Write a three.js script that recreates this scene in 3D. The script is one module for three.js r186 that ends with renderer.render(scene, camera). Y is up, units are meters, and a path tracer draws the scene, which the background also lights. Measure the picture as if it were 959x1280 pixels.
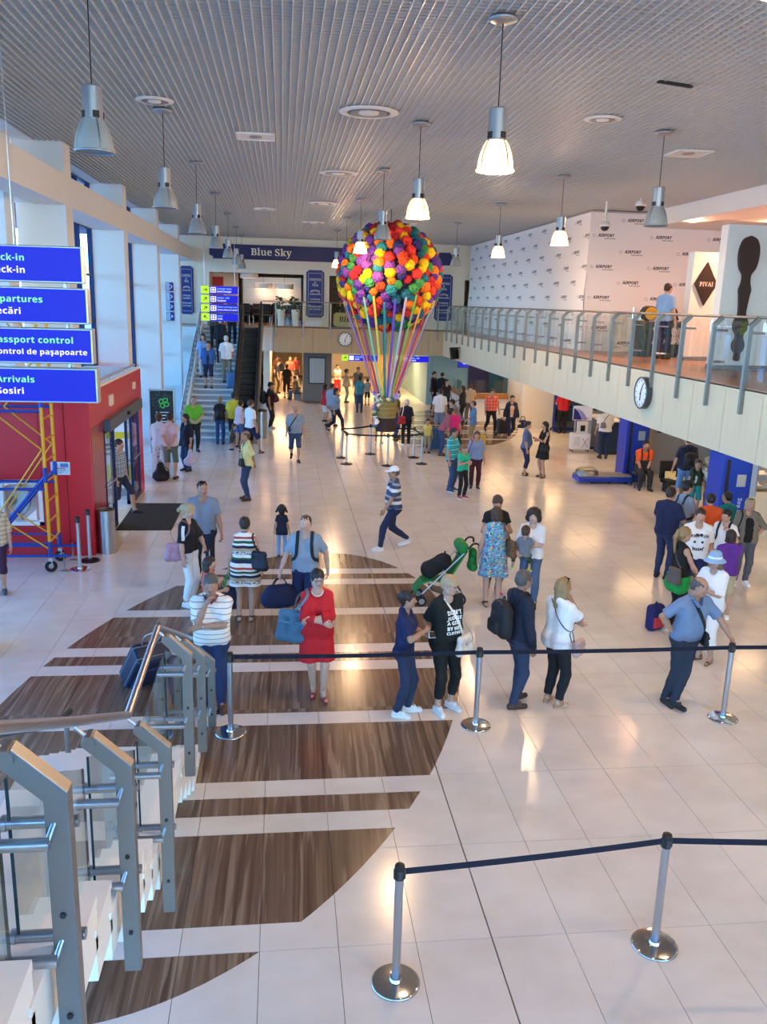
import * as THREE from 'three';
import { mergeGeometries } from 'three/addons/utils/BufferGeometryUtils.js';
import { RoundedBoxGeometry } from 'three/addons/geometries/RoundedBoxGeometry.js';
import { Sky } from 'three/addons/objects/Sky.js';
import { RectAreaLightUniformsLib } from 'three/addons/lights/RectAreaLightUniformsLib.js';
RectAreaLightUniformsLib.init();

// ---------- camera, sky, big lights, exposure ----------
const scene = new THREE.Scene();
const F = 1075;
const camera = new THREE.PerspectiveCamera(2 * Math.atan(640 / F) * 180 / Math.PI, 959 / 1280, 0.1, 400);
{
  const d = new THREE.Vector3(353 - 479.5, 375 - 640, F).normalize();
  const lam = -d.z * F / (-0.029 * d.x + d.y);
  const dn = new THREE.Vector3(-0.029 * lam, lam, F).normalize();
  const x = new THREE.Vector3().crossVectors(dn, d), up = dn.clone().negate(), b = d.clone().negate();
  // rows of world axes in camera coordinates (x right, y down, z forward) -> three's camera axes
  camera.matrixWorld.identity();
  const m = new THREE.Matrix4().set(x.x, -x.y, -x.z, 0, up.x, -up.y, -up.z, 0, b.x, -b.y, -b.z, 0, 0, 0, 0, 1);
  camera.quaternion.setFromRotationMatrix(m);
  camera.position.set(0, 4.8, 0);
}
const sky = new Sky();
sky.name = 'sky';
sky.scale.setScalar(1000);
sky.material.uniforms.turbidity.value = 6;
sky.material.uniforms.rayleigh.value = 1.3;
sky.material.uniforms.mieCoefficient.value = 0.005;
sky.material.uniforms.mieDirectionalG.value = 0.7;
sky.material.uniforms.sunPosition.value.setFromSphericalCoords(1, THREE.MathUtils.degToRad(90 - 34), THREE.MathUtils.degToRad(115));
scene.add(sky);
scene.backgroundIntensity = 3.0;
const LAMP = { on: 12, shop: 8.0 };           // candela of a lit pendant, strength of the ceiling panels in the side halls
const renderer = new THREE.WebGLRenderer({ antialias: true });
renderer.toneMapping = THREE.LinearToneMapping;
renderer.toneMappingExposure = 1.38;
renderer.shadowMap.enabled = true;

// ---------- helpers ----------
const V = (x, y, z) => new THREE.Vector3(x, y, z), R = THREE.MathUtils.degToRad;
let seed = 7;
const rnd = () => { seed = (seed + 0x6d2b79f5) | 0; let t = Math.imul(seed ^ (seed >>> 15), 1 | seed); t = (t + Math.imul(t ^ (t >>> 7), 61 | t)) ^ t; return ((t ^ (t >>> 14)) >>> 0) / 4294967296; };
const rr = (a, b) => a + (b - a) * rnd();
const taken = {};
const numbered = (n) => { const k = taken[n] = (taken[n] ?? -1) + 1; return k ? n + '_' + String(k).padStart(3, '0') : n; };
function tag(o, label, category, group) { o.userData.label = label; o.userData.category = category; if (group) o.userData.group = group; return o; }
function thing(name, label, category, pos = [0, 0, 0], turn = 0, group) {
  const o = new THREE.Group(); o.name = numbered(name); o.position.set(...pos); o.rotation.y = turn; scene.add(o);
  return tag(o, label, category, group);
}
function fin(m) { m.castShadow = true; m.receiveShadow = true; return m; }
function part(name, geo, mat, parent, label) {
  const m = fin(new THREE.Mesh(Array.isArray(geo) ? merge(geo) : geo, mat)); m.name = name; parent.add(m);
  if (label) m.userData.label = label;
  return m;
}
function struct(name, geo, mat) { const m = fin(new THREE.Mesh(Array.isArray(geo) ? merge(geo) : geo, mat)); m.name = name; m.userData.kind = 'structure'; scene.add(m); return m; }
function copyOf(root, pos, turn, label, group, base) {
  const r = root.clone(); r.name = numbered(base ?? root.name.replace(/_\d{3}$/, '')); r.position.set(...pos); r.rotation.y = turn; scene.add(r);
  r.userData = { ...root.userData }; if (label) r.userData.label = label; if (group) r.userData.group = group;
  return r;
}
function merge(list) {
  const l = list.map((g) => { g = g.index ? g.toNonIndexed() : g; for (const n of Object.keys(g.attributes)) if (!['position', 'normal', 'uv'].includes(n)) g.deleteAttribute(n); if (!g.attributes.uv) g.setAttribute('uv', new THREE.BufferAttribute(new Float32Array(g.attributes.position.count * 2), 2)); return g; });
  return l.length === 1 ? l[0] : mergeGeometries(l);
}
// box by centre and size, uv in metres
function box(x, y, z, w, h, d) {
  const g = new THREE.BoxGeometry(w, h, d), u = g.attributes.uv, dims = [[d, h], [d, h], [w, d], [w, d], [w, h], [w, h]];
  for (let i = 0; i < 24; i++) { const q = dims[i >> 2]; u.setXY(i, u.getX(i) * q[0], u.getY(i) * q[1]); }
  return g.translate(x, y, z);
}
const bx = (x0, x1, y0, y1, z0, z1) => box((x0 + x1) / 2, (y0 + y1) / 2, (z0 + z1) / 2, Math.abs(x1 - x0), Math.abs(y1 - y0), Math.abs(z1 - z0));
const rbox = (x, y, z, w, h, d, r = .01, s = 2) => new RoundedBoxGeometry(w, h, d, s, r).translate(x, y, z);
const cyl = (x, y, z, r0, r1, h, n = 20) => new THREE.CylinderGeometry(r1, r0, h, n).translate(x, y + h / 2, z);
function bar(a, b, r, n = 8, r2 = r) {                                         // round bar between two points
  const A = V(...a), B = V(...b), d = B.clone().sub(A), g = new THREE.CylinderGeometry(r2, r, d.length(), n);
  g.applyQuaternion(new THREE.Quaternion().setFromUnitVectors(V(0, 1, 0), d.clone().normalize()));
  return g.translate(...A.add(B).multiplyScalar(.5).toArray());
}
function flatBar(a, b, w, t, side = V(1, 0, 0)) {                             // rectangular bar: w along side, t across
  const A = V(...a), B = V(...b), d = B.clone().sub(A), y = d.clone().normalize(), x = side.clone().addScaledVector(y, -side.dot(y)).normalize(), z = new THREE.Vector3().crossVectors(x, y);
  const g = new THREE.BoxGeometry(w, d.length(), t);
  g.applyMatrix4(new THREE.Matrix4().makeBasis(x, y, z));
  return g.translate(...A.add(B).multiplyScalar(.5).toArray());
}
const tube = (pts, r, n = 24, rs = 6, closed = false) => new THREE.TubeGeometry(new THREE.CatmullRomCurve3(pts.map((p) => V(...p)), closed), n, r, rs, closed);
const lathe = (pts, n = 24) => new THREE.LatheGeometry(pts.map((p) => new THREE.Vector2(...p)), n);
function extr(pts, depth, bevel = 0) {
  const s = new THREE.Shape(pts.map((p) => new THREE.Vector2(...p)));
  return new THREE.ExtrudeGeometry(s, { depth, bevelEnabled: bevel > 0, bevelSize: bevel, bevelThickness: bevel, bevelSegments: 2, curveSegments: 12 });
}
function plane(w, h, x = 0, y = 0, z = 0, ry = 0) { return new THREE.PlaneGeometry(w, h).rotateY(ry).translate(x, y, z); }

// ---------- textures ----------
function canvas(w, h, draw, srgb = true) {
  const c = document.createElement('canvas'); c.width = w; c.height = h; draw(c.getContext('2d'), w, h);
  const t = new THREE.CanvasTexture(c); if (srgb) t.colorSpace = THREE.SRGBColorSpace; t.wrapS = t.wrapT = THREE.RepeatWrapping; t.magFilter = THREE.LinearFilter; return t;
}
const hash = (x, y, s) => { let n = Math.imul(x, 374761393) + Math.imul(y, 668265263) + Math.imul(s, 974634777); n = Math.imul(n ^ (n >>> 13), 1274126177); return ((n ^ (n >>> 16)) >>> 0) / 4294967296; };
function noise2(x, y, px, py, s) {                                             // periodic value noise
  const ix = Math.floor(x), iy = Math.floor(y), fx = x - ix, fy = y - iy, u = fx * fx * (3 - 2 * fx), v = fy * fy * (3 - 2 * fy);
  const m = (a, p) => ((a % p) + p) % p, a = hash(m(ix, px), m(iy, py), s), b = hash(m(ix + 1, px), m(iy, py), s), c = hash(m(ix, px), m(iy + 1, py), s), d = hash(m(ix + 1, px), m(iy + 1, py), s);
  return (a + (b - a) * u) * (1 - v) + (c + (d - c) * u) * v;
}
function fbm(u, v, fx, fy, s, oct = 4) { let a = .5, t = 0, n = 0; for (let i = 0; i < oct; i++) { t += a * noise2(u * fx, v * fy, fx, fy, s + i); n += a; a *= .5; fx *= 2; fy *= 2; } return t / n; }
function dataTex(w, h, fn, srgb = true) {
  const d = new Uint8Array(w * h * 4);
  for (let j = 0; j < h; j++) for (let i = 0; i < w; i++) { const c = fn(i / w, j / h), k = (j * w + i) * 4; d[k] = c[0]; d[k + 1] = c[1]; d[k + 2] = c[2]; d[k + 3] = 255; }
  const t = new THREE.DataTexture(d, w, h); t.magFilter = THREE.LinearFilter; t.wrapS = t.wrapT = THREE.RepeatWrapping; if (srgb) t.colorSpace = THREE.SRGBColorSpace; t.needsUpdate = true; return t;
}
const mix = (a, b, t) => a.map((x, i) => x + (b[i] - x) * t);
function std(color, rough = .6, metal = 0, more = {}) { return new THREE.MeshStandardMaterial({ color, roughness: rough, metalness: metal, ...more }); }
const rep = (t, x, y = x) => { t.repeat.set(1 / x, 1 / y); return t; };        // uv in metres -> size of one repeat
const T = {
  marble: rep(dataTex(512, 512, (u, v) => { const a = fbm(u, v, 4, 8, 3, 5), b = fbm(u, v, 10, 6, 9, 4); return mix([214, 209, 201], [230, 226, 219], Math.min(1, Math.max(0, (a * .7 + b * .3 - .3) * 2.2))); }), 2.4),
  vein: rep(dataTex(1024, 512, (u, v) => {
    const w = u + .03 * v + .012 * fbm(u, v, 6, 3, 21, 3), a = fbm(w, v, 44, 1, 5, 4), b = fbm(w, v, 120, 3, 12, 2), c = fbm(u, v, 5, 4, 31, 4);
    let t = Math.max(0, Math.min(1, (a * .75 + b * .35 - .3) * 1.7)); let col = mix([86, 66, 52], [146, 122, 101], t);
    col = mix(col, [176, 156, 134], .6 * Math.max(0, Math.min(1, (fbm(w, v, 70, 3, 44, 2) - .6) * 7)));
    return mix(col, [104, 86, 72], c * .35);
  }), 2.4, 2.4),
  wood: rep(dataTex(256, 512, (u, v) => { const a = fbm(u, v, 40, 3, 8, 3), b = fbm(u, v, 5, 2, 4, 3); return mix([178, 152, 118], [206, 184, 150], a * .7 + b * .3); }), .6, 1.2),
  paleWood: rep(dataTex(256, 256, (u, v) => { const a = fbm(u, v, 60, 2, 18, 3), b = fbm(u, v, 5, 2, 4, 3); return mix([206, 192, 158], [226, 213, 184], a * .7 + b * .3); }), .6, 1.2),
  rough: dataTex(256, 256, (u, v) => { const a = 60 + 60 * fbm(u, v, 8, 8, 61, 5); return [a, a, a]; }, false),
  cloth: rep(dataTex(128, 128, (u, v) => { const a = 120 + 70 * (fbm(u, v, 16, 16, 71, 3) - .5) + 40 * (hash(u * 128 | 0, v * 128 | 0, 5) - .5); return [a, a, a]; }, false), .25),
};
const M = {
  marble: std(0xffffff, .17, 0, { map: T.marble }), vein: std(0xffffff, .2, 0, { map: T.vein }), grout: std(0x77706a, .8),
  white: std(0xe8e6e0, .7), cream: std(0xe6dcc6, .7), plaster: std(0xdedbd4, .85), grey: std(0x8b8e90, .6), dark: std(0x26272b, .5), black: std(0x111114, .55),
  steel: std(0xb9bcc0, .3, 1), brushed: std(0x8f8f8c, .42, .9), chrome: std(0xd8dadd, .1, 1), alu: std(0xc3c6c8, .38, .9),
  blue: std(0x0a2f9c, .4), navy: std(0x141b45, .6), belt: std(0x090d26, .85), red: std(0xc41826, .3, 0), yellow: std(0xe0a81c, .4), lime: std(0xb7e021, .5),
  wood: std(0xffffff, .55, 0, { map: T.wood }), paleWood: std(0xffffff, .6, 0, { map: T.paleWood }), rubber: std(0x18181a, .85), orange: std(0xe8631c, .7),
  glass: new THREE.MeshPhysicalMaterial({ color: 0xf2faf8, roughness: .02, transmission: 1, thickness: 0, ior: 1.5 }),
  blueGlass: new THREE.MeshPhysicalMaterial({ color: 0xb4def2, roughness: .03, transmission: 1, thickness: 0, ior: 1.5 }),
  frost: new THREE.MeshPhysicalMaterial({ color: 0xe9edec, roughness: .5, transmission: .35, thickness: 0 }),
};
const glow = (c, k, base = 0x222222) => new THREE.MeshStandardMaterial({ color: base, emissive: c, emissiveIntensity: k, roughness: .6 });
const printed = (tex, rough = .6) => std(0xffffff, rough, 0, { map: tex });
// ---------- the building ----------
// floor: every tile with its own edges, 0.6 x 1.2 m, and two vein-cut ovals crossed by pale bands
{
  const floor = struct('floor', bx(-9, 15, -.3, -.012, 6.2, -58), M.grout);
  const ovals = [[-.415, -10.616], [6.8, -34.3]].map(([cx, cz]) => {
    const A = 5.78, B = 2.74, ux = .26, uz = -.966;                           // long axis along (ux, uz)
    const range = (x) => {                                                     // z interval at x
      const p = x - cx, a = (uz / A) ** 2 + (ux / B) ** 2, b = 2 * p * ux * uz * (1 / A ** 2 - 1 / B ** 2), c = p * p * ((ux / A) ** 2 + (uz / B) ** 2) - 1, D = b * b - 4 * a * c;
      return D <= 0 ? (Math.abs(p) > 3.5 ? null : [cz - b / (2 * a), cz - b / (2 * a)]) : [cz + (-b - Math.sqrt(D)) / (2 * a), cz + (-b + Math.sqrt(D)) / (2 * a)];
    };
    const hw = .999 * Math.sqrt((A * ux) ** 2 + (B * uz) ** 2);
    return { range, x0: cx - hw, x1: cx + hw, cx, cz };
  });
  const prism = (q) => {                                                       // q: convex polygon of [x, z], counter-clockwise seen from above
    const h = .012, P = [], U = [], t = q.map((p) => [p[0], 0, p[1]]), b = q.map((p) => [p[0], -h, p[1]]), n = q.length;
    const tri = (...l) => { for (const p of l) { P.push(...p); U.push(p[0], p[2]); } };
    for (let i = 1; i < n - 1; i++) tri(t[0], t[i], t[i + 1]);
    for (let i = 0; i < n; i++) { const j = (i + 1) % n; tri(t[i], b[i], b[j]); tri(t[i], b[j], t[j]); }
    const g = new THREE.BufferGeometry(); g.setAttribute('position', new THREE.Float32BufferAttribute(P, 3)); g.setAttribute('uv', new THREE.Float32BufferAttribute(U, 2)); g.computeVertexNormals(); return g;
  };
  const corners = (x0, x1, z0, z1) => [[x0, z1], [x1, z1], [x1, z0], [x0, z0]];   // z1 > z0
  const rect = (...q) => prism(corners(...q));
  const cut = (poly, A, B) => {                                                // split a convex polygon by the line AB: [left part, right part]
    const L = [], Rr = [], s = poly.map((p) => (B[0] - A[0]) * (p[1] - A[1]) - (B[1] - A[1]) * (p[0] - A[0]));
    poly.forEach((p, i) => {
      const j = (i + 1) % poly.length, q = poly[j];
      if (s[i] >= 0) L.push(p); if (s[i] <= 0) Rr.push(p);
      if (s[i] * s[j] < 0) { const k = s[i] / (s[i] - s[j]), m = [p[0] + (q[0] - p[0]) * k, p[1] + (q[1] - p[1]) * k]; L.push(m); Rr.push(m); }
    });
    return [L, Rr];
  };
  const area = (p) => { let a = 0; for (let i = 0; i < p.length; i++) { const q = p[(i + 1) % p.length]; a += p[i][0] * q[1] - q[0] * p[i][1]; } return Math.abs(a / 2); };
  for (const o of ovals) o.poly = Array.from({ length: 120 }, (_, i) => { const t = i / 120 * 2 * Math.PI, u = 5.78 * Math.cos(t), v = 2.74 * Math.sin(t); return [o.cx + u * .26 + v * .966, o.cz - u * .966 + v * .26]; });
  const clip = (o, x0, x1, z0, z1, inside) => {
    let p = corners(x0, x1, z0, z1); const out = [];
    for (let i = 0; i < 120 && p.length > 2; i++) { const [l, r] = cut(p, o.poly[i], o.poly[(i + 1) % 120]); if (r.length > 2 && area(r) > 1e-5) out.push(r); p = area(l) > 1e-5 ? l : []; }
    return (inside ? (p.length > 2 ? [p] : []) : out).map(prism);
  };
  const where = (o, x0, x1, z0, z1) => {                                       // -1 outside, 0 cut, 1 inside
    let i = 0, n = 0;
    for (let a = 0; a <= 6; a++) for (let b = 0; b <= 6; b++) { const x = x0 + (x1 - x0) * a / 6, z = z0 + (z1 - z0) * b / 6, r = x > o.x0 && x < o.x1 && o.range(x); n++; if (r && z > r[0] && z < r[1]) i++; }
    return i === 0 ? (x1 > o.x0 && x0 < o.x1 && z1 > o.cz - 6 && z0 < o.cz + 6 ? 0 : -1) : i === n ? 1 : 0;
  };
  const g = .0022, pieces = [];
  const bands = [[0, .3, 1], [.3, 1.5, 0], [1.5, 1.8, 1], [1.8, 2.1, 0], [2.1, 2.4, 1], [2.4, 3.6, 0]];   // one period going away, from z = -5.6: pale or vein-cut
  for (let i = -13; i <= 21; i++) {
    const x0 = 1.63 + .6 * i + (i === 0 ? .006 : g), x1 = 1.63 + .6 * (i + 1) - (i === -1 ? .006 : g);
    for (let j = -8; j <= 41; j++) {
      const za = -5.6 - 1.2 * j, z1 = za - g, z0 = za - 1.2 + g, o = ovals[za > -20 ? 0 : 1], w = where(o, x0, x1, z0, z1);
      if (x1 < -5.2 && za < -17) continue;
      if (w < 1) { const l = w === 0 ? clip(o, x0, x1, z0, z1, false) : [rect(x0, x1, z0, z1)]; if (l.length) pieces.push([x0, za, l, M.marble]); }
    }
    for (const o of ovals) for (let k = -1; k < 4; k++) for (const [a, b, pale] of bands) {
      const base = (o.cz > -20 ? -5.6 : -30.8) - 3.6 * k, z1 = base - a - g, z0 = base - b + g;
      if (x1 < o.x0 || x0 > o.x1) continue;
      const w = where(o, x0, x1, z0, z1); if (w < 0) continue;
      const l = w === 1 ? [rect(x0, x1, z0, z1)] : clip(o, x0, x1, z0, z1, true);
      if (l.length) pieces.push([x0, base - a, l, pale ? M.marble : M.vein]);
    }
  }
  const key = ([x, z]) => { const px = 353 + (x + .3) * F / Math.max(1.5, -z), vis = px > -80 && px < 1050 && z < -4; return (vis ? 0 : 1000) + Math.hypot(x, z); };
  pieces.sort((a, b) => key(a) - key(b));
  for (const p of pieces.slice(0, 300)) part('floor_tile', p[2], p[3], floor);
  for (const [m, n] of [[M.marble, 'far_floor_tiles'], [M.vein, 'far_veined_tiles']]) { const r = part(n, pieces.slice(300).filter((p) => p[3] === m).flatMap((p) => p[2]), m, floor); r.userData.kind = 'stuff'; }
}
// ceiling: open grid of thin blades under a solid slab
{
  const c = struct('ceiling', [bx(-9, 15, 8.2, 8.5, 6.2, -41.5)], std(0x969894, .9));
  const B = [];
  for (let x = -4.8; x <= 13.9; x += .1) B.push(box(x, 7.52, -17.6, .011, .042, 47.2));
  for (let z = 5.9; z >= -41.1; z -= .1) B.push(box(4.6, 7.53, z, 18.8, .03, .009));
  const m = part('ceiling_grid', B, std(0xcfd0cc, .45, .25), c); m.userData.kind = 'stuff';
}
// left side: fins, beam, window wall
{
  const P = std(0xe4e2dd, .75), dk = std(0x12305f, .5, .3);
  const zs = [-5.35, -11.35, -17.45, -23.5, -29.5, -35.4, -41.2];
  struct('trim_1', bx(-4.55, -3.992, 6.4, 6.94, 6.2, -41.6), P);
  for (const z of zs) struct(numbered('wall_left_fin'), bx(-4.9, -4, 0, 7.54, z, z - .55), P);
  struct('wall_left', [bx(-4.95, -4.55, 6.42, 6.9, -17.4, -41.6), bx(-6.8, -4.5, 7.5, 8.3, 6.2, -41.6)], P);
  // glazing bays: deep blue frames and panes
  let n = 0;
  const bay = (x, za, zb, y0, y1, rows) => {
    const w = struct('window_' + (++n), new THREE.BufferGeometry().copy(bx(x - .05, x + .05, y0, y0 + .1, za, zb)), dk);
    const k = Math.max(2, Math.round((za - zb) / 1.5));
    for (let i = 0; i <= k; i++) { const z = za + (zb - za) * i / k; part('mullion', bx(x - .06, x + .06, y0, y1, z - .035, z + .035), dk, w); }
    for (let j = 1; j <= rows; j++) part('transom', bx(x - .05, x + .05, y0 + (y1 - y0) * j / rows - .03, y0 + (y1 - y0) * j / rows + .03, za, zb), dk, w);
    for (let i = 0; i < k; i++) for (let j = 0; j < rows; j++) part('pane', plane((za - zb) / k - .06, (y1 - y0) / rows - .05, x, y0 + (y1 - y0) * (j + .5) / rows, za + (zb - za) * (i + .5) / k, Math.PI / 2), M.blueGlass, w);
  };
  for (let i = 2; i < zs.length - 1; i++) { bay(-4.85, zs[i] - .55, zs[i + 1], i < 3 ? 3.0 : 0.05, 6.42, i < 3 ? 3 : 5); bay(-4.85, zs[i] - .55, zs[i + 1], 6.9, 7.5, 1); }
  bay(-6.6, 6, -16.1, 0.05, 7.5, 5);
  struct('wall_left_return', [bx(-6.6, -4.85, 3.3, 7.5, -16.6, -17.2)], P);
  // canopy over the apron outside
  const canopy = thing('canopy', 'deep blue steel canopy outside the left windows', 'canopy', [-8.3, 0, -20]);
  part('roof_sheet', bx(-3, 1.7, 7.7, 7.85, 26, -24), std(0x16356b, .6), canopy);
  for (let z = 24; z > -24; z -= 2) part('rafter', bx(-3, 1.6, 7.45, 7.7, z, z - .12), std(0x2e5f9e, .5), canopy);
  const ground = struct('ground', bx(-160, 160, -.6, -.31, 160, -220), std(0x8d9299, .9));
}
// wall behind the camera (glazed), right wall, slabs
{
  struct('wall_back', [bx(-7, 15, 0, .6, 6, 6.3), bx(-7, 15, 2.9, 4.4, 6, 6.3), bx(-7, 15, 7.3, 8.3, 6, 6.3), ...[-7, -3, 1, 5, 9, 14.6].map((x) => bx(x, x + .35, .6, 7.3, 6, 6.3))], M.plaster);
  let k = 20; for (const [a, b] of [[-6.65, -3], [-2.65, 1], [1.35, 5], [5.35, 9], [9.35, 14.6]]) { const w = struct('window_' + (++k), bx(a, b, 3.9, 4.0, 6.1, 6.2), M.white); part('pane', plane(b - a, 6.7, (a + b) / 2, 3.95, 6.15), M.glass, w); }
  struct('wall_right', bx(14.3, 14.7, 0, 8.3, 6.3, -58), M.plaster);
  // right balcony: slab, soffit, floor finish
  struct('balcony_slab', [bx(7.62, 14.3, 2.5, 3.58, 4, -41)], M.plaster);
  struct('balcony_floor', bx(7.5, 14.3, 3.58, 3.62, 4, -41), std(0xa0765a, .3));
  struct('ceiling_cafe', [bx(10.3, 14.3, 7.08, 7.5, 4, -24.6)], M.white);
  // far gallery
  struct('gallery_slab', [bx(-.4, 14.3, 2.5, 3.58, -40.62, -58), bx(-4.9, -.4, 2.5, 3.58, -40.62, -58), bx(-4.9, -.85, 3.2, 3.58, -38.4, -40.62)], M.plaster);
  struct('gallery_floor', [bx(-4.9, 14.3, 3.58, 3.64, -40.5, -58), bx(-4.9, -.85, 3.58, 3.64, -38.4, -40.5)], std(0xb09a82, .35));
  struct('wall_far', [bx(-5, 15, 0, 7.6, -57.6, -58)], M.cream);
  struct('roof_far', [bx(-5, 15, 7.4, 8.4, -41.3, -58)], M.plaster);
  struct('wall_far_left', [bx(-5.3, -4.9, 0, 8.3, -41.4, -58)], M.plaster);
  // fascia panels
  const fas = struct('balcony_fascia', bx(7.53, 7.62, 2.47, 3.6, 4, -40.5), std(0x5a5548, .8));
  for (let z = 3.9, i = 0; z > -40.4; z -= 1.19, i++) part('fascia_panel', bx(7.5, 7.532, 2.46, 3.6, z - .006, Math.max(-40.5, z - 1.184)), M.paleWood, fas);
  const fg = struct('gallery_fascia', bx(-.4, 7.53, 2.47, 3.62, -40.53, -40.62), std(0x5a5548, .8));
  for (let x = -.4; x < 7.4; x += 1.8) part('fascia_panel', bx(x + .006, Math.min(7.5, x + 1.794), 2.46, 3.62, -40.5, -40.532), M.wood, fg);
}
// upper facade of the cafe on the far gallery
{
  const C = M.cream, zf = -41.0, zb = -41.35;
  struct('wall_cafe', [bx(-4.9, 9, 5.95, 7.5, zf, zb), bx(-4.9, -3.3, 3.64, 5.95, zf, zb), bx(.98, 2.15, 3.64, 5.95, zf, zb), bx(6.6, 8.5, 3.64, 5.95, zf, zb)], C);
  struct('wall_cafe_back', [bx(-2.1, .9, 4.9, 6, -47, -47.3)], M.grey);
  const sh = thing('roller_shutter', 'grey slatted roller shutter behind the upper cafe tables', 'shutter', [-.5, 0, -44]);
  for (let i = 0; i < 18; i++) part('slat', rbox(0, 4.55 + i * .075, 0, 2.9, .068, .03, .01), M.alu, sh);
  part('side_rail', [bx(-1.5, -1.42, 3.64, 6, -.06, .06), bx(1.42, 1.5, 3.64, 6, -.06, .06)], M.dark, sh);
}
// ---------- pendants, ceiling fittings ----------
{
  const housing = std(0xa9aeb2, .35, .85), lit = glow(0xffb060, 7, 0xfff1dc), off = new THREE.MeshPhysicalMaterial({ color: 0xb4b8b6, roughness: .35, transmission: .3, thickness: 0 }), bulbM = glow(0xffdcae, 14);
  const lamp = (x, z, on, label) => {
    const t = thing('pendant_lamp', label, 'lamp', [x, 6.1, z], 0, on ? 'lit pendant lamps' : 'unlit pendant lamps');
    part('canopy', lathe([[0, 1.4], [.13, 1.395], [.14, 1.36], [.1, 1.34], [.02, 1.33], [0, 1.33]], 24), housing, t);
    part('cord', bar([0, .56, 0], [0, 1.34, 0], .006, 6), M.black, t);
    const h = part('housing', lathe([[0, .58], [.088, .58], [.092, .57], [.092, .3], [.1, .29], [.1, .27], [0, .27]], 24), housing, t);
    for (let i = 0; i < 4; i++) part('vent_slot', box(0, .33, .09, .06, .06, .014).rotateY(i * Math.PI / 2 + .5), M.black, h);
    part('shade', lathe([[.095, .29], [.125, .24], [.155, .165], [.172, .085], [.18, .012], [.172, .012], [.164, .085], [.148, .16], [.12, .235], [.09, .283]], 32), on ? lit : off, t);
    part('rim', new THREE.TorusGeometry(.18, .012, 8, 32).rotateX(Math.PI / 2).translate(0, .008, 0), on ? lit : housing, t);
    for (let i = 0; i < 4; i++) part('shade_rib', tube([[.098, .29, 0], [.128, .24, 0], [.159, .165, 0], [.176, .085, 0], [.183, .01, 0]], .009, 10, 6).rotateY(i * Math.PI / 2 + .5), housing, t);
    part('bulb', new THREE.SphereGeometry(.055, 16, 12).scale(1, 1.5, 1).translate(0, .15, 0), on ? bulbM : std(0xe6e6e2, .3), t);
    if (on) { const l = new THREE.PointLight(0xffd6a4, LAMP.on, 0, 2); l.position.set(0, -.06, 0); l.shadow.radius = 6; l.castShadow = true; t.add(l); }
  };
  const nth = ['nearest', 'second', 'third', 'fourth', 'fifth', 'sixth', 'seventh'];
  [-8.95, -14.05, -19.1, -24.4, -29.8, -35, -39.6].forEach((z, i) => lamp(-1.76, z, false, 'unlit grey pendant lamp, ' + nth[i] + ' of the left row above the tall fins'));
  [[-3.7, 1], [-8.93, 1], [-14, 1], [-18.9, 0], [-24.3, 1], [-29.6, 1], [-34.8, 1]].forEach(([z, on], i) => lamp(2.1, z, !!on, i === 0 ? 'lit warm pendant lamp over the near floor, outside the picture' : on ? 'glowing warm pendant lamp, ' + nth[i - 1] + ' of the middle row over the white hall floor' : 'unlit pendant lamp in the middle row hanging in front of the pompom balloon'));
  [[-3.7, 1], [-8.7, 1], [-13.7, 0], [-18.6, 1], [-24, 1], [-29.95, 0]].forEach(([z, on], i) => lamp(5.86, z, !!on, ['lit warm pendant lamp at the front right, outside the picture', 'lit warm pendant lamp beyond the right picture edge', 'unlit pendant lamp near the white soffit of the upper right cafe', 'glowing warm pendant lamp in front of the corner of the printed banner', 'small glowing warm pendant lamp before the white side of the printed banner', 'small unlit pendant lamp right of the pompom balloon'][i]));
  const ring = (x, z, r, label) => { const t = thing('ceiling_diffuser', label, 'air vent', [x, 7.5, z]); part('outer_ring', lathe([[r * .75, .02], [r, 0], [r, -.012], [r * .78, -.03], [r * .72, -.02]], 32), M.white, t); part('inner_cone', lathe([[r * .3, -.005], [r * .62, -.03], [r * .6, .01]], 32), M.grey, t); part('plate', lathe([[0, -.035], [r * .34, -.03], [r * .34, .02], [0, .02]], 24), M.white, t); };
  ring(-1.8, -13.5, .27, 'round pale air diffuser beside the second left pendant'); ring(1.25, -13.5, .44, 'large round white air diffuser in the middle of the ceiling, nearest one'); ring(1.2, -19.75, .42, 'second large round air diffuser along the middle of the ceiling'); ring(1.15, -25.8, .42, 'third large round air diffuser along the middle of the ceiling'); ring(1.1, -32, .42, 'farthest round air diffuser above the balloon'); ring(4.64, -13.1, .27, 'round pale air diffuser right of the biggest lit pendant');
  const vent = (x, z, s, label) => { const t = thing('ceiling_panel_vent', label, 'vent', [x, 7.5, z]); part('frame', [box(0, -.01, s / 2, s, .03, .05), box(0, -.01, -s / 2, s, .03, .05), box(s / 2, -.01, 0, .05, .03, s), box(-s / 2, -.01, 0, .05, .03, s)], M.white, t); part('cover', box(0, -.004, 0, s, .015, s), M.white, t); part('nozzle', lathe([[0, -.04], [.1, -.035], [.12, 0]], 20), M.alu, t); };
  vent(-.45, -15.9, .6, 'square white ceiling panel near the left pendants'); vent(7.06, -15.4, .6, 'square white ceiling panel at the upper right'); vent(-.54, -28, .6, 'square white ceiling panel far down the hall'); vent(4.3, -31, .6, 'square white ceiling panel above the banner end');
  const hatch = thing('ceiling_hatch', 'slightly open grid tile hanging down from the ceiling at upper right', 'ceiling tile', [4.7, 7.5, -10.9]);
  part('tilted_edge', [flatBar([-.2, 0, 0], [.22, -.05, .05], .05, .02), flatBar([.22, -.05, .05], [.3, 0, -.2], .05, .02)], M.dark, hatch);
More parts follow.
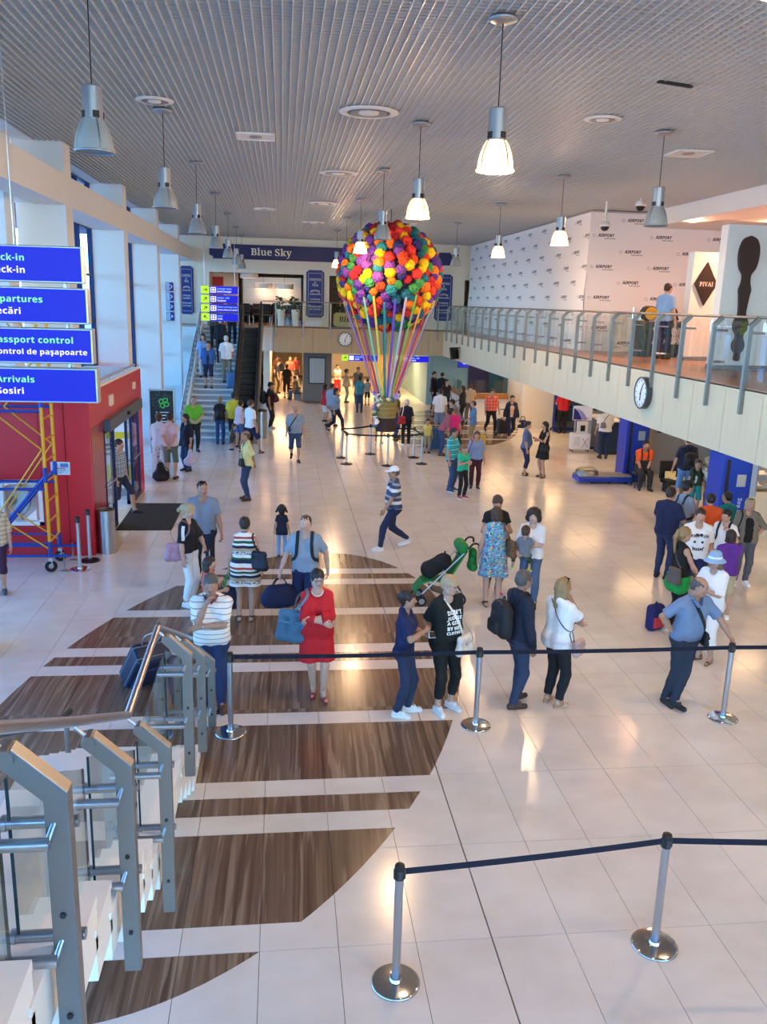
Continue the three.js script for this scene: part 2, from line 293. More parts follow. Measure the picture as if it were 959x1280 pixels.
  const cam = (x, z, drop, label) => { const t = thing('dome_camera', label, 'camera', [x, 7.5 - drop, z]); part('stem', bar([0, .1, 0], [0, drop, 0], .03, 10), M.white, t); part('body', lathe([[0, .14], [.1, .13], [.13, .04], [.13, 0], [0, 0]], 20), M.white, t); part('dome', new THREE.SphereGeometry(.11, 20, 12, 0, 6.3, Math.PI / 2, Math.PI / 2), M.black, t); };
  cam(8.3, -22.6, .62, 'white ceiling camera with dark dome on a stem before the banner corner'); cam(8.8, -21.6, .2, 'small white dome camera close under the ceiling right of the other one');
}
// ---------- signs ----------
const txt = (g, s, x, y, size, color, font = 'bold', fam = 'sans-serif', align = 'left', maxw) => { g.fillStyle = color; g.font = font + ' ' + size + 'px ' + fam; g.textAlign = align; g.textBaseline = 'middle'; g.fillText(s, x, y, maxw); };
{
  const t = thing('hanging_sign', 'stack of four blue lit direction panels with green and white lettering hanging at the left', 'sign', [-3.15, 3.62, -10]);
  const rows = [['Check-in', 'Check-in'], ['Departures', 'Plecări'], ['Passport control', 'Control de paşapoarte'], ['Arrivals', 'Sosiri']];
  const W = 2.0;
  const y0 = [1.29, .86, .43, 0];
  rows.forEach((r, i) => {
    const w = W + i * .02, cx = i * .02;
    const tex = canvas(1024, 205, (g, cw, h) => { g.fillStyle = '#0a12d8'; g.fillRect(0, 0, cw, h); const L = 498; txt(g, r[0], L, 66, 55, '#8dfca6'); txt(g, r[1], L, 140, i === 2 ? 47 : 55, '#ffffff'); });
    const mat = new THREE.MeshStandardMaterial({ color: 0x040404, emissive: 0xffffff, emissiveMap: tex, emissiveIntensity: .85, roughness: .6 });
    const p = part('sign_panel', rbox(cx, y0[i] + .19, 0, w + .04, .385, .16, .012), M.alu, t);
    part('lit_face', plane(w, .35, cx, y0[i] + .19, .0825), mat, p);
  });
  for (const x of [-.8, .3]) part('wire', bar([x, 1.66, 0], [x, 3.9, 0], .006, 5), M.alu, t);
  part('hanger', [bar([-.8, -.01, -.02], [-.8, 1.68, -.02], .02), bar([.8, -.01, -.02], [.8, 1.68, -.02], .02)], M.alu, t);
}
const arrow = (g, x, y, s, ang) => { g.save(); g.translate(x, y); g.rotate(ang); g.strokeStyle = '#11220a'; g.lineWidth = s * .16; g.beginPath(); g.moveTo(-s * .45, 0); g.lineTo(s * .42, 0); g.moveTo(s * .1, -s * .32); g.lineTo(s * .42, 0); g.lineTo(s * .1, s * .32); g.stroke(); g.restore(); };
{
  const t = thing('hanging_sign', 'four small blue panels with lime arrow fields hanging above the far stairs', 'sign', [-2.28, 4.0, -33]);
  const rows = [['Lounge zone', 'Zonă lounge', 0], ['Toilet - WC', 'Toaletă', -.78], ['Mother and baby room', 'Camera Mama şi Copilul', -.78], ['Café', 'Cafe', -2.36]];
  rows.forEach((r, i) => {
    const y = 1.09 - i * .325;
    const tex = canvas(512, 110, (g, w, h) => { g.fillStyle = '#100ad0'; g.fillRect(0, 0, w, h); g.fillStyle = '#b9f227'; g.fillRect(0, 0, 112, h); arrow(g, 56, 55, 62, r[2]); g.fillStyle = '#fff'; g.fillRect(128, 16, 78, 78); g.fillStyle = '#3a1e8c'; for (let k = 0; k < 4; k++) g.fillRect(138 + (k % 2) * 34, 26 + (k >> 1) * 34, 22, 22); txt(g, r[0], 220, 36, i === 2 ? 28 : 34, '#8fd8ff', 'bold', 'sans-serif', 'left', 280); txt(g, r[1], 220, 76, i === 2 ? 27 : 34, '#fff', 'bold', 'sans-serif', 'left', 280); });
    const p = part('sign_panel', rbox(0, y, 0, 1.36, .29, .12, .01), M.alu, t);
    part('lit_face', plane(1.33, .27, 0, y, .062), new THREE.MeshStandardMaterial({ color: 0x040404, emissive: 0xffffff, emissiveMap: tex, emissiveIntensity: .85, roughness: .6 }), p);
  });
  for (const x of [-.55, .55]) part('wire', bar([x, 1.2, 0], [x, 3.5, 0], .008, 5), M.alu, t);
}
for (const [x0, x1, s, label] of [[2.75, 4.45, ['Check-in', 'Info'], 'blue strip sign with lime arrow under the gallery left of the ribbons'], [5.35, 6.9, ['Toilet - WC', 'Toaletă'], 'blue strip sign under the gallery right of the ribbons']]) {
  const t = thing('strip_sign', label, 'sign', [(x0 + x1) / 2, 2.1, -40.75]), w = x1 - x0;
  const tex = canvas(512, 96, (g, W, h) => { g.fillStyle = '#100ad0'; g.fillRect(0, 0, W, h); g.fillStyle = '#b9f227'; g.fillRect(0, 0, 90, h); arrow(g, 45, 48, 56, -.78); g.fillStyle = '#fff'; g.fillRect(104, 14, 68, 68); txt(g, s[0], 190, 32, 34, '#9fe0ff'); txt(g, s[1], 190, 68, 32, '#fff'); });
  part('case', rbox(0, .16, 0, w, .3, .1, .01), M.alu, t);
  part('lit_face', plane(w - .03, .27, 0, .16, .052), new THREE.MeshStandardMaterial({ color: 0x040404, emissive: 0xffffff, emissiveMap: tex, emissiveIntensity: .85, roughness: .6 }), t);
  part('hanger', [bar([-w * .4, .3, 0], [-w * .4, .37, 0], .012), bar([w * .4, .3, 0], [w * .4, .37, 0], .012)], M.alu, t);
}
// Blue Sky name board and menu boards
{
  const cut = (w, h, c) => [[-w / 2 + c, 0], [w / 2 - c, 0], [w / 2 - c, c * .5], [w / 2, c], [w / 2, h - c], [w / 2 - c, h - c * .5], [w / 2 - c, h], [-w / 2 + c, h], [-w / 2 + c, h - c * .5], [-w / 2, h - c], [-w / 2, c], [-w / 2 + c, c * .5]];
  const t = thing('name_board', 'long navy name board with cream serif lettering above the upper cafe opening', 'sign', [.85, 6.55, -40.985]);
  part('board', extr(cut(8.2, .62, .16), .06, .01), std(0x171f5c, .5), t);
  const tex = canvas(512, 128, (g, w, h) => { g.clearRect(0, 0, w, h); txt(g, 'Blue Sky', 256, 64, 104, '#f3ecd8', 'bold', 'serif', 'center'); });
  part('lettering', plane(2.1, .52, -1.35, .33, .09), new THREE.MeshStandardMaterial({ map: tex, transparent: true, alphaTest: .4, roughness: .6 }), t);
  part('end_scroll', [box(2.7, .6, .05, 1.1, .1, .07), box(2.7, .02, .05, 1.1, .1, .07)], M.cream, t);
  const e = thing('name_board', 'short navy board piece right of the balloon on the cream upper wall', 'sign', [7.48, 6.58, -40.985]); part('board', extr(cut(.7, .55, .1), .06, .01), std(0x171f5c, .5), e);
  const menu = canvas(256, 672, (g, w, h) => { g.fillStyle = '#1b2f78'; g.fillRect(0, 0, w, h); g.strokeStyle = '#d8cfae'; g.lineWidth = 5; g.strokeRect(12, 12, w - 24, h - 24); const c = '#e6dcc0'; txt(g, 'COFFEE', 128, 110, 50, c, 'bold', 'serif', 'center'); txt(g, '&', 128, 152, 40, c, 'bold', 'serif', 'center'); txt(g, 'TEA', 128, 196, 50, c, 'bold', 'serif', 'center'); g.save(); g.translate(128, 420); 'SPECIALTIES'.split('').forEach((k, i) => { g.save(); g.rotate((i - 5) * .105); txt(g, k, 0, -140, 34, c, 'bold', 'serif', 'center'); g.restore(); }); g.restore(); txt(g, 'Lemonade', 128, 336, 36, c, 'bold', 'serif', 'center'); txt(g, 'Croissant', 128, 418, 36, c, 'bold', 'serif', 'center'); txt(g, 'Sandwich', 128, 460, 36, c, 'bold', 'serif', 'center'); txt(g, 'Cheesecake', 128, 534, 36, c, 'bold', 'serif', 'center'); txt(g, 'Ice Cream', 128, 576, 36, c, 'bold', 'serif', 'center'); });
  const boards = [[-4.3, .6, -40.985, 'navy coffee and tea menu board at the far left behind the white fins'], [1.5, .8, -40.985, 'navy coffee and tea menu board between the upper opening and the balloon'], [7.5, .8, -40.985, 'navy coffee and tea menu board right of the balloon']];
  for (const [x, w, z, label] of boards) {
    const b = thing('menu_board', label, 'menu board', [x, 4.06, z]);
    part('board', extr(cut(w, 2.1, .09), .05, .008), std(0x1b2f78, .5), b);
    part('lettering', plane(w - .1, 1.9, 0, 1.05, .07), printed(menu), b);
  }
  const y = thing('board', 'low yellowish board reading Blue behind the gallery railing under the balloon', 'sign', [3.3, 3.68, -40.75]);
  part('board', extr(cut(1.9, .62, .08), .04, .006), std(0xb9a35c, .6), y);
  part('lettering', plane(1.5, .4, 0, .33, .06), printed(canvas(384, 102, (g, w, h) => { g.fillStyle = '#b9a35c'; g.fillRect(0, 0, w, h); txt(g, 'Blue Sky', 192, 52, 82, '#2b2a22', 'bold', 'serif', 'center'); })), y);
  // round-cornered letters on the fifth fin
  const f = thing('fin_sign', 'column of four small purple and white square badges on a white fin', 'sign', [-4.37, 3.9, -35.38]);
  ['Ƒ', 'Д', 'IY', 'X'].forEach((c, i) => { const tx = canvas(96, 120, (g, w, h) => { g.fillStyle = '#a8c2d6'; g.fillRect(0, 0, w, h); g.fillStyle = '#3a2a86'; g.fillRect(w * .52, 0, w, h); g.strokeStyle = '#fff'; g.lineWidth = 10; g.beginPath(); g.moveTo(60, 30 + i * 4); g.lineTo(84, 56); g.lineTo(58, 92 - i * 3); g.stroke(); }); const b = part('badge', rbox(0, 1.28 - i * .375, 0, .3, .33, .04, .03), M.navy, f); part('badge_print', plane(.27, .3, 0, 1.28 - i * .375, .022), printed(tx), b); });
}
// clocks
const clockTex = canvas(256, 256, (g, w) => { g.fillStyle = '#eef2f2'; g.fillRect(0, 0, w, w); g.translate(128, 128); g.fillStyle = '#222'; for (let i = 0; i < 60; i++) { g.save(); g.rotate(i * Math.PI / 30); g.fillRect(i % 5 ? -1.5 : -4, -118, i % 5 ? 3 : 8, i % 5 ? 10 : 26); g.restore(); } });
function clock(label, pos, turn, r) {
  const t = thing('wall_clock', label, 'clock', pos, turn);
  part('case', new THREE.CylinderGeometry(r, r, .11, 40).rotateX(Math.PI / 2).translate(0, 0, .055), std(0x50565a, .35, .6), t);
  const face = new THREE.CircleGeometry(r * .91, 40).translate(0, 0, .112); part('dial', face, printed(clockTex, .4), t);
  part('hour_hand', box(0, -r * .22, .118, .03, r * .55, .006).rotateZ(-.05), M.black, t);
  part('minute_hand', box(0, r * .3, .124, .02, r * .8, .006).rotateZ(-.52), M.black, t);
  part('bezel', new THREE.TorusGeometry(r * .95, r * .06, 8, 40).translate(0, 0, .112), std(0x5d6469, .3, .7), t);
}
clock('round white wall clock on the pale panels of the right balcony', [7.5, 3.14, -17.2], -Math.PI / 2, .33);
clock('round white wall clock on the wooden gallery front left of the ribbons', [2.88, 3.12, -40.5], 0, .33);
// ---------- railings ----------
{
  const t = thing('balcony_railing', 'steel railing with bent posts and glass panels along the right balcony', 'railing', [7.47, 4.6, 0]);
  for (let z = 3.3; z > -40.3; z -= 1.19) {
    const p = part('post', extr([[-.035, -1.41], [.035, -1.41], [.035, -.02], [.16, .1], [.112, .15], [-.035, .01]], .06).translate(0, 0, z - .03), M.brushed, t);
    part('clamp', [-.1, -.64].flatMap((y) => [bar([.03, y, z - .06], [.22, y, z - .06], .017), bar([.03, y, z + .06], [.22, y, z + .06], .017)]), M.steel, p);
    part('glass_panel', plane(1.09, .95, .19, -.4, z - .595, Math.PI / 2), M.glass, t);
  }
  part('handrail', bar([.15, .14, 3.5], [.15, .14, -40.4], .024, 10), M.brushed, t);
  const g = thing('gallery_railing', 'glass and steel railing along the far wooden gallery', 'railing', [0, 4.7, -40.45]);
  for (let x = -.3; x < 7.5; x += 1.25) { part('post', [box(x, -.6, 0, .06, 1.2, .06), box(x, -1.3, .02, .05, .5, .03)], M.brushed, g); part('glass_panel', plane(1.1, .95, x + .62, -.55, -.06), M.glass, g); }
  part('handrail', bar([-.9, .04, 0], [7.6, .04, 0], .024, 10), M.brushed, g);
  const n = thing('stair_railing', 'near steel stair railing with bent posts, clamps and glass panels', 'railing', [-.8, 0, 0]);
  const posts = [[-2.87, 3.07], [-4.08, 2.47], [-5.47, 1.80], [-6.92, 1.86], [-8.05, 1.36], [-9.22, .80]];
  posts.forEach(([z, y], i) => {
    const low = [1.9, 1.26, .52, .74, .34, 0][i];
    const p = part('post', [extr([[-.039, low], [.039, low], [.039, y + .01], [-.138, y + .18], [-.192, y + .124], [-.039, y - .022]], .062, .004).translate(0, 0, z - .031), new THREE.CylinderGeometry(.035, .035, .09, 16).rotateX(Math.PI / 2).translate(-.165, y + .15, z)], M.brushed, n);
    part('rail_pin', bar([-.165, y + .15, z], [-.235, y + .22, z], .012), M.steel, p);
    for (const dy of i > 2 ? [-.14, -.62] : [-.17, -.66]) {
      part('clamp', [-.07, .07].flatMap((dz) => [bar([-.21, y + dy, z + dz], [.0 + (dz < 0 ? .05 : -.02), y + dy, z + dz], .024, 14), bar([-.225, y + dy, z + dz], [-.205, y + dy, z + dz], .031, 14)]).concat([bar([-.03, y + dy, z + .07], [.0, y + dy + .09, z], .012, 8)]), M.steel, p);
    }
    for (const f of [.42, .8]) part('screw', new THREE.CylinderGeometry(.012, .012, .012, 10).rotateX(Math.PI / 2).translate(0, y - f * (y - low), z + .037), M.dark, p);
  });
  const glassEdge = std(0x123438, .2);
  for (const [a, b] of [[-1, 0], [0, 1], [1, 2], [2, 3], [3, 4], [4, 5]]) {
    const [za, ya] = a < 0 ? [-1.6, 3.7] : posts[a], [zb, yb] = posts[b], z0 = za - .06, z1 = zb + .06;
    const s = new THREE.Shape([[z0, ya - .98], [z1, yb - .98], [z1, yb + .02], [z0, ya + .02]].map((p) => new THREE.Vector2(-p[0], p[1])));
    const g = new THREE.ExtrudeGeometry(s, { depth: .012, bevelEnabled: false }).rotateY(Math.PI / 2).translate(-.2, 0, 0);
    const gp = part('glass_panel', g, M.glass, n);
    part('glass_edge', box(-.194, ya - .48, z0 + .002, .0125, 1, .003), glassEdge, gp); part('glass_edge', box(-.194, yb - .48, z1 - .002, .0125, 1, .003), glassEdge, gp);
  }
  const rail = [[-1.5, 4.02], ...posts.map(([z, y]) => [z, y + .25])].map(([z, y]) => [-.235, y, z]);
  rail[6][2] = -9.3;
  part('handrail', rail.slice(1).map((p, i) => bar(rail[i], p, .027, 14)).concat(rail.slice(1, -1).map((p) => new THREE.SphereGeometry(.027, 12, 8).translate(...p))), M.steel, n);
  const l = thing('handrail', 'low dark handrail on the left side of the near stairs', 'handrail', [-2.05, 0, 0]);
  part('rail', [bar([0, .86, -7.95], [0, 1.0, -7.4], .03, 12), bar([0, 1.0, -7.4], [0, 1.85, -5.6], .03, 12), bar([0, 1.85, -5.6], [0, 3.4, -2.4], .03, 12)], M.dark, l);
  for (const [z, y] of [[-7.8, .9], [-5.7, 1.8], [-3.4, 2.9]]) part('support', bar([0, y - .75, z], [0, y, z], .025, 10), M.brushed, l);
}
// ---------- stairs ----------
{
  const s = thing('near_staircase', 'pale stone staircase with stepped underside at the bottom left', 'stairs', [0, 0, 0]);
  const stone = std(0xf1ebe0, .45);
  const step = (top, z0, z1, th = .3) => part('step', [bx(-2.15, -.86, top - .04, top, z0 + .025, z1), bx(-2.13, -.87, Math.max(0, top - th), top - .04, z0, z1 - .02)], stone, s);
  for (let k = 1; k <= 16; k++) step(.96 + .16 * k, -5.5 + .32 * k, -5.5 + .32 * (k - 1) - .02);
  part('landing', [bx(-2.15, -.86, .92, .96, -5.5, -6.9), bx(-2.13, -.87, .66, .92, -5.5, -6.88)], stone, s);
  for (let k = 1; k <= 5; k++) step(.96 - .16 * k, -6.9 - .32 * (k - 1) + .04, -6.9 - .32 * k);
  struct('upper_landing', bx(-2.6, 3, 3.3, 3.55, 0.9, 5.9), M.plaster);
}
{
  const s = thing('far_staircase', 'long white staircase climbing to the far gallery', 'stairs', [0, 0, 0]);
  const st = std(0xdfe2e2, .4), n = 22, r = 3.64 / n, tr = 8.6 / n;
  for (let k = 0; k < n; k++) part('step', [bx(-3.35, -1.78, r * (k + 1) - .05, r * (k + 1), -29.8 - tr * k + .02, -29.8 - tr * (k + 1))], st, s);
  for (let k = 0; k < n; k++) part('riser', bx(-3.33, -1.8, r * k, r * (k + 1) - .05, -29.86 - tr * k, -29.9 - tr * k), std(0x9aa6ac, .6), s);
  const sk = new THREE.Shape([[29.7, 0], [30.4, 0], [38.4, 3.4], [38.4, 3.9], [29.7, .25]].map((p) => new THREE.Vector2(...p)));
  for (const x of [-3.42, -1.8]) part('stringer', new THREE.ExtrudeGeometry(sk, { depth: .05, bevelEnabled: false }).rotateY(Math.PI / 2).translate(x, 0, 0), M.white, s);
  const rl = thing('stair_railing', 'thin steel railing on the left of the far stairs', 'railing', [-3.42, 0, 0]);
  for (let i = 0; i <= 6; i++) part('post', bar([0, 3.64 * i / 6, -29.8 - 8.6 * i / 6], [0, 3.64 * i / 6 + 1, -29.8 - 8.6 * i / 6], .022), M.steel, rl);
  for (const h of [1, .55, .3]) part(h === 1 ? 'handrail' : 'rod', bar([0, h, -29.6], [0, 3.64 + h, -38.4], h === 1 ? .025 : .01), M.steel, rl);
  part('glass_panel', new THREE.ExtrudeGeometry(new THREE.Shape([[29.8, .15], [38.4, 3.8], [38.4, 4.6], [29.8, .95]].map((p) => new THREE.Vector2(...p))), { depth: .01, bevelEnabled: false }).rotateY(Math.PI / 2), M.glass, rl);
  const es = thing('escalator', 'dark escalator with grey balustrades right of the far stairs', 'escalator', [-1.32, 0, 0]);
  for (let k = 0; k < 20; k++) part('step', bx(-.3, .3, Math.max(0, .18 * k - .1), .18 * (k + 1), -30.2 - .4 * k, -30.6 - .4 * k), M.dark, es);
  const sd = (x, h0, h1, w, m, nm) => part(nm, new THREE.ExtrudeGeometry(new THREE.Shape([[29.4, 0], [30.4, 0], [38.4, 3.3], [38.9, 3.6], [38.9, 3.65 + h1], [38.2, 3.65 + h1], [30.2, h1 + .1], [29.6, h1], [29.3, h1 - .3]].map((p) => new THREE.Vector2(...p))), { depth: w, bevelEnabled: false }).rotateY(Math.PI / 2).translate(x, 0, 0), m, es);
  sd(-.44, 0, .9, .1, M.brushed, 'balustrade'); sd(.34, 0, .9, .14, M.brushed, 'balustrade');
  for (const x of [-.39, .41]) part('handrail', tube([[x, .75, -29.25], [x, 1, -29.8], [x, 1.25, -30.6], [x, 4.5, -38], [x, 4.68, -38.8]], .045, 30, 8), M.black, es);
  for (let i = 0; i < 4; i++) part('step_light', box(0, 3.2 - i * .6, -37.3 + i * 1.32, .58, .02, .03), M.alu, es);
}
// ---------- pompom balloon ----------
{
  const C = V(3.2, 5.55, -26.6), RB = 1.46, t = thing('pompom_balloon', 'big balloon of bright coloured paper pompoms with ribbons and a wicker basket', 'balloon', [3.2, 0, -26.6]);
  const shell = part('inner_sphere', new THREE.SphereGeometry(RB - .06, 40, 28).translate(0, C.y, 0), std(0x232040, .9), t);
  const pom = (s) => { const g = new THREE.IcosahedronGeometry(1, 3), p = g.attributes.position, v = new THREE.Vector3(); for (let i = 0; i < p.count; i++) { v.fromBufferAttribute(p, i); const n = Math.sin(v.x * 9 + s) * Math.sin(v.y * 9 + s * 2) * Math.sin(v.z * 9 + s * 3); v.multiplyScalar(1 + .2 * n + .06 * (hash(Math.round(v.x * 40), Math.round(v.y * 40 + v.z * 90), s) - .5)); p.setXYZ(i, v.x, v.y, v.z); } g.computeVertexNormals(); return g; };
  const geos = [1, 2, 3].map(pom), cols = [0xf2c70f, 0xf07818, 0xb81c2a, 0x5b2f8f, 0x1f7f8c, 0x3e8f4a, 0x2a2a72, 0xf2c70f, 0x7a3f9a, 0x1a6b7d, 0xd6461e, 0xe0352f].map((c) => std(c, .85));
  const N = 400, far = cols.map(() => []), dir = new THREE.Vector3(); let made = 0;
  for (let i = 0; i < N; i++) {
    const y = 1 - 2 * (i + .5) / N, r = Math.sqrt(1 - y * y), a = i * 2.39996 + rr(-.1, .1);
    dir.set(Math.cos(a) * r, y, Math.sin(a) * r);
    const s = rr(.125, .17), c = Math.floor(rnd() * cols.length), pos = dir.clone().multiplyScalar(RB + rr(-.02, .03)).add(V(0, C.y, 0));
    const facing = dir.z > -.35 && made < 300;
    if (facing) { const m = part('pompom', geos[i % 3], cols[c], t); m.position.copy(pos); m.scale.setScalar(s); m.rotation.set(rr(0, 6), rr(0, 6), 0); made++; }
    else far[c].push(geos[i % 3].clone().scale(s, s, s).translate(...pos.toArray()));
  }
  const all = far.flat(); const restM = part('far_pompoms', far[2].concat(far[5], far[0]), cols[2], t); restM.userData.kind = 'stuff';
  const r2 = part('far_pompoms', far[1].concat(far[4], far[3], far[6], far[7], far[8], far[9], far[10], far[11]), cols[4], t); r2.userData.kind = 'stuff';
  const rc = [0xe8742a, 0x6b3fa0, 0xc9c4ea, 0xd41f50, 0xf0a070, 0x7fbf5a, 0xc9c4ea, 0x6f4fd0, 0x2a8f96, 0xe9d34a, 0x8fd0a0, 0xb0306a, 0xf08a30, 0xa07fd8].map((c) => std(c, .5));
  for (let i = 0; i < 30; i++) {
    const a = i / 30 * 6.2832 + .1, top = V(Math.cos(a) * 1.42, C.y - .5 - .35 * hash(i, 2, 3), Math.sin(a) * 1.42), k = Math.sqrt(Math.max(.1, 1 - ((C.y - top.y) / 1.6) ** 2)); top.x = Math.cos(a) * 1.62 * k; top.z = Math.sin(a) * 1.62 * k;
    part('ribbon', flatBar(top.toArray(), [Math.cos(a) * .3, 1.98, Math.sin(a) * .3], .065, .004, V(-Math.sin(a), 0, Math.cos(a))), rc[i % rc.length], t);
  }
  part('hanging_cable', bar([0, C.y + 1.4, 0], [0, 7.5, 0], .012), M.dark, t);
  const wick = std(0x9c8a52, .8), b = part('basket', lathe([[.3, 1.33], [.36, 1.95], [.34, 1.95], [.28, 1.35], [0, 1.35]], 28), wick, t);
  for (let i = 0; i < 9; i++) part('wicker_strand', new THREE.TorusGeometry(.31 + .006 * i, .018, 5, 30).rotateX(Math.PI / 2).translate(0, 1.37 + i * .07, 0), i % 2 ? wick : std(0xb3a064, .8), b);
  for (let i = 0; i < 20; i++) { const a = i / 20 * 6.2832; part('wicker_stake', bar([Math.cos(a) * .315, 1.33, Math.sin(a) * .315], [Math.cos(a) * .375, 1.96, Math.sin(a) * .375], .012, 5), wick, b); }
  part('skirt', lathe([[.36, .92], [.34, 1.1], [.29, 1.34], [.27, 1.34], [.32, 1.1], [.345, .92]], 28), std(0x3a2c30, .9), t);
  part('base_plate', cyl(0, 1.28, 0, .28, .28, .05, 24), M.dark, t);
  for (let i = 0; i < 3; i++) part('suspension_rope', bar([Math.cos(i * 2.09) * .3, 1.9, Math.sin(i * 2.09) * .3], [0, C.y - 1.3, 0], .008, 5), wick, t);
  const petals = (r) => { const g = []; for (let k = 0; k < 6; k++) g.push(new THREE.SphereGeometry(r * .5, 8, 6).scale(1, .45, .7).translate(r * .55, 0, 0).rotateZ(.4).rotateY(k * 1.047)); g.push(new THREE.SphereGeometry(r * .3, 8, 6)); return merge(g); };
  const fg = petals(.09), fc = [0xf3efe6, 0xe9e2f2, 0xf3efe6, 0xb59ae0, 0x2f6f9c, 0xf2e7b0, 0x3d7a4c].map((c) => std(c, .8));
  for (let i = 0; i < 34; i++) {
    const down = i > 20, f = down ? (i - 20) / 14 : 0, a = down ? 2.5 + rr(-.3, .3) : i / 21 * 6.28, y = down ? 1.95 - f * 1.05 : 1.97 + rr(-.08, .1), rad = .38 + (down ? .02 : rr(-.03, .08));
    const m = part('flower', fg, fc[i % fc.length], t); m.position.set(Math.cos(a) * rad, y, Math.sin(a) * rad); m.scale.setScalar(rr(.8, 1.25)); m.rotation.set(rr(-1, 1), rr(0, 6), rr(-1, 1));
  }
}
// ---------- belt stanchions ----------
const beltM = M.belt;
function stanchionProto(baseMat) {
  const t = new THREE.Group();
  const b = part('base', lathe([[0, .03], [.06, .03], [.165, .022], [.178, .012], [.18, 0], [0, 0]], 40), baseMat, t);
  part('collar', lathe([[.05, .02], [.045, .05], [.034, .055], [.034, .02]], 24), baseMat, t);
  part('pole', lathe([[.031, .05], [.031, .88], [0, .88]], 24), M.steel, t);
  const h = part('belt_head', lathe([[.034, .87], [.037, .875], [.037, .965], [.033, .98], [0, .985]], 24), M.black, t);
  for (let i = 0; i < 4; i++) part('belt_slot', rbox(0, .91, .036, .03, .07, .012, .003).rotateY(i * Math.PI / 2), std(0x3a3a3e, .4), h);
  return t;
}
const stA = stanchionProto(M.chrome), stB = stanchionProto(std(0x1c1c1e, .35, .3));
function stanchion(proto, x, z, label, group) { const r = proto.clone(); r.name = numbered('stanchion'); r.position.set(x, 0, z); scene.add(r); return tag(r, label, 'stanchion', group); }
function belt(a, b, label, sag = .012, group) {
  const g = [], n = 8, pt = (i) => { const f = i / n; return [a[0] + (b[0] - a[0]) * f, .925 - sag * 4 * f * (1 - f), a[1] + (b[1] - a[1]) * f]; };
  for (let i = 0; i < n; i++) g.push(flatBar(pt(i), pt(i + 1), .05, .003, V(0, 1, 0)));
  const m = fin(new THREE.Mesh(merge(g), beltM)); m.name = numbered('barrier_belt'); scene.add(m); return tag(m, label, 'belt', group);
}
stanchion(stA, .82, -5.21, 'nearest chrome stanchion in the foreground, left one of the front pair'); stanchion(stA, 2.88, -5.42, 'chrome stanchion at the lower right, right one of the front pair');
stanchion(stA, -.58, -9.04, 'chrome stanchion at the foot of the near stair railing'); stanchion(stA, 2.26, -9.04, 'chrome stanchion between the black tee woman and the navy shirt man'); stanchion(stA, 5.33, -9.04, 'chrome stanchion that the leaning man holds');
belt([.82, -5.21], [2.88, -5.42], 'navy belt between the two front stanchions'); belt([2.88, -5.42], [5.4, -5.2], 'navy belt running off the right edge from the lower right stanchion'); stanchion(stA, 5.42, -5.2, 'chrome stanchion just outside the right picture edge');
belt([-.58, -9.04], [2.26, -9.04], 'navy belt in front of the red dress woman and the two waiting women'); belt([2.26, -9.04], [5.33, -9.04], 'navy belt in front of the navy shirt man, white blouse woman and leaning man'); belt([5.33, -9.04], [8.3, -9.04], 'navy belt running right from the stanchion under the leaning man hand'); stanchion(stA, 8.3, -9.04, 'chrome stanchion beyond the right picture edge in the second row');
stanchion(stA, -3.6, -15.25, 'chrome stanchion with bright base beside the scaffold wheels'); stanchion(stB, -3.54, -15.8, 'stanchion with black base in the corner of the red wall beside the steel bin');
{
  const P = [[1.87, -26.8], [1.94, -25.76], [3.17, -25.5], [4.27, -25.85], [4.19, -26.96], [2.85, -27.55]];
  const lb = ['far left', 'near left', 'near middle', 'near right', 'far right', 'far middle'];
  P.forEach((p, i) => { stanchion(stB, ...p, lb[i] + ' black based post of the ring around the hanging basket'); const q = P[(i + 1) % 6]; belt(p, q, 'navy belt from the ' + lb[i] + ' to the ' + lb[(i + 1) % 6] + ' post of the balloon ring', .02); });
}
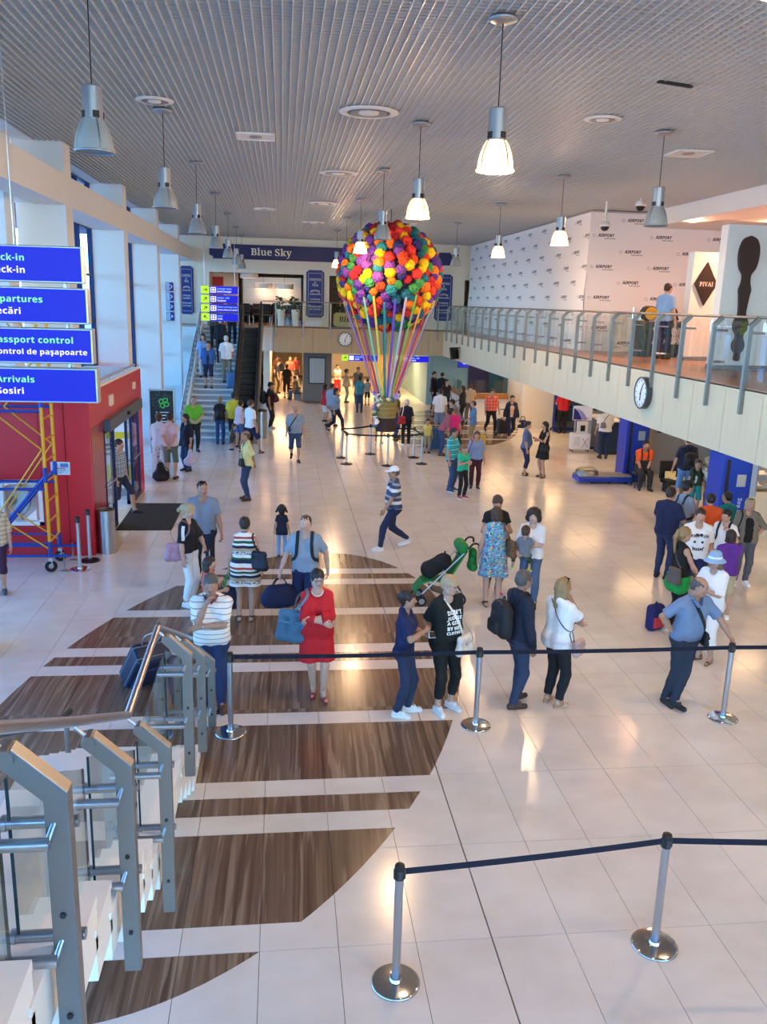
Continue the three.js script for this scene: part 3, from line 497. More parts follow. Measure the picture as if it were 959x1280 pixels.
// ---------- red entrance vestibule ----------
{
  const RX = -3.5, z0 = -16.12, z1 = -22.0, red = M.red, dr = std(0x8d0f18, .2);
  const t = thing('entrance_vestibule', 'red clad entrance vestibule with sliding glass doors on its right side', 'vestibule', [0, 0, 0]);
  // front wall panels around a window opening
  const win = [-5.16, -4.4, .6, 1.46];
  for (const [a, b, c, d] of [[-6.6, win[0], 0, 3.05], [win[0], win[1], 0, win[2]], [win[0], win[1], win[3], 3.05], [win[1], -3.95, 0, 3.05], [-3.94, RX, 0, 3.05]]) part('wall_panel', bx(a + .004, b - .004, c + .003, d - .003, z0, z0 - .12), red, t);
  const wf = part('window_frame', [bx(win[0], win[1], win[2], win[2] + .07, z0 + .03, z0 - .1), bx(win[0], win[1], win[3] - .07, win[3], z0 + .03, z0 - .1), bx(win[0], win[0] + .07, win[2], win[3], z0 + .03, z0 - .1), bx(win[1] - .07, win[1], win[2], win[3], z0 + .03, z0 - .1)], M.white, t);
  part('pane', plane(.66, .76, (win[0] + win[1]) / 2, 1.03, z0 - .03), M.glass, wf);
  // side wall with door opening
  part('door_header', [bx(RX - .12, RX, 2.4, 3.05, z0 - .01, z1)], red, t);
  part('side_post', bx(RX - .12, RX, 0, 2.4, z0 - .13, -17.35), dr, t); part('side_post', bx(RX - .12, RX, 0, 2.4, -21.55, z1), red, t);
  part('back_wall', bx(-6.6, RX, 0, 3.05, z1, z1 - .1), red, t); part('inner_lining', bx(-6.5, RX - .13, .02, 3.03, z1 + .03, z1 + .005), M.plaster, t); part('outer_wall', [bx(-6.6, -6.5, 0, 3.05, z0 - .12, -17), bx(-6.6, -6.5, 0, 3.05, -21.5, z1)], red, t);
  part('roof', bx(-6.6, RX - .02, 3.05, 3.1, z0, z1), M.white, t);
  part('roof_rail', [bar([RX - .1, 3.16, z0 - .3], [RX - .1, 3.16, z1 + .2], .03, 8), ...[-17, -18.7, -20.4].map((z) => bar([RX - .1, 3.08, z], [RX - .1, 3.16, z], .015))], M.alu, t);
  const dbox = part('door_drive', rbox(RX + .03, 2.28, -19.4, .2, .24, 4.0, .015), std(0x4a5560, .35, .6), t); part('sensor', rbox(RX + .15, 2.3, -19.4, .06, .07, .18, .01), M.black, dbox);
  part('wall_box', [rbox(RX + .03, 2.72, -18.1, .06, .22, .26, .01)], M.cream, t); part('wall_box', rbox(RX + .03, 2.75, -20.9, .06, .16, .16, .01), M.cream, t);
  const fr = std(0x1a2c58, .4, .3);
  for (const [a, b, off] of [[-17.38, -18.4, -.02], [-17.6, -18.62, -.1], [-20.3, -21.3, -.1], [-20.5, -21.52, -.02]]) {
    const d = part('door_leaf', [bx(RX + off - .03, RX + off + .03, .02, 2.2, a, a - .05), bx(RX + off - .03, RX + off + .03, .02, 2.2, b + .05, b), bx(RX + off - .03, RX + off + .03, .02, .12, a, b), bx(RX + off - .03, RX + off + .03, 2.12, 2.2, a, b)], fr, t);
    part('pane', plane(Math.abs(b - a) - .1, 2.0, RX + off, 1.12, (a + b) / 2, Math.PI / 2), M.glass, d);
    part('push_bar', bar([RX + off + .05, 1.05, a - .06], [RX + off + .05, 1.05, b + .06], .018), M.brushed, d);
  }
  const sg = thing('wall_notice', 'small pale blue notice on the red wall behind the scaffold', 'notice', [-4.05, 1.68, z0 + .012]);
  part('plate', rbox(0, 0, 0, .34, .24, .014, .004), M.white, sg);
  part('notice_print', plane(.32, .22, 0, 0, .009), printed(canvas(128, 88, (g, w, h) => { g.fillStyle = '#bcd3e2'; g.fillRect(0, 0, w, h); g.fillStyle = '#4a6fa8'; g.fillRect(64, 6, 58, 30); g.fillStyle = '#c23c40'; g.fillRect(40, 40, 60, 8); g.fillStyle = '#5a6a7a'; for (let i = 0; i < 4; i++) { g.fillRect(8, 10 + i * 9, 44, 4); g.fillRect(8, 54 + i * 8, 100 - i * 12, 3); } })), sg);
  const hr = thing('hose_reel', 'round grey hose reel behind the window of the red wall', 'hose reel', [-5.02, 1.0, z0 - .36]);
  part('drum', new THREE.CylinderGeometry(.3, .3, .14, 32).rotateX(Math.PI / 2), std(0xc6ccce, .4, .4), hr); part('hub', new THREE.CylinderGeometry(.08, .08, .2, 20).rotateX(Math.PI / 2), M.grey, hr); part('rim', new THREE.TorusGeometry(.3, .025, 8, 32).translate(0, 0, .08), M.alu, hr);
  part('stand', [bar([0, 0, -.1], [-.25, -1.0, -.1], .02), bar([0, 0, -.1], [.25, -1.0, -.1], .02)], M.grey, hr);
  const ad = thing('poster_stand', 'yellow and white poster stand inside the glass entrance', 'poster', [-4.35, 0, -21.4], .12);
  part('panel', rbox(0, 1.1, 0, 1.3, 1.9, .05, .01), M.white, ad); part('poster_print', plane(1.26, 1.84, 0, 1.1, .028), printed(canvas(128, 160, (g, w, h) => { g.fillStyle = '#e9ecec'; g.fillRect(0, 0, w, h); g.fillStyle = '#d8c728'; g.fillRect(0, 40, w, 14); g.fillRect(0, 110, w, 34); g.fillStyle = '#404a58'; for (let i = 0; i < 4; i++) g.fillRect(12, 64 + i * 10, 100 - i * 14, 5); })), ad); part('foot', box(0, .08, 0, 1.3, .16, .4), M.grey, ad);
}
{ // scaffold
  const t = thing('scaffold_tower', 'yellow and blue mobile scaffold tower in front of the red wall', 'scaffold', [0, 0, 0]), Y = std(0xe3a61b, .4, .2), B = std(0x1d3f9a, .4, .2);
  const xs = [-4.06, -6.0], zs = [-15.12, -15.78];
  for (const x of xs) for (const z of zs) {
    part('post', bar([x, .38, z], [x, 4.3, z], .03, 12), Y, t);
    for (const y of [.3, 1.62, 2.92]) part('coupler', bar([x, y, z], [x, y + .26, z], .036, 12), B, t);
    const w = part('wheel', new THREE.TorusGeometry(.075, .032, 8, 18).rotateY(.3).translate(x, .107, z), M.rubber, t); part('fork', [box(x, .2, z, .07, .12, .05)], M.alu, w);
    part('jack', [bar([x + .22, .02, z - .02], [x + .22, .36, z - .02], .014, 8), cyl(x + .22, 0, z - .02, .07, .06, .025, 16)], M.brushed, t);
  }
  for (const x of xs) for (let y = .55; y < 4.2; y += .36) part('rung', bar([x, y, zs[0]], [x, y, zs[1]], .017, 8), Y, t);
  for (const z of zs) {
    for (const y of [.3, 1.5, 2.85]) part('ledger', bar([xs[1], y, z], [xs[0] + .34 * (y < 1), y, z], .026, 8), B, t);
    part('ledger', bar([xs[1], .52, z], [xs[0], .52, z], .02, 8), B, t);
    const zig = [[.45, -4.08], [1.02, -4.9], [2.2, -4.08], [2.85, -4.85], [3.75, -4.08], [4.3, -4.5]];
    for (let i = 0; i < 5; i++) part('brace', bar([zig[i][1], zig[i][0], z + .04], [zig[i + 1][1], zig[i + 1][0], z + .04], .014, 8), Y, t);
    part('outrigger', bar([-4.05, 1.75, z - .03], [-5.15, .45, z - .03], .03, 8), B, t);
  }
  part('outrigger_tie', bar([-5.1, .55, zs[0]], [-4.06, .3, zs[1]], .02), B, t);
}
{ // bin, mat, board
  const b = thing('waste_bin', 'tall brushed steel bin beside the red entrance', 'bin', [-3.33, 0, -16.35]);
  part('body', lathe([[0, .02], [.16, .02], [.165, .0], [.165, .82], [.15, .84]], 32), M.steel, b); part('rim', new THREE.TorusGeometry(.155, .014, 8, 32).rotateX(Math.PI / 2).translate(0, .84, 0), M.brushed, b); part('liner', cyl(0, .3, 0, .15, .15, .5, 24), M.black, b);
  const b2 = thing('waste_bin', 'steel bin with dark bag beside the escalator foot', 'bin', [-.75, 0, -30.7]);
  part('body', lathe([[0, .02], [.21, .02], [.215, 0], [.215, .95], [.19, .97]], 32), M.steel, b2); part('bag', lathe([[.2, .93], [.22, 1.0], [.1, 1.04], [0, 1.02]], 20), M.black, b2);
  const m = thing('door_mat', 'dark grey ribbed door mat before the glass entrance', 'mat', [-2.9, 0, -19.2]); part('backing', box(0, .007, 0, 1.15, .014, 2.45), M.black, m); const r = []; for (let i = 0; i < 28; i++) r.push(box(-.55 + i * .041, .017, 0, .024, .01, 2.4)); part('ribs', r, std(0x2e2f31, .95), m).userData.kind = 'stuff';
  const k = thing('notice_board', 'black framed advertising screen with a green emblem at the foot of a white fin', 'board', [-3.75, 0, -27.6]);
  part('frame', [rbox(-.38, 1, 0, .05, 2, .1, .01), rbox(.38, 1, 0, .05, 2, .1, .01), rbox(0, 1.97, 0, .8, .05, .1, .01), rbox(0, .2, 0, .8, .05, .1, .01)], M.alu, k); part('panel', box(0, 1.08, -.01, .74, 1.74, .05), M.black, k);
  part('poster_print', plane(.72, 1.7, 0, 1.08, .02), printed(canvas(256, 604, (g, w, h) => { g.fillStyle = '#15171a'; g.fillRect(0, 0, w, h); g.strokeStyle = '#3fbf3a'; g.lineWidth = 12; for (let i = 0; i < 4; i++) { g.beginPath(); g.ellipse(150 + 34 * Math.cos(i * 1.57 + .5), 130 + 34 * Math.sin(i * 1.57 + .5), 26, 20, i, 0, 7); g.stroke(); } g.fillStyle = '#b8c9a0'; for (let i = 0; i < 90; i++) g.fillRect(hash(i, 1, 2) * 256, hash(i, 3, 2) * 200, 5, 3); g.fillStyle = '#cdd'; for (let i = 0; i < 8; i++) g.fillRect(60, 230 + i * 34, 140 - (i % 3) * 20, 10); })), k);
}
// ---------- printed fabric banner, upper right cafe ----------
{
  const logo = (bg) => canvas(512, 256, (g, w, h) => { g.fillStyle = bg; g.fillRect(0, 0, w, h); const one = (x, y) => { g.save(); g.translate(x, y); g.transform(1, 0, -.15, 1, 0, 0); txt(g, 'AIRPORT', 0, 0, 34, '#2d2b36', '900'); txt(g, 'International', 62, 24, 15, '#5b5660'); g.restore(); g.strokeStyle = '#b3aab0'; g.lineWidth = 4; g.beginPath(); g.arc(x - 34, y + 4, 13, .4, 4.4); g.stroke(); g.beginPath(); g.moveTo(x - 50, y - 2); g.quadraticCurveTo(x - 36, y - 10, x - 20, y + 4); g.stroke(); }; one(80, 50); one(330, 178); });
  const tx = rep(logo('#efe9e6'), 1.7, .85);
  const fab = new THREE.MeshStandardMaterial({ map: tx, roughness: .85 });
  const t = thing('printed_banner', 'tall white fabric banner printed with small airport logos closing off the upper right floor', 'banner', [0, 0, 0]);
  const sheet = (w, h, wave, f) => { const g = new THREE.PlaneGeometry(w, h, 80, 26), p = g.attributes.position, u = g.attributes.uv; for (let i = 0; i < p.count; i++) { const a = u.getX(i), b = u.getY(i); p.setZ(i, wave * (Math.sin(a * f + 3 * b) * Math.sin(b * 9 + a * f * .4) * .6 + Math.abs(Math.sin(a * f * .5 + 2 * (1 - b))) * (1 - b) * .5)); u.setXY(i, a * w, b * h); } g.computeVertexNormals(); return g; };
  part('side_sheet', sheet(16, 3.9, .05, 26).rotateY(-Math.PI / 2).translate(8.62, 5.55, -32.6), fab, t);
  part('front_sheet', sheet(5.8, 3.9, .035, 12).translate(11.5, 5.55, -24.6), fab, t);
  part('backing_wall', [bx(8.7, 8.85, 3.62, 7.5, -24.8, -40.9), bx(8.7, 14.3, 3.62, 7.5, -24.75, -24.9)], M.plaster, t);
  part('top_rail', [bar([8.6, 7.47, -24.58], [8.6, 7.47, -40.6], .03), bar([8.6, 7.47, -24.56], [14.3, 7.47, -24.56], .03)], M.alu, t);
}
{
  const c = thing('cafe_counter', 'dark green cafe counter with a white zigzag band in the upper right', 'counter', [11.6, 3.62, -22.3]);
  part('body', rbox(0, .43, 0, 4.4, .86, .7, .02), std(0x1f3a36, .5), c); part('worktop', rbox(0, .89, 0, 4.5, .06, .8, .015), std(0x6b4a30, .4), c);
  part('zigzag_band', box(0, .55, .352, 4.3, .46, .012), std(0x23423e, .6), c);
  for (let k = 0; k < 18; k++) for (let j = 0; j < 3; j++) { const x = -2.0 + k * .235 + j * .06, sg = k % 2 ? -1 : 1; part('zigzag_stripe', [flatBar([x, .34, .365], [x + sg * .09, .55, .365], .036, .014), flatBar([x + sg * .09, .55, .365], [x, .76, .365], .036, .014)], M.white, c); }
  part('plinth', box(0, .04, .03, 4.35, .08, .66), M.dark, c);
  const dp = (name, label, x, z, w, h, th) => { const p = thing(name, label, 'panel', [x, 3.62, z]); part('panel', rbox(0, h / 2, 0, w, h, th, .01), M.white, p); part('foot', box(0, .05, 0, w, .1, th + .1), M.grey, p); return p; };
  const p1 = dp('sign_panel', 'white upright panel with a dark diamond plaque behind the cafe counter', 10.3, -20.9, .75, 2.6, .32);
  const dm = part('plaque', extr([[0, -.5], [.28, 0], [0, .5], [-.28, 0]], .04, .01).translate(-.02, 1.85, .17), std(0x2c1f1c, .5), p1);
  part('plaque_lettering', plane(.4, .26, -.02, 1.85, .225), new THREE.MeshStandardMaterial({ map: canvas(192, 120, (g, w, h) => { g.clearRect(0, 0, w, h); txt(g, 'PIVAI', 96, 62, 66, '#d9cfc6', 'bold', 'serif', 'center', 170); }), transparent: true, alphaTest: .4 }), dm);
  const p2 = dp('spoon_panel', 'tall white panel carrying a giant dark wooden spoon in the upper right', 10.05, -17.75, 1.9, 2.95, .3);
  const sp = [[.0, 2.72], [.13, 2.66], [.2, 2.5], [.21, 2.3], [.17, 2.1], [.09, 1.98], [.075, 1.9], [.085, 1.78], [.12, 1.66], [.1, 1.52], [.07, 1.2], [.1, 1.1], [.15, .98], [.14, .86], [.08, .76], [.075, .66], [.12, .55], [.11, .44], [.05, .35], [.05, .22]];
  const pts = sp.concat(sp.slice(1).reverse().map(([x, y]) => [-x, y]));
  const spc = new THREE.SplineCurve(pts.concat([pts[0]]).map((p) => new THREE.Vector2(...p))).getPoints(160).slice(0, -1).map((p) => [p.x, p.y]);
  part('wooden_spoon', extr(spc, .05, .015).translate(-.47, 0, .17), std(0x3d241a, .6), p2);
  const p3 = thing('advert_column', 'bright turquoise advertising column at the right edge of the upper cafe', 'column', [11.0, 3.62, -15.6]); part('panel', rbox(0, .9, 0, .5, 1.8, .3, .02), std(0x2b7f9c, .5), p3); part('base', box(0, .06, 0, .6, .12, .4), M.dark, p3);
  for (const [i, x] of [-.45, .15].entries()) { const d = thing('barrel_display', ['round yellow front display tub on the cafe counter', 'round dark front display tub on the cafe counter'][i], 'tub', [9.95 + x * .9, 4.54, -22.2]); part('tub', new THREE.CylinderGeometry(.19, .19, .3, 28).rotateX(Math.PI / 2).translate(0, .19, 0), M.dark, d); part('lid', new THREE.CylinderGeometry(.165, .165, .02, 28).rotateX(Math.PI / 2).translate(0, .19, .155), std(i ? 0x3a2a22 : 0xe0b02c, .5), d); }
  const dl = thing('downlight', 'small warm recessed downlight in the white cafe soffit', 'lamp', [11.2, 7.08, -19.6]); part('trim', lathe([[.08, .005], [.11, 0], [.1, -.012], [.08, -.006]], 24), M.white, dl); part('lens', new THREE.CircleGeometry(.08, 24).rotateX(Math.PI / 2).translate(0, -.004, 0), glow(0xffc890, 4), dl);
  { const l = new THREE.SpotLight(0xffb488, 45, 0, 1.1, .6, 2); l.position.set(0, -.03, 0); l.target.position.set(0, -3, -1.6); l.shadow.radius = 4; l.castShadow = true; dl.add(l, l.target); }
  const dl2 = copyOf(dl, [10.7, 7.08, -22.6], 0, 'small warm recessed downlight at the far edge of the white cafe soffit');
  const dl3 = copyOf(dl, [12.6, 7.08, -22], 0, 'small warm recessed downlight in the soffit outside the picture');
  const bar2 = thing('glass_door', 'glass leaf with a pair of tall chrome bars before the banner', 'door', [9.7, 3.62, -23.6]); part('pane', box(-.25, .55, -.05, .8, 1.1, .012), M.glass, bar2); for (const x of [0, .22]) part('bar', bar([x, 0, 0], [x, 1.25, 0], .025, 12), M.chrome, bar2);
}
// ---------- far upper cafe furniture ----------
{
  for (const [i, x] of [-.07, .6].entries()) {
    const t = thing('potted_plant', ['left leafy plant in a glowing white tapered pot on the far gallery', 'right leafy plant in a glowing white tapered pot on the far gallery'][i], 'plant', [x, 3.64, -40.86]);
    part('pot', lathe([[0, 0], [.13, 0], [.2, .74], [.18, .75], [.16, .7], [0, .68]], 28), new THREE.MeshStandardMaterial({ color: 0xf4ead6, roughness: .5 }), t); part('soil', cyl(0, .66, 0, .17, .17, .03), M.dark, t);
    const leaf = new THREE.SphereGeometry(.1, 8, 6).scale(.55, .12, 1.1).translate(0, 0, .1); const lm = [std(0x24512a, .6), std(0x2f6834, .6), std(0x1b3f22, .6)];
    for (let k = 0; k < 46; k++) { const m = part('leaf', leaf, lm[k % 3], t), a = rr(0, 6.28), h = rr(.78, 1.28), r = rr(.02, .22); m.position.set(Math.cos(a) * r, h, Math.sin(a) * r); m.rotation.set(rr(-.6, .7), -a + 1.57, rr(-.5, .5)); m.scale.setScalar(rr(.8, 1.3)); }
    part('stem', [0, 1, 2].map((k) => bar([0, .68, 0], [Math.cos(k * 2) * .1, 1.1, Math.sin(k * 2) * .1], .012)), std(0x4a3a22, .8), t);
  }
  const tb = thing('cafe_table', 'dark cafe table with cloth behind the far gallery railing', 'table', [-1.2, 3.64, -41.9]); part('tabletop', rbox(0, .74, 0, .9, .05, .8, .01), M.dark, tb); part('cloth', [box(0, .62, .4, .9, .2, .01), box(0, .62, -.4, .9, .2, .01)], std(0x2a1c1e, .9), tb); for (const [x, z] of [[-.4, .35], [.4, .35], [-.4, -.35], [.4, -.35]]) part('leg', bar([x, 0, z], [x, .73, z], .02), M.black, tb);
  copyOf(tb, [-2.4, 3.64, -42.3], 0, 'dark cafe table behind the top of the far stairs'); copyOf(tb, [.0, 3.64, -42.4], 0, 'dark cafe table right behind the white plant pots');
  const ch = thing('cafe_chair', 'dark cafe chair at the gallery edge left of the plants', 'chair', [-.75, 3.64, -41.5]); part('seat', rbox(0, .45, 0, .42, .06, .42, .02), M.dark, ch); part('backrest', rbox(0, .75, .2, .42, .42, .05, .02), std(0x241a1c, .8), ch); for (const [x, z] of [[-.18, .18], [.18, .18], [-.18, -.18], [.18, -.18]]) part('leg', bar([x, 0, z], [x, .44, z], .016), M.alu, ch);
  [[-1.7, -41.5, 0, 'dark cafe chair at the gallery edge above the escalator'], [-.3, -41.6, 0, 'dark cafe chair behind the left plant pot'], [.4, -41.7, .2, 'dark cafe chair between the two plant pots'], [-1.2, -42.6, 3.1, 'dark cafe chair on the far side of the middle table'], [-2.3, -41.6, 0, 'dark cafe chair at the stair top']].forEach(([x, z, r, l]) => copyOf(ch, [x, 3.64, z], r, l));
  [[-1.55, 5.75, -42.2], [-.9, 5.3, -42.6], [.1, 5.3, -42.6]].forEach(([x, y, z], i) => { const d = thing('drum_lamp', ['highest', 'left lower', 'right lower'][i] + ' white drum lamp shade hanging inside the upper cafe', 'lamp', [x, y, z]); part('shade', lathe([[.42, 0], [.42, .24], [.4, .24], [.4, .0]], 32), M.white, d); part('diffuser', new THREE.CircleGeometry(.4, 32).rotateX(Math.PI / 2).translate(0, .01, 0), glow(0xffb070, 2.2), d); part('cord', bar([0, .24, 0], [0, 7.4 - y, 0], .008), M.black, d); if (i) { const l = new THREE.PointLight(0xffc490, 2.5, 0, 2); l.position.set(0, -.1, 0); l.castShadow = true; l.shadow.radius = 8; d.add(l); } });
  const rp = thing('wall_poster', 'tall red poster on the white wall at the far stair top', 'poster', [-3.05, 5.1, -43.2]); part('panel', rbox(0, 0, 0, .5, 1.4, .04, .01), std(0xb3202a, .5), rp); part('lower_strip', rbox(0, -.85, 0, .5, .2, .05, .01), M.white, rp);
  struct('wall_cafe_side', [bx(-4.9, -2.1, 3.64, 7.4, -43.3, -43.5), bx(2.2, 6.6, 3.64, 7.4, -45, -45.2)], M.plaster);
  const sh = thing('bottle_shelf', 'dark shelf of bottles between the menu board and the balloon', 'shelf', [2.35, 3.64, -41.6]); part('frame', [box(-.3, 1.2, 0, .04, 2.4, .35), box(.6, 1.2, 0, .04, 2.4, .35), box(.15, 1.2, -.16, .9, 2.4, .03)], std(0x4a3826, .6), sh); for (let i = 0; i < 5; i++) part('shelf_board', box(.15, .5 + i * .42, 0, .88, .03, .34), std(0x4a3826, .6), sh);
  const bp = lathe([[0, 0], [.035, 0], [.038, .16], [.014, .22], [.014, .28], [0, .28]], 12), bc = [[std(0x5a2a14, .2), 'brown'], [std(0x2a4a24, .2), 'green'], [std(0xc9a050, .2), 'amber']];
  for (const [i, row] of ['lower', 'upper'].entries()) for (let k = 0; k < 3; k++) { const m = fin(new THREE.Mesh(bp, bc[k][0])); m.name = numbered('bottle'); m.position.set(2.2 + k * .25, 4.58 + i * .42 - .42 + .003, -41.56); scene.add(m); tag(m, bc[k][1] + ' bottle on the ' + row + ' board of the dark cafe shelf', 'bottle', 'bottles on the dark cafe shelf'); }
}
// ---------- ground level, right side and far passages ----------
{
  struct('wall_counter_corner', [bx(9.64, 10.9, 0, 2.5, -33.8, -34.1), bx(10.75, 10.95, 0, 2.5, -34.1, -40.6)], M.cream);
  struct('wall_right_far', [bx(7.0, 7.3, 0, 2.5, -41.8, -57), bx(7.3, 14.3, 0, 2.5, -41.6, -41.8)], std(0x86aab4, .7));
  struct('wall_office', bx(12.9, 13.1, 0, 2.5, 3, -34), std(0x9b9a98, .7)); struct('wall_office_column', bx(10.5, 10.95, 0, 2.5, -24.3, -24.9), M.wood);
  struct('pillar_screen', bx(1.0, 2.36, 0.08, 2.5, -41.9, -43.2), std(0x6f6c68, .7)); 
  const scr = thing('blank_screen', 'tall grey framed blank screen on the dark pillar under the gallery', 'screen', [1.66, 1.55, -41.88]); part('frame', rbox(0, 0, 0, .8, 1.26, .06, .01), M.black, scr); part('display', plane(.72, 1.17, 0, 0, .032), std(0x9fa7ab, .35), scr);
  struct('wall_passage_left', bx(-.9, -.6, 0, 2.5, -42, -57), M.cream); struct('wall_passage_mid', bx(2.1, 2.36, 0, 2.5, -43.2, -57), M.wood); struct('wall_passage_end', bx(4.9, 6.2, 0, 2.5, -47.6, -47.8), std(0xb98a58, .6));
  // lit ceiling panels over the passages and check-in zone
  const pan = (x, z, k, label, c = 0xffcf98, w = 1.2, d = .6) => { const t = thing('ceiling_light', label, 'lamp', [x, 2.49, z], 0, 'flat lit panels under the galleries'); part('frame', box(0, -.01, 0, w + .06, .02, d + .06), M.white, t); part('diffuser', new THREE.PlaneGeometry(w, d).rotateX(Math.PI / 2).translate(0, -.022, 0), glow(c, 2.4), t); const l = new THREE.RectAreaLight(c, k, w, d); l.position.set(0, -.03, 0); l.rotation.x = -Math.PI / 2; t.add(l); };
  for (const [x, z, w] of [[.2, -45], [.2, -49], [3.6, -44], [5.6, -45.2], [3.6, -49], [3.6, -53]]) pan(x, z, LAMP.shop * 6, (x < 1 ? 'left' : x < 4 ? 'middle' : 'right') + ' passage warm light panel, ' + (z > -46 ? 'nearest' : z > -50 ? 'second' : 'farthest') + ' one behind the gallery front');
  for (const [x, z] of [[9.3, -39], [9.3, -35.5], [9.5, -30], [9.5, -25.5], [9.5, -21], [9.5, -16], [9.5, -11.5], [9.5, -7], [12, -27.5], [12, -20], [10.2, -31.6], [8.6, -33.2]]) pan(x, z, LAMP.shop, 'warm soffit panel under the right balcony ' + ({ '-39': 'above the two suited men', '-35.5': 'above the check-in desk', '-30': 'above the open hall before the desk', '-25.5': 'above the stout woman', '-21': 'above the seated worker', '-16': 'above the second blue machine', '-11.5': 'right of the sun hat woman', '-7': 'nearest the camera', '-27.5': 'above the grey counter', '-20': 'above the denim shorts man', '-31.6': 'above the leaflet stand', '-33.2': 'above the coral shirt man' })[z]);
  // check-in desk with screens
  const dk = thing('check_in_desk', 'long pale desk with wooden top edge under the far right balcony', 'desk', [0, 0, 0]);
  part('front', bx(7.9, 9.6, 0, .95, -36.2, -36.3), M.white, dk); part('top_edge', rbox(8.75, 1.05, -36.25, 1.75, .22, .3, .01), std(0x9a6a3c, .5), dk); part('side_front', bx(7.72, 7.8, 0, .95, -36.4, -40.8), M.white, dk); part('side_top', rbox(7.76, 1.02, -38.6, .3, .1, 4.6, .01), std(0x8a6a48, .5), dk);
  for (const z of [-37.6, -39, -40.3]) part('glass_screen', box(7.76, 1.35, z, .012, .5, 1.1), M.glass, dk);
  part('glass_screen', box(8.7, 1.45, -36.25, 1.5, .55, .012), M.glass, dk);
  const pw = (x0, x1, c, nm, label) => { const t = thing('wall_panel', label, 'panel', [(x0 + x1) / 2, 0, -41.5]); part('board', rbox(0, 1.25, 0, x1 - x0, 2.4, .06, .01), std(c, .45), t); part('base_strip', box(0, .05, .01, x1 - x0, .1, .08), M.grey, t); };
  pw(9.0, 10.0, 0x1c1f55, '', 'dark blue wall panel behind the check-in desk'); pw(10.02, 10.74, 0x1f5a6a, '', 'teal wall panel behind the check-in desk');
  const tv = thing('screen', 'black monitor on a bracket arm at the far end of the right balcony front', 'screen', [7.25, 2.95, -36.6], -2.3); part('panel', rbox(0, -.15, 0, .62, .5, .07, .01).rotateX(.2), M.black, tv); part('arm', [bar([0, .05, -.03], [-.1, .12, -.35], .02)], M.black, tv);
  const es = thing('small_screen', 'small lit blue screen under the balcony end', 'screen', [8.3, 2.2, -39.5]); part('case', rbox(0, 0, 0, .55, .4, .08, .01), M.navy, es); part('display', plane(.5, .35, 0, 0, .042), new THREE.MeshStandardMaterial({ color: 0x222222, emissive: 0xffffff, emissiveIntensity: .8, emissiveMap: canvas(128, 90, (g, w, h) => { g.fillStyle = '#1a1fb8'; g.fillRect(0, 0, w, h); g.fillStyle = '#cfe0ff'; g.fillRect(40, 20, 60, 16); g.fillRect(56, 44, 48, 12); }) }), es); part('hanger', bar([0, .2, 0], [0, .3, 0], .02), M.dark, es);
  // blue steel trolley beside the red shirt man
  const tr = thing('luggage_trolley', 'blue tubular trolley rack before the cream wall under the balcony', 'trolley', [11.2, 0, -33.1]); const bl = std(0x1d2f8a, .4, .3);
  for (const x of [-.55, .55]) part('side_hoop', tube([[x, .05, .3], [x, .9, .28], [x * .9, 1.5, .1], [x * .7, 1.6, -.1], [x * .7, .4, -.3]], .025, 30, 8), bl, tr); for (const y of [.12, .5, 1.0]) part('cross_bar', bar([-.55, y, .28], [.55, y, .28], .02), bl, tr); part('deck', box(0, .12, 0, 1.0, .03, .6), bl, tr); for (const x of [-.5, .5]) part('wheel', new THREE.TorusGeometry(.05, .02, 6, 14).rotateY(Math.PI / 2).translate(x, .07, -.25), M.rubber, tr);
  // brochure rack with poster
  const rk = thing('info_stand', 'white leaflet stand with a blue and white poster and a crossed-out drawing', 'stand', [10.2, 0, -28.45]);
  part('cabinet', rbox(0, .36, 0, .66, .56, .3, .01), M.white, rk); part('drawing', plane(.6, .5, 0, .36, .152), printed(canvas(192, 160, (g, w, h) => { g.fillStyle = '#f0f0ee'; g.fillRect(0, 0, w, h); g.strokeStyle = '#666'; for (let i = 0; i < 7; i++) { g.fillStyle = '#889'; g.fillRect(14, 30 + i * 14, 70, 3); } g.strokeStyle = '#b04040'; g.lineWidth = 5; g.beginPath(); g.moveTo(110, 40); g.lineTo(170, 140); g.moveTo(170, 40); g.lineTo(110, 140); g.stroke(); })), rk); for (const x of [-.28, .28]) for (const z of [-.1, .1]) part('foot', cyl(x, 0, z, .02, .02, .09, 10), M.dark, rk);
  part('post', [box(-.2, .9, -.05, .04, .7, .04), box(.2, .9, -.05, .04, .7, .04)], M.alu, rk); part('leaflet_box', rbox(.03, .85, .05, .36, .4, .12, .01), M.white, rk); part('leaflets', box(.03, .82, .115, .16, .2, .02), M.black, rk); part('poster_board', rbox(.02, 1.33, 0, .68, .5, .03, .008), M.white, rk);
  part('poster_print', plane(.64, .46, .02, 1.33, .018), printed(canvas(192, 138, (g, w, h) => { g.fillStyle = '#e6e8f2'; g.fillRect(0, 0, w, h); g.fillStyle = '#1d1f7a'; g.beginPath(); g.moveTo(0, 20); g.quadraticCurveTo(60, 40, 90, 138); g.lineTo(0, 138); g.fill(); g.fillStyle = '#8f98d6'; g.beginPath(); g.moveTo(20, 20); g.quadraticCurveTo(110, 40, 150, 138); g.lineTo(90, 138); g.quadraticCurveTo(70, 50, 20, 20); g.fill(); g.fillStyle = '#d05060'; g.fillRect(110, 120, 70, 6); })), rk);
  const ct = (x, z, w, label, m) => { const t = thing('counter', label, 'counter', [x, 0, z]); part('body', rbox(0, .55, 0, w, 1.1, .7, .015), m, t); part('worktop', rbox(0, 1.13, 0, w + .06, .05, .78, .012), M.white, t); part('plinth', box(0, .04, .02, w - .04, .08, .68), M.dark, t); };
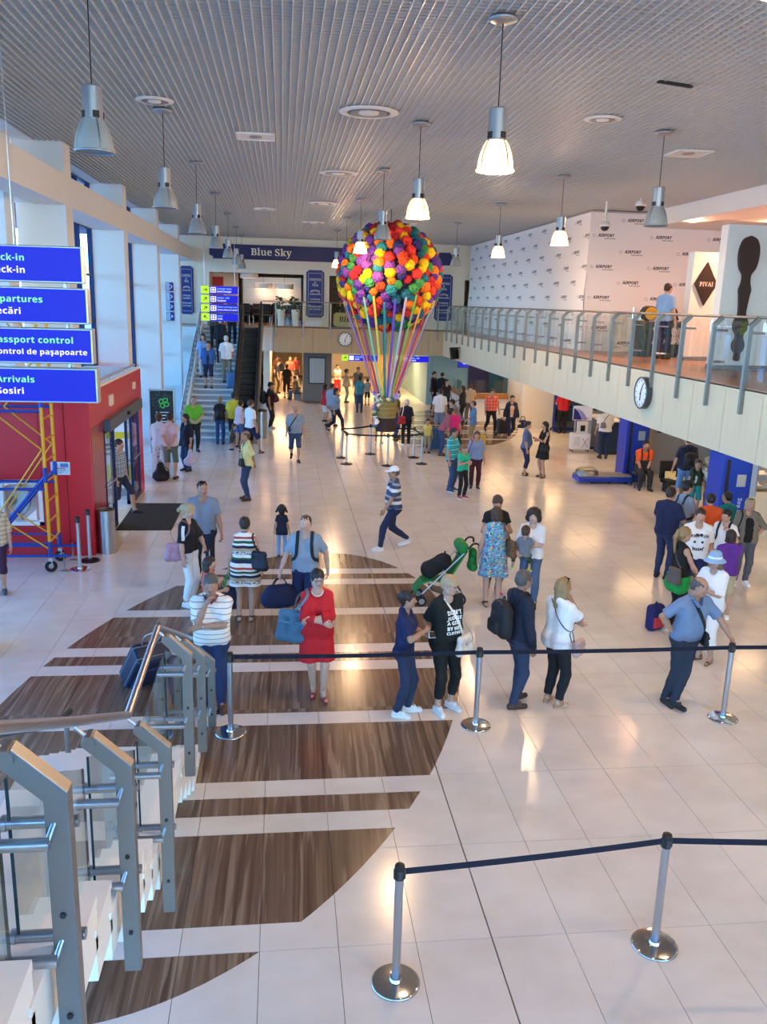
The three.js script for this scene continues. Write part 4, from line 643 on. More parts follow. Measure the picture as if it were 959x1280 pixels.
  ct(11.6, -29.3, 1.7, 'grey counter behind the leaflet stand', std(0x77797c, .6)); ct(11.1, -27.9 - .3, .7, 'low blue counter end before the man with the sling bag', std(0x1c3558, .5));
  // dark posters above the counters
  const poster = canvas(256, 200, (g, w, h) => { g.fillStyle = '#23261d'; g.fillRect(0, 0, w, h); g.fillStyle = '#3b3f22'; g.fillRect(0, 60, w, 90); g.fillStyle = '#e8e2c0'; for (let i = 0; i < 5; i++) { g.beginPath(); g.moveTo(90 + i * 24, 10); g.lineTo(104 + i * 24, 10); g.lineTo(92 + i * 24, 44); g.fill(); } g.fillStyle = '#b9c23a'; for (let i = 0; i < 12; i++) g.fillRect(36 + i * 16, 86, 11, 10); for (let i = 0; i < 10; i++) g.fillRect(56 + i * 15, 106, 10, 8); g.fillStyle = '#dadada'; g.fillRect(86, 150, 90, 9); });
  for (const [x, z, w, label] of [[11.75, -29.9, 1.2, 'dark framed poster behind the leaflet stand'], [11.95, -24.5, 1.5, 'dark framed poster right of the wooden column by the seated worker']]) { const t = thing('framed_poster', label, 'poster', [x, 1.75, z]); part('frame', [rbox(0, .47, 0, w, .05, .06, .01), rbox(0, -.47, 0, w, .05, .06, .01), rbox(-w / 2, 0, 0, .05, .98, .06, .01), rbox(w / 2, 0, 0, .05, .98, .06, .01)], M.black, t); part('print', plane(w - .05, .92, 0, 0, .005), printed(poster), t); part('backing', box(0, 0, -.02, w, .95, .03), M.black, t); }
  struct('wall_poster_back', [bx(11.0, 12.9, 0, 2.5, -24.55, -24.7), bx(10.95, 12.9, 0, 2.5, -29.98, -30.1)], std(0xa8a5a0, .7));
  const ob = thing('orange_panel', 'orange board behind the sling bag man under the balcony', 'panel', [12.3, 1.3, -29.7]); part('board', rbox(0, .3, 0, .9, .9, .04, .01), M.orange, ob); part('post', box(0, -.6, -.02, .06, 1.4, .04), M.alu, ob);
  // luggage wrapping machines
  const machine = (x, z, turn, label, table) => {
    const t = thing('wrapping_machine', label, 'machine', [x, 0, z], turn), B = std(0x1237a8, .35), D = std(0x0c1f66, .4);
    const tw = part('tower', [rbox(0, .95, 0, .66, 1.9, .62, .02)], B, t); part('tower_side', rbox(.345, .95, 0, .03, 1.84, .56, .01), D, tw); part('slot', box(-.2, 1.0, .312, .07, 1.6, .012), M.black, tw); part('display', rbox(.12, 1.35, .315, .2, .26, .02, .006), std(0x8fa0ae, .3), tw);
    part('lettering', plane(.16, .72, .12, .72, .316), new THREE.MeshStandardMaterial({ map: canvas(64, 288, (g, w, h) => { g.clearRect(0, 0, w, h); g.save(); g.translate(32, 144); g.rotate(-Math.PI / 2); txt(g, 'Safe Bag', 0, 0, 50, '#9db8ee', 'bold', 'sans-serif', 'center', 270); g.restore(); }), transparent: true, alphaTest: .4 }), tw);
    part('warning_mark', new THREE.CircleGeometry(.07, 3, Math.PI / 2).rotateY(Math.PI / 2).translate(.362, 1.1, .05), M.yellow, tw);
    part('top_cover', rbox(0, 1.93, 0, .6, .06, .56, .015), std(0x5670a8, .4), tw);
    if (table) { const b = part('turntable_base', [rbox(-.95, .14, .35, 1.6, .16, .62, .06)], B, t); part('deck', rbox(-.95, .235, .35, 1.56, .04, .58, .015), std(0x98928a, .4), b); part('turntable', lathe([[0, .17], [.26, .16], [.31, .11], [.33, .02], [.34, 0]], 32).translate(-1.42, .25, .35), M.brushed, b); for (const dx of [-.1, .14]) part('pin', bar([-1.42 + dx, .4, .35], [-1.42 + dx, .72, .35], .006), M.alu, b); for (const dx of [-.3, -1.3, -.8]) part('caster', new THREE.TorusGeometry(.03, .014, 6, 12).rotateY(Math.PI / 2).translate(dx, .045, .5), M.rubber, b); }
  };
  machine(10.0, -23.5, 0, 'blue luggage wrapping machine with a low turntable left of the seated worker', true); machine(9.55, -17.2, 0, 'blue luggage wrapping machine behind the waiting crowd at the right edge', false);
  const st = thing('shelf_unit', 'pale open shelf unit right of the second blue machine', 'shelf', [10.75, 0, -17.6]); part('cabinet', rbox(0, .5, 0, .9, 1.0, .5, .01), M.cream, st); for (const y of [1.12, 1.38, 1.66]) part('shelf_board', box(0, y, 0, .9, .03, .5), M.alu, st); part('frame', box(-.45, 1.3, 0, .03, .8, .5), M.alu, st); part('frame', box(.45, 1.3, 0, .03, .8, .5), M.alu, st); part('papers', [box(0, 1.16, .05, .4, .04, .3), box(.1, 1.42, .05, .4, .05, .3)], M.white, st);
  const oc = thing('open_case', 'open black case with papers on a low stand beside the denim shorts man', 'case', [10.75, 0, -21.9]); part('lower_shell', [rbox(0, .3, 0, .9, .12, .5, .03)], M.black, oc); part('lid', rbox(0, .58, -.27, .9, .5, .08, .03).rotateX(-.06), M.black, oc); part('papers', [box(.05, .375, 0, .5, .03, .34).rotateY(.3), box(-.2, .45, -.16, .3, .2, .02)], std(0xe8dc9a, .7), oc); part('stand', [box(-.35, .12, 0, .05, .25, .4), box(.35, .12, 0, .05, .25, .4)], M.dark, oc);
}
// ---------- people ----------
// Surfaces are meshed from distance fields: tapered capsules joined with a smooth minimum, meshed by surface nets in the blocks near the surface.
const sub = (a, b) => [a[0] - b[0], a[1] - b[1], a[2] - b[2]], addv = (a, b, k = 1) => [a[0] + b[0] * k, a[1] + b[1] * k, a[2] + b[2] * k], dot = (a, b) => a[0] * b[0] + a[1] * b[1] + a[2] * b[2];
const len = (a) => Math.hypot(a[0], a[1], a[2]), nrm = (a) => { const l = len(a) || 1; return [a[0] / l, a[1] / l, a[2] / l]; }, cross = (a, b) => [a[1] * b[2] - a[2] * b[1], a[2] * b[0] - a[0] * b[2], a[0] * b[1] - a[1] * b[0]], lerp3 = (a, b, t) => [a[0] + (b[0] - a[0]) * t, a[1] + (b[1] - a[1]) * t, a[2] + (b[2] - a[2]) * t];
const cap = (a, b, ra, rb, k = .02, cuts) => ({ a, b, ra, rb, k, cuts, d: sub(b, a), l2: Math.max(1e-9, dot(sub(b, a), sub(b, a))) });
const ell = (c, r, k = .02, cuts, op) => ({ c, r, k, cuts, op });
function primD(p, x, y, z) {
  let d;
  if (p.c) { const u = (x - p.c[0]) / p.r[0], v = (y - p.c[1]) / p.r[1], w = (z - p.c[2]) / p.r[2], k0 = Math.sqrt(u * u + v * v + w * w), k1 = Math.sqrt((u / p.r[0]) ** 2 + (v / p.r[1]) ** 2 + (w / p.r[2]) ** 2); d = k1 < 1e-6 ? -Math.min(p.r[0], p.r[1], p.r[2]) : k0 * (k0 - 1) / k1; }
  else if (p.n) return (x - p.p[0]) * p.n[0] + (y - p.p[1]) * p.n[1] + (z - p.p[2]) * p.n[2];
  else { const ex = x - p.a[0], ey = y - p.a[1], ez = z - p.a[2]; let t = (ex * p.d[0] + ey * p.d[1] + ez * p.d[2]) / p.l2; t = t < 0 ? 0 : t > 1 ? 1 : t; const qx = ex - p.d[0] * t, qy = ey - p.d[1] * t, qz = ez - p.d[2] * t; d = Math.sqrt(qx * qx + qy * qy + qz * qz) - p.ra - (p.rb - p.ra) * t; }
  return d;
}
function fieldOf(prims) {
  return (x, y, z) => {
    let D = 1e3;
    for (let i = 0; i < prims.length; i++) {
      const p = prims[i]; let d;
      if (p.c) {
        const u = (x - p.c[0]) / p.r[0], v = (y - p.c[1]) / p.r[1], w = (z - p.c[2]) / p.r[2], k0 = Math.sqrt(u * u + v * v + w * w), k1 = Math.sqrt((u / p.r[0]) ** 2 + (v / p.r[1]) ** 2 + (w / p.r[2]) ** 2);
        d = k1 < 1e-6 ? -Math.min(p.r[0], p.r[1], p.r[2]) : k0 * (k0 - 1) / k1;
      } else if (p.n) d = (x - p.p[0]) * p.n[0] + (y - p.p[1]) * p.n[1] + (z - p.p[2]) * p.n[2];
      else {
        const ex = x - p.a[0], ey = y - p.a[1], ez = z - p.a[2]; let t = (ex * p.d[0] + ey * p.d[1] + ez * p.d[2]) / p.l2; t = t < 0 ? 0 : t > 1 ? 1 : t;
        const qx = ex - p.d[0] * t, qy = ey - p.d[1] * t, qz = ez - p.d[2] * t; d = Math.sqrt(qx * qx + qy * qy + qz * qz) - p.ra - (p.rb - p.ra) * t;
      }
      if (p.cuts) for (const c of p.cuts) { const e = (x - c.p[0]) * c.n[0] + (y - c.p[1]) * c.n[1] + (z - c.p[2]) * c.n[2]; if (e > d) d = e; }
      if (p.op === 'sub') { const h = Math.max(p.k - Math.abs(D + d), 0) / p.k; D = Math.max(D, -d) + h * h * p.k * .25; }
      else if (p.op === 'cut') { if (d > D) D = d; }
      else { const h = Math.max(p.k - Math.abs(D - d), 0) / p.k; D = Math.min(D, d) - h * h * p.k * .25; }
    }
    return D;
  };
}
function boundsOf(prims, pad) {
  const lo = [1e9, 1e9, 1e9], hi = [-1e9, -1e9, -1e9];
  for (const p of prims) { if (p.op || p.n) continue; for (const [q, r] of p.c ? [[p.c, p.r]] : [[p.a, [p.ra, p.ra, p.ra]], [p.b, [p.rb, p.rb, p.rb]]]) for (let i = 0; i < 3; i++) { lo[i] = Math.min(lo[i], q[i] - r[i] - pad); hi[i] = Math.max(hi[i], q[i] + r[i] + pad); } }
  return [lo, hi];
}
function netMesh(prims, cell, post) {
  const f = fieldOf(prims), [lo, hi] = boundsOf(prims, cell * 2 + .01), B = 4, nb = [0, 1, 2].map((i) => Math.ceil((hi[i] - lo[i]) / (cell * B))), n = nb.map((k) => k * B + 1), nx = n[0], nxy = n[0] * n[1];
  const S = new Float32Array(nx * n[1] * n[2]).fill(NaN), half = cell * B * .5, reach = half * 1.75 + cell, blocks = [];
  for (let k = 0; k < nb[2]; k++) for (let j = 0; j < nb[1]; j++) for (let i = 0; i < nb[0]; i++) {
    const d = f(lo[0] + (i + .5) * cell * B, lo[1] + (j + .5) * cell * B, lo[2] + (k + .5) * cell * B);
    if (Math.abs(d) > reach * 1.15) continue;
    blocks.push([i * B, j * B, k * B]);
    const cx = lo[0] + (i + .5) * cell * B, cy = lo[1] + (j + .5) * cell * B, cz = lo[2] + (k + .5) * cell * B, ds = prims.map((p) => primD(p, cx, cy, cz)); let mn = 1e9; prims.forEach((p, q) => { if (!p.op && !p.cuts && ds[q] < mn) mn = ds[q]; });
    const lim = mn + 4.2 * half + .012, fl = fieldOf(prims.filter((p, q) => p.op ? (p.op === 'cut' || ds[q] < 2.2 * half + p.k + .02) : ds[q] < lim + p.k));
    for (let c = 0; c <= B; c++) for (let b = 0; b <= B; b++) for (let a = 0; a <= B; a++) { const X = i * B + a, Y = j * B + b, Z = k * B + c, id = X + Y * nx + Z * nxy; if (S[id] !== S[id]) S[id] = fl(lo[0] + X * cell, lo[1] + Y * cell, lo[2] + Z * cell); }
  }
  const vid = new Map(), P = [], I = [], off = [0, 1, nx, nx + 1, nxy, nxy + 1, nxy + nx, nxy + nx + 1];
  const E = [[0, 1], [2, 3], [4, 5], [6, 7], [0, 2], [1, 3], [4, 6], [5, 7], [0, 4], [1, 5], [2, 6], [3, 7]];
  for (const [x0, y0, z0] of blocks) for (let c = 0; c < B; c++) for (let b = 0; b < B; b++) for (let a = 0; a < B; a++) {
    const X = x0 + a, Y = y0 + b, Z = z0 + c, id = X + Y * nx + Z * nxy; let m = 0;
    for (let q = 0; q < 8; q++) if (S[id + off[q]] < 0) m |= 1 << q;
    if (m === 0 || m === 255) continue;
    let sx = 0, sy = 0, sz = 0, cnt = 0;
    for (const [u, v] of E) { const A = (m >> u) & 1, Bq = (m >> v) & 1; if (A === Bq) continue; const su = S[id + off[u]], sv = S[id + off[v]], t = su / (su - sv); sx += (u & 1) + ((v & 1) - (u & 1)) * t; sy += ((u >> 1) & 1) + (((v >> 1) & 1) - ((u >> 1) & 1)) * t; sz += (u >> 2) + ((v >> 2) - (u >> 2)) * t; cnt++; }
    vid.set(id, P.length / 3); P.push(lo[0] + (X + sx / cnt) * cell, lo[1] + (Y + sy / cnt) * cell, lo[2] + (Z + sz / cnt) * cell);
  }
  for (const id of vid.keys()) {
    const s0 = S[id] < 0;
    for (const [st, u, v] of [[1, nx, nxy], [nx, nxy, 1], [nxy, 1, nx]]) {
      const s1 = S[id + st]; if (s1 !== s1 || (s1 < 0) === s0) continue;
      const q = [vid.get(id), vid.get(id - u), vid.get(id - u - v), vid.get(id - v)]; if (q.some((k) => k === undefined)) continue;
      if (s0) I.push(q[0], q[1], q[2], q[0], q[2], q[3]); else I.push(q[0], q[2], q[1], q[0], q[3], q[2]);
    }
  }
  const nv = P.length / 3, UV = new Float32Array(nv * 2);
  for (let i = 0; i < nv; i++) { UV[i * 2] = P[i * 3] + P[i * 3 + 2] * .6; UV[i * 2 + 1] = P[i * 3 + 1]; }
  const G = new THREE.BufferGeometry(); G.setAttribute('position', new THREE.Float32BufferAttribute(P, 3)); G.setAttribute('uv', new THREE.BufferAttribute(UV, 2)); G.setIndex(I); G.computeVertexNormals();
  if (post) post(G, f);
  return G;
}
const n3 = (x, y, z, s) => { const q = (a, b, c) => hash(a + c * 57, b - c * 131, s), ix = Math.floor(x), iy = Math.floor(y), iz = Math.floor(z), u = x - ix, v = y - iy, w = z - iz, sm = (t) => t * t * (3 - 2 * t), U = sm(u), Vv = sm(v), W = sm(w), L = (a, b, t) => a + (b - a) * t; return L(L(L(q(ix, iy, iz), q(ix + 1, iy, iz), U), L(q(ix, iy + 1, iz), q(ix + 1, iy + 1, iz), U), Vv), L(L(q(ix, iy, iz + 1), q(ix + 1, iy, iz + 1), U), L(q(ix, iy + 1, iz + 1), q(ix + 1, iy + 1, iz + 1), U), Vv), W) - .5; };
const wrinkle = (amp, fx, fy, s) => (G) => { const p = G.attributes.position, n = G.attributes.normal; for (let i = 0; i < p.count; i++) { const x = p.getX(i), y = p.getY(i), z = p.getZ(i), h = amp * (n3(x * fx + y * 9, y * fy, z * fx, s) + .5 * n3(x * fx * 2, y * fy * 2.3 + x * 8, z * fx * 2, s + 3)); p.setXYZ(i, x + n.getX(i) * h, y + n.getY(i) * h, z + n.getZ(i) * h); } G.computeVertexNormals(); };

const SKIN = { a: [.5, .285, .195], b: [.42, .225, .145], c: [.34, .175, .108], d: [.57, .35, .255] };
const HAIR = { black: 0x15110f, dark: 0x2a1c15, brown: 0x47301f, light: 0x7a5a3a, blond: 0x94774f, pale: 0xb09672, grey: 0x514c48, white: 0xcfcac2 };
const skinMat = new THREE.MeshStandardMaterial({ vertexColors: true, roughness: .55 });
const hairMats = Object.fromEntries(Object.entries(HAIR).map(([k, c]) => [k, std(c, .55)]));
const eyeMat = new THREE.MeshStandardMaterial({ vertexColors: true, roughness: .25 });
const matCache = {};
const cl = (c, rough = .85) => typeof c === 'object' ? c : (matCache[c + '_' + rough] ??= new THREE.MeshStandardMaterial({ color: c, roughness: rough, bumpMap: T.cloth, bumpScale: .0015 }));
// reach targets of the left wrist (metres at 1.75 m, x outwards), elbow direction, finger curl
const ARM = {
  d: [.27, .86, .05, .5, .1, -1, .5], k: [.30, .87, .1, .6, .2, -1, 1.1], x: [-.09, 1.17, .2, 1, -.5, .2, .5], y: [-.05, 1.12, .225, 1, -.5, .2, .6], h: [.19, 1.0, .04, 1, .2, -.5, .6], b: [.03, .93, -.18, 1, 0, -.6, .8], B: [.0, .98, -.19, 1, 0, -.6, .8],
  f: [.04, .93, .19, 1, -.2, -.3, .8], p: [.08, 1.18, .28, .6, -.9, -.1, 1.0], P: [.0, 1.22, .26, .6, -.9, -.1, .9], c: [.04, 1.44, .15, .5, -1, .3, 1.1], s: [.24, .9, .27, .4, 0, -1, .6], r: [.26, .91, -.2, .4, 0, -1, .6], u: [.15, 1.36, .16, .8, -1, 0, 1.2],
  w: [.1, 1.03, .24, 1, -.6, -.2, .8], g: [.2, 1.06, .3, .6, -.8, -.4, 1.1], t: [.22, .8, .32, .8, -.2, -.8, 1.1], e: [.03, 1.45, .17, .35, -1, .25, 1.0], l: [.14, .62, .42, .8, .2, -.3, .9], L: [.03, .66, .36, .9, .2, -.3, .9], q: [.16, 1.0, -.05, 1, 0, -.8, .8],
};
const LEG = { s: [.1, 0, .12, 0], w: [.09, .3, .08, 0], r: [.09, -.32, .09, .1], a: [.13, .06, .13, 0], n: [.085, -.04, .11, 0], x: [-.06, .1, .1, .02], t: [.1, -.12, .1, .04], u: [.1, .16, .1, 0] };
let personCount = 0;
function person(o) {
  const s = o.h / 1.75, F2 = o.sex === 'f', kid = o.h < 1.35, b = o.b ?? 1, fat = o.fat ?? 0, dist = -o.z, near = dist < 13.9, mid = !near && dist < 25;
  const root = new THREE.Group(); root.name = numbered('person'); root.position.set(o.x, o.y ?? 0, o.z); root.rotation.y = R(o.turn ?? 0); scene.add(root); tag(root, o.label, 'person', o.group);
  root.scale.setScalar(s); root.userData.label = o.label; personCount++;
  const cb = near ? .0135 : mid ? .02 : .027, seedN = personCount * 13;
  const sk = SKIN[o.skin ?? 'a'], w = F2 ? .9 : 1;
  // joints
  const seat = o.seat ?? 0; let hipY = seat || .91;
  const legs = (o.legs ?? 'ss').split('').map((c) => LEG[c]);
  const foot = [1, -1].map((sd, i) => { const l = o.feet?.[i] ?? legs[i]; return { x: sd * l[0], z: l[1], out: sd * (l[2] ?? .1), lift: l[3] ?? 0 }; });
  if (!seat) for (const q of foot) { const dz = Math.abs(q.z); hipY = Math.min(hipY, .085 + q.lift + Math.sqrt(Math.max(.3, .83 * .83 - dz * dz))); }
  const [pit, rol, twi] = (o.lean ?? [0, 0, 0]).map(R), e = new THREE.Euler(pit, twi ?? 0, rol, 'YXZ'), q = new THREE.Quaternion().setFromEuler(e), tv = new THREE.Vector3();
  const dir = (v) => { tv.set(...v).applyQuaternion(q); return [tv.x, tv.y, tv.z]; };
  const Tp = (x, y, z) => addv([o.sway ?? 0, hipY, 0], dir([x, y - .91, z]));
  const shW = (F2 ? .15 : .176) * (kid ? .92 : 1) * (.6 + .4 * b), up = kid ? .97 : 1;
  const limb = (A, W, l1, l2, hint) => { let d = sub(W, A), L = len(d); const mx = (l1 + l2) * .995; if (L > mx) { W = addv(A, d, mx / L); d = sub(W, A); L = mx; } const u = nrm(d), c = (l1 * l1 - l2 * l2 + L * L) / (2 * L), hgt = Math.sqrt(Math.max(0, l1 * l1 - c * c)), pr = nrm(addv(hint, u, -dot(hint, u))); return [addv(addv(A, u, c), pr, hgt), W]; };
  const arms = [1, -1].map((sd, i) => {
    const key = (o.arms ?? 'dd')[i], a = o.arm?.[i] ?? ARM[key], S = Tp(sd * shW, 1.405, -.01), Wt = Tp(sd * a[0], a[1], a[2]), [El, Wr] = limb(S, Wt, .285, .255, dir([sd * a[3], a[4], a[5]]));
    return { S, E: El, W: Wr, curl: a[6] ?? .5, sd };
  });
  const legJ = [1, -1].map((sd, i) => { const ft = foot[i], Hp = Tp(sd * .088, .9, 0), Hj = seat ? Hp : [Hp[0], Math.min(Hp[1], hipY), Hp[2]], ank = [ft.x, .085 + ft.lift, ft.z - .02], [K, A] = limb(Hj, ank, .43, .405, seat ? [0, 1, .6] : [ft.out * 1.5, 0, 1]); const fd = nrm([ft.out * 1.8, 0, 1]); return { H: Hj, K, A, fd, lift: ft.lift, sd }; });
  // primitives: body
  const ch = .1 * (.55 + .45 * b) * w, off = (p, d) => p;
  const torso = (g, kk = .05) => {
    const l = [];
    for (const sd of [1, -1]) {
      l.push(cap(Tp(sd * ch * .93, 1.32, 0), Tp(sd * .076 * w * b, 1.12, .005), .1 * (.7 + .3 * b) + g, (F2 ? .082 : .092) * b + g, kk));
      l.push(cap(Tp(sd * .076 * w * b, 1.12, .005), Tp(sd * .088 * (F2 ? 1.04 : 1) * (.5 + .5 * b), .95, -.005), (F2 ? .082 : .092) * b + g, .106 * b + g, kk));
      l.push(cap(Tp(sd * .03, 1.475, -.03), Tp(sd * shW * .98, 1.415, -.012), .04 + g, .046 * (.6 + .4 * b) + g, kk));
      if (F2 && !kid) l.push(ell(Tp(sd * .075, 1.27, .075), [.062 * b + g, .06 * b + g, .06 * b + g], .04));
      l.push(ell(Tp(sd * .07, .92, -.05), [.085 * b + g, .1 * b + g, .085 * b + g], .04));
    }
    if (fat) l.push(ell(Tp(0, 1.08, .06), [.14 * b + g, .15 + g, .07 + fat + g], .06));
    return l;
  };
  const armP = (a, g, l = 1, kk = .025) => {                                    // l: 0..1 share of the arm that is covered
    const ua = .047 * (.5 + .5 * b) * (F2 ? .9 : 1) + g, ea = .038 * (.6 + .4 * b) + g, wa = .026 + g; const L = l * 2;
    const cutAt = (A, Bq, t) => { const n = nrm(sub(Bq, A)); return [{ n, p: lerp3(A, Bq, t) }]; };
    if (L <= 1) return [cap(a.S, a.E, ua, ea + (g > .01 ? .012 : 0), kk, cutAt(a.S, a.E, L))];
    const out = [cap(a.S, a.E, ua, ea, kk), cap(a.E, lerp3(a.E, a.W, .35), ea, .041 * (.6 + .4 * b) + g, kk, L < 1.7 ? cutAt(a.E, a.W, L - 1) : undefined)];
    if (L > 1.35) out.push(cap(lerp3(a.E, a.W, .35), a.W, .041 * (.6 + .4 * b) + g, wa, kk, L < 2 ? cutAt(a.E, a.W, L - 1) : undefined));
    return out;
  };
  const legP = (j, g, kk = .03, wide = 0, cutY) => {
    const c = cutY === undefined ? undefined : [{ n: [0, -1, 0], p: [0, cutY, 0] }];
    const th = .088 * b, kn = .054 * (.6 + .4 * b);
    return [cap(j.H, j.K, th + g, kn + g + wide * .5, kk, c), cap(j.K, j.A, kn + g + wide * .5, .037 + g + wide, kk, c), cap(lerp3(j.K, j.A, .12), lerp3(j.K, j.A, .5), .045 * (.6 + .4 * b) + g + wide * .6, .045 * (.6 + .4 * b) + g + wide * .6, kk, c)];
  };
  const HC = Tp(0, 1.625, .025), neck = [cap(Tp(0, 1.445, .0), addv(HC, dir([0, -.06, -.015])), .052 * (F2 ? .85 : 1), .05 * (F2 ? .85 : 1), .04)];
  const bodyPrims = [...torso(0), ...neck, ...arms.flatMap((a) => armP(a, 0, 1)), ...legJ.flatMap((j) => legP(j, 0))];
  for (const j of legJ) { const t = addv(addv(j.A, j.fd, .15), [0, -.055 - j.lift * .75, 0]), hl = addv(addv(j.A, j.fd, -.035), [0, -.05, 0]); bodyPrims.push(cap(hl, t, .034, .024, .02), cap(j.A, addv(j.A, j.fd, .06), .034, .03, .02)); j.toe = t; j.heel = hl; }
  const geos = [netMesh(bodyPrims, cb * 1.25)];
  // hands
  const hc = near ? .0054 : mid ? .0068 : .0095, fr = near ? .0085 : mid ? .009 : .0105;
  for (const a of arms) {
    const d = nrm(lerp3(nrm(sub(a.W, a.E)), dir([0, -1, .1]), .15)), upH = Math.abs(d[1]) > .75 ? dir([0, 0, 1]) : [0, 1, 0]; let t = nrm(addv(upH, d, -dot(upH, d))), n = nrm(cross(d, t)); if (dot(n, [a.S[0] - HC[0], 0, a.S[2] - HC[2]]) > 0) n = n.map((v) => -v);   // n: palm side, towards the body
    const at = (x, y, z) => addv(addv(addv(a.W, d, x), t, y), n, z), P = [cap(at(-.03, 0, 0), at(.02, 0, 0), .026, .025, .015), cap(at(.02, .02, 0), at(.075, .026, 0), .017, .014, .015), cap(at(.02, -.016, 0), at(.07, -.024, 0), .017, .013, .015), cap(at(.02, 0, 0), at(.078, .002, 0), .018, .014, .015)];
    const c = a.curl;
    [[.03, .083, .07], [.0105, .088, .079], [-.0095, .085, .074], [-.029, .077, .058]].forEach(([y, x, L]) => { const b0 = at(x - .008, y, 0), c1 = c * .75, c2 = c * 1.7, p1 = [L * .5 * Math.cos(c1), L * .5 * Math.sin(c1)], p2 = [p1[0] + L * .5 * Math.cos(c2), p1[1] + L * .5 * Math.sin(c2)]; const m1 = at(x + p1[0], y * 1.06, p1[1]), m2 = at(x + p2[0], y * 1.08, p2[1]); P.push(cap(b0, m1, fr, fr * .95, .004), cap(m1, m2, fr * .93, fr * .8, .003)); });
    const t0 = at(.02, .022, .006), t1 = at(.05, .05, .018), t2 = at(.078, .052 - c * .012, .028); P.push(cap(t0, t1, .0125, .0105, .008), cap(t1, t2, .01, .0085, .003));
    if (kid) P.forEach((p) => { p.ra *= .95; });
    geos.push(netMesh(P, hc)); a.d = d; a.at = at; a.n = n; a.t = t;
  }
  // head, with a face
  const hk = kid ? (o.h < 1 ? 1.55 : 1.22) : 1, [hy, hp, hr] = (o.head ?? [0, 0, 0]).map(R), hq = new THREE.Quaternion().setFromEuler(new THREE.Euler(hp ?? 0, (hy ?? 0) + (twi ?? 0), (hr ?? 0), 'YXZ'));
  const hs = hk * (F2 ? .97 : 1), HM = new THREE.Matrix4().compose(V(...addv(HC, [0, .012 * hk, 0])), hq, V(hs, hs, hs));
  const hd = [ell([0, .035, -.012], [.077, .09, .096], .02), ell([0, -.025, .026], [.06, .085, .066], .05), ell([0, -.082, .052], [.03, .026, .03], .04), cap([-.045, -.065, .01], [.045, -.065, .01], .03, .03, .04), cap([-.04, .028, .073], [.04, .028, .073], .014, .014, .02),
    cap([0, .018, .086], [0, -.022, .112], .008, .012, .012), cap([-.013, -.028, .096], [.013, -.028, .096], .009, .009, .008), ell([.03, .01, .1], [.018, .012, .016], .012, undefined, 'sub'), ell([-.03, .01, .1], [.018, .012, .016], .012, undefined, 'sub'), cap([-.018, -.053, .083], [.018, -.053, .083], .008, .008, .006), cap([-.015, -.063, .082], [.015, -.063, .082], .0085, .0085, .005), ell([.04, -.02, .068], [.022, .02, .018], .03), ell([-.04, -.02, .068], [.022, .02, .018], .03),
    ell([.079, -.004, -.008], [.009, .032, .02], .008), ell([-.079, -.004, -.008], [.009, .032, .02], .008), cap([0, -.05, -.02], [0, -.12, -.03], .05, .05, .03)];
  const headG = netMesh(hd, (near ? .0054 : mid ? .008 : .012));
  headG.userData = {};
  const lipI = []; { const p = headG.attributes.position; for (let i = 0; i < p.count; i++) { const x = p.getX(i), y = p.getY(i), z = p.getZ(i); lipI.push(z > .075 && Math.abs(x) < .026 && y < -.046 && y > -.071 ? 1 : z > .06 && Math.abs(x) > .025 && y < 0 && y > -.045 ? .3 : 0); } }
  headG.applyMatrix4(HM); geos.push(headG);
  const tot = geos.map((g) => g.attributes.position.count);
  geos.forEach((g, gi) => { const c = new Float32Array(tot[gi] * 3); for (let i = 0; i < tot[gi]; i++) { const l = gi === geos.length - 1 ? lipI[i] : 0, v = 1 + .06 * n3(g.attributes.position.getX(i) * 30, g.attributes.position.getY(i) * 30, g.attributes.position.getZ(i) * 30, 3); c[i * 3] = sk[0] * v * (1 - .08 * l); c[i * 3 + 1] = sk[1] * v * (1 - .4 * l); c[i * 3 + 2] = sk[2] * v * (1 - .38 * l); } g.setAttribute('color', new THREE.BufferAttribute(c, 3)); });
  const bg = mergeGeometries(geos); const body = part('body', bg, skinMat, root);
  // eyes and brows
  if (!o.noface) {
    const eg = []; for (const sd of [1, -1]) { const g = new THREE.SphereGeometry(.0125, 14, 12).rotateX(Math.PI / 2).scale(1.1, .62, 1), c = new Float32Array(g.attributes.position.count * 3); for (let i = 0; i < g.attributes.position.count; i++) { const z = g.attributes.position.getZ(i), v = z > .0106 ? [.02, .015, .012] : [.7, .68, .65]; c.set(v, i * 3); } g.setAttribute('color', new THREE.BufferAttribute(c, 3)); g.deleteAttribute('uv'); g.translate(sd * .03, .008, .0795); eg.push(g); }
    const G = mergeGeometries(eg); G.applyMatrix4(HM); part('eyes', G, eyeMat, body);
    const br = merge([1, -1].map((sd) => tube([[sd * .014, .031, .0915], [sd * .03, .034, .0885], [sd * .048, .027, .0765]], .0032, 8, 5))); br.applyMatrix4(HM); part('eyebrows', br, hairMats[['blond', 'pale', 'white'].includes(o.hair?.[1]) ? 'light' : o.hair?.[1] === 'grey' ? 'grey' : 'dark'], body);
  }
  const R3 = { root, body, Tp, dir, arms, legJ, HM, HC, s, b, o, fields: {}, hs };
  // hair: [style, colour]
  const [hst, hcol] = o.hair ?? ['short', 'dark'], hcell = near ? .0065 : mid ? .009 : .012;
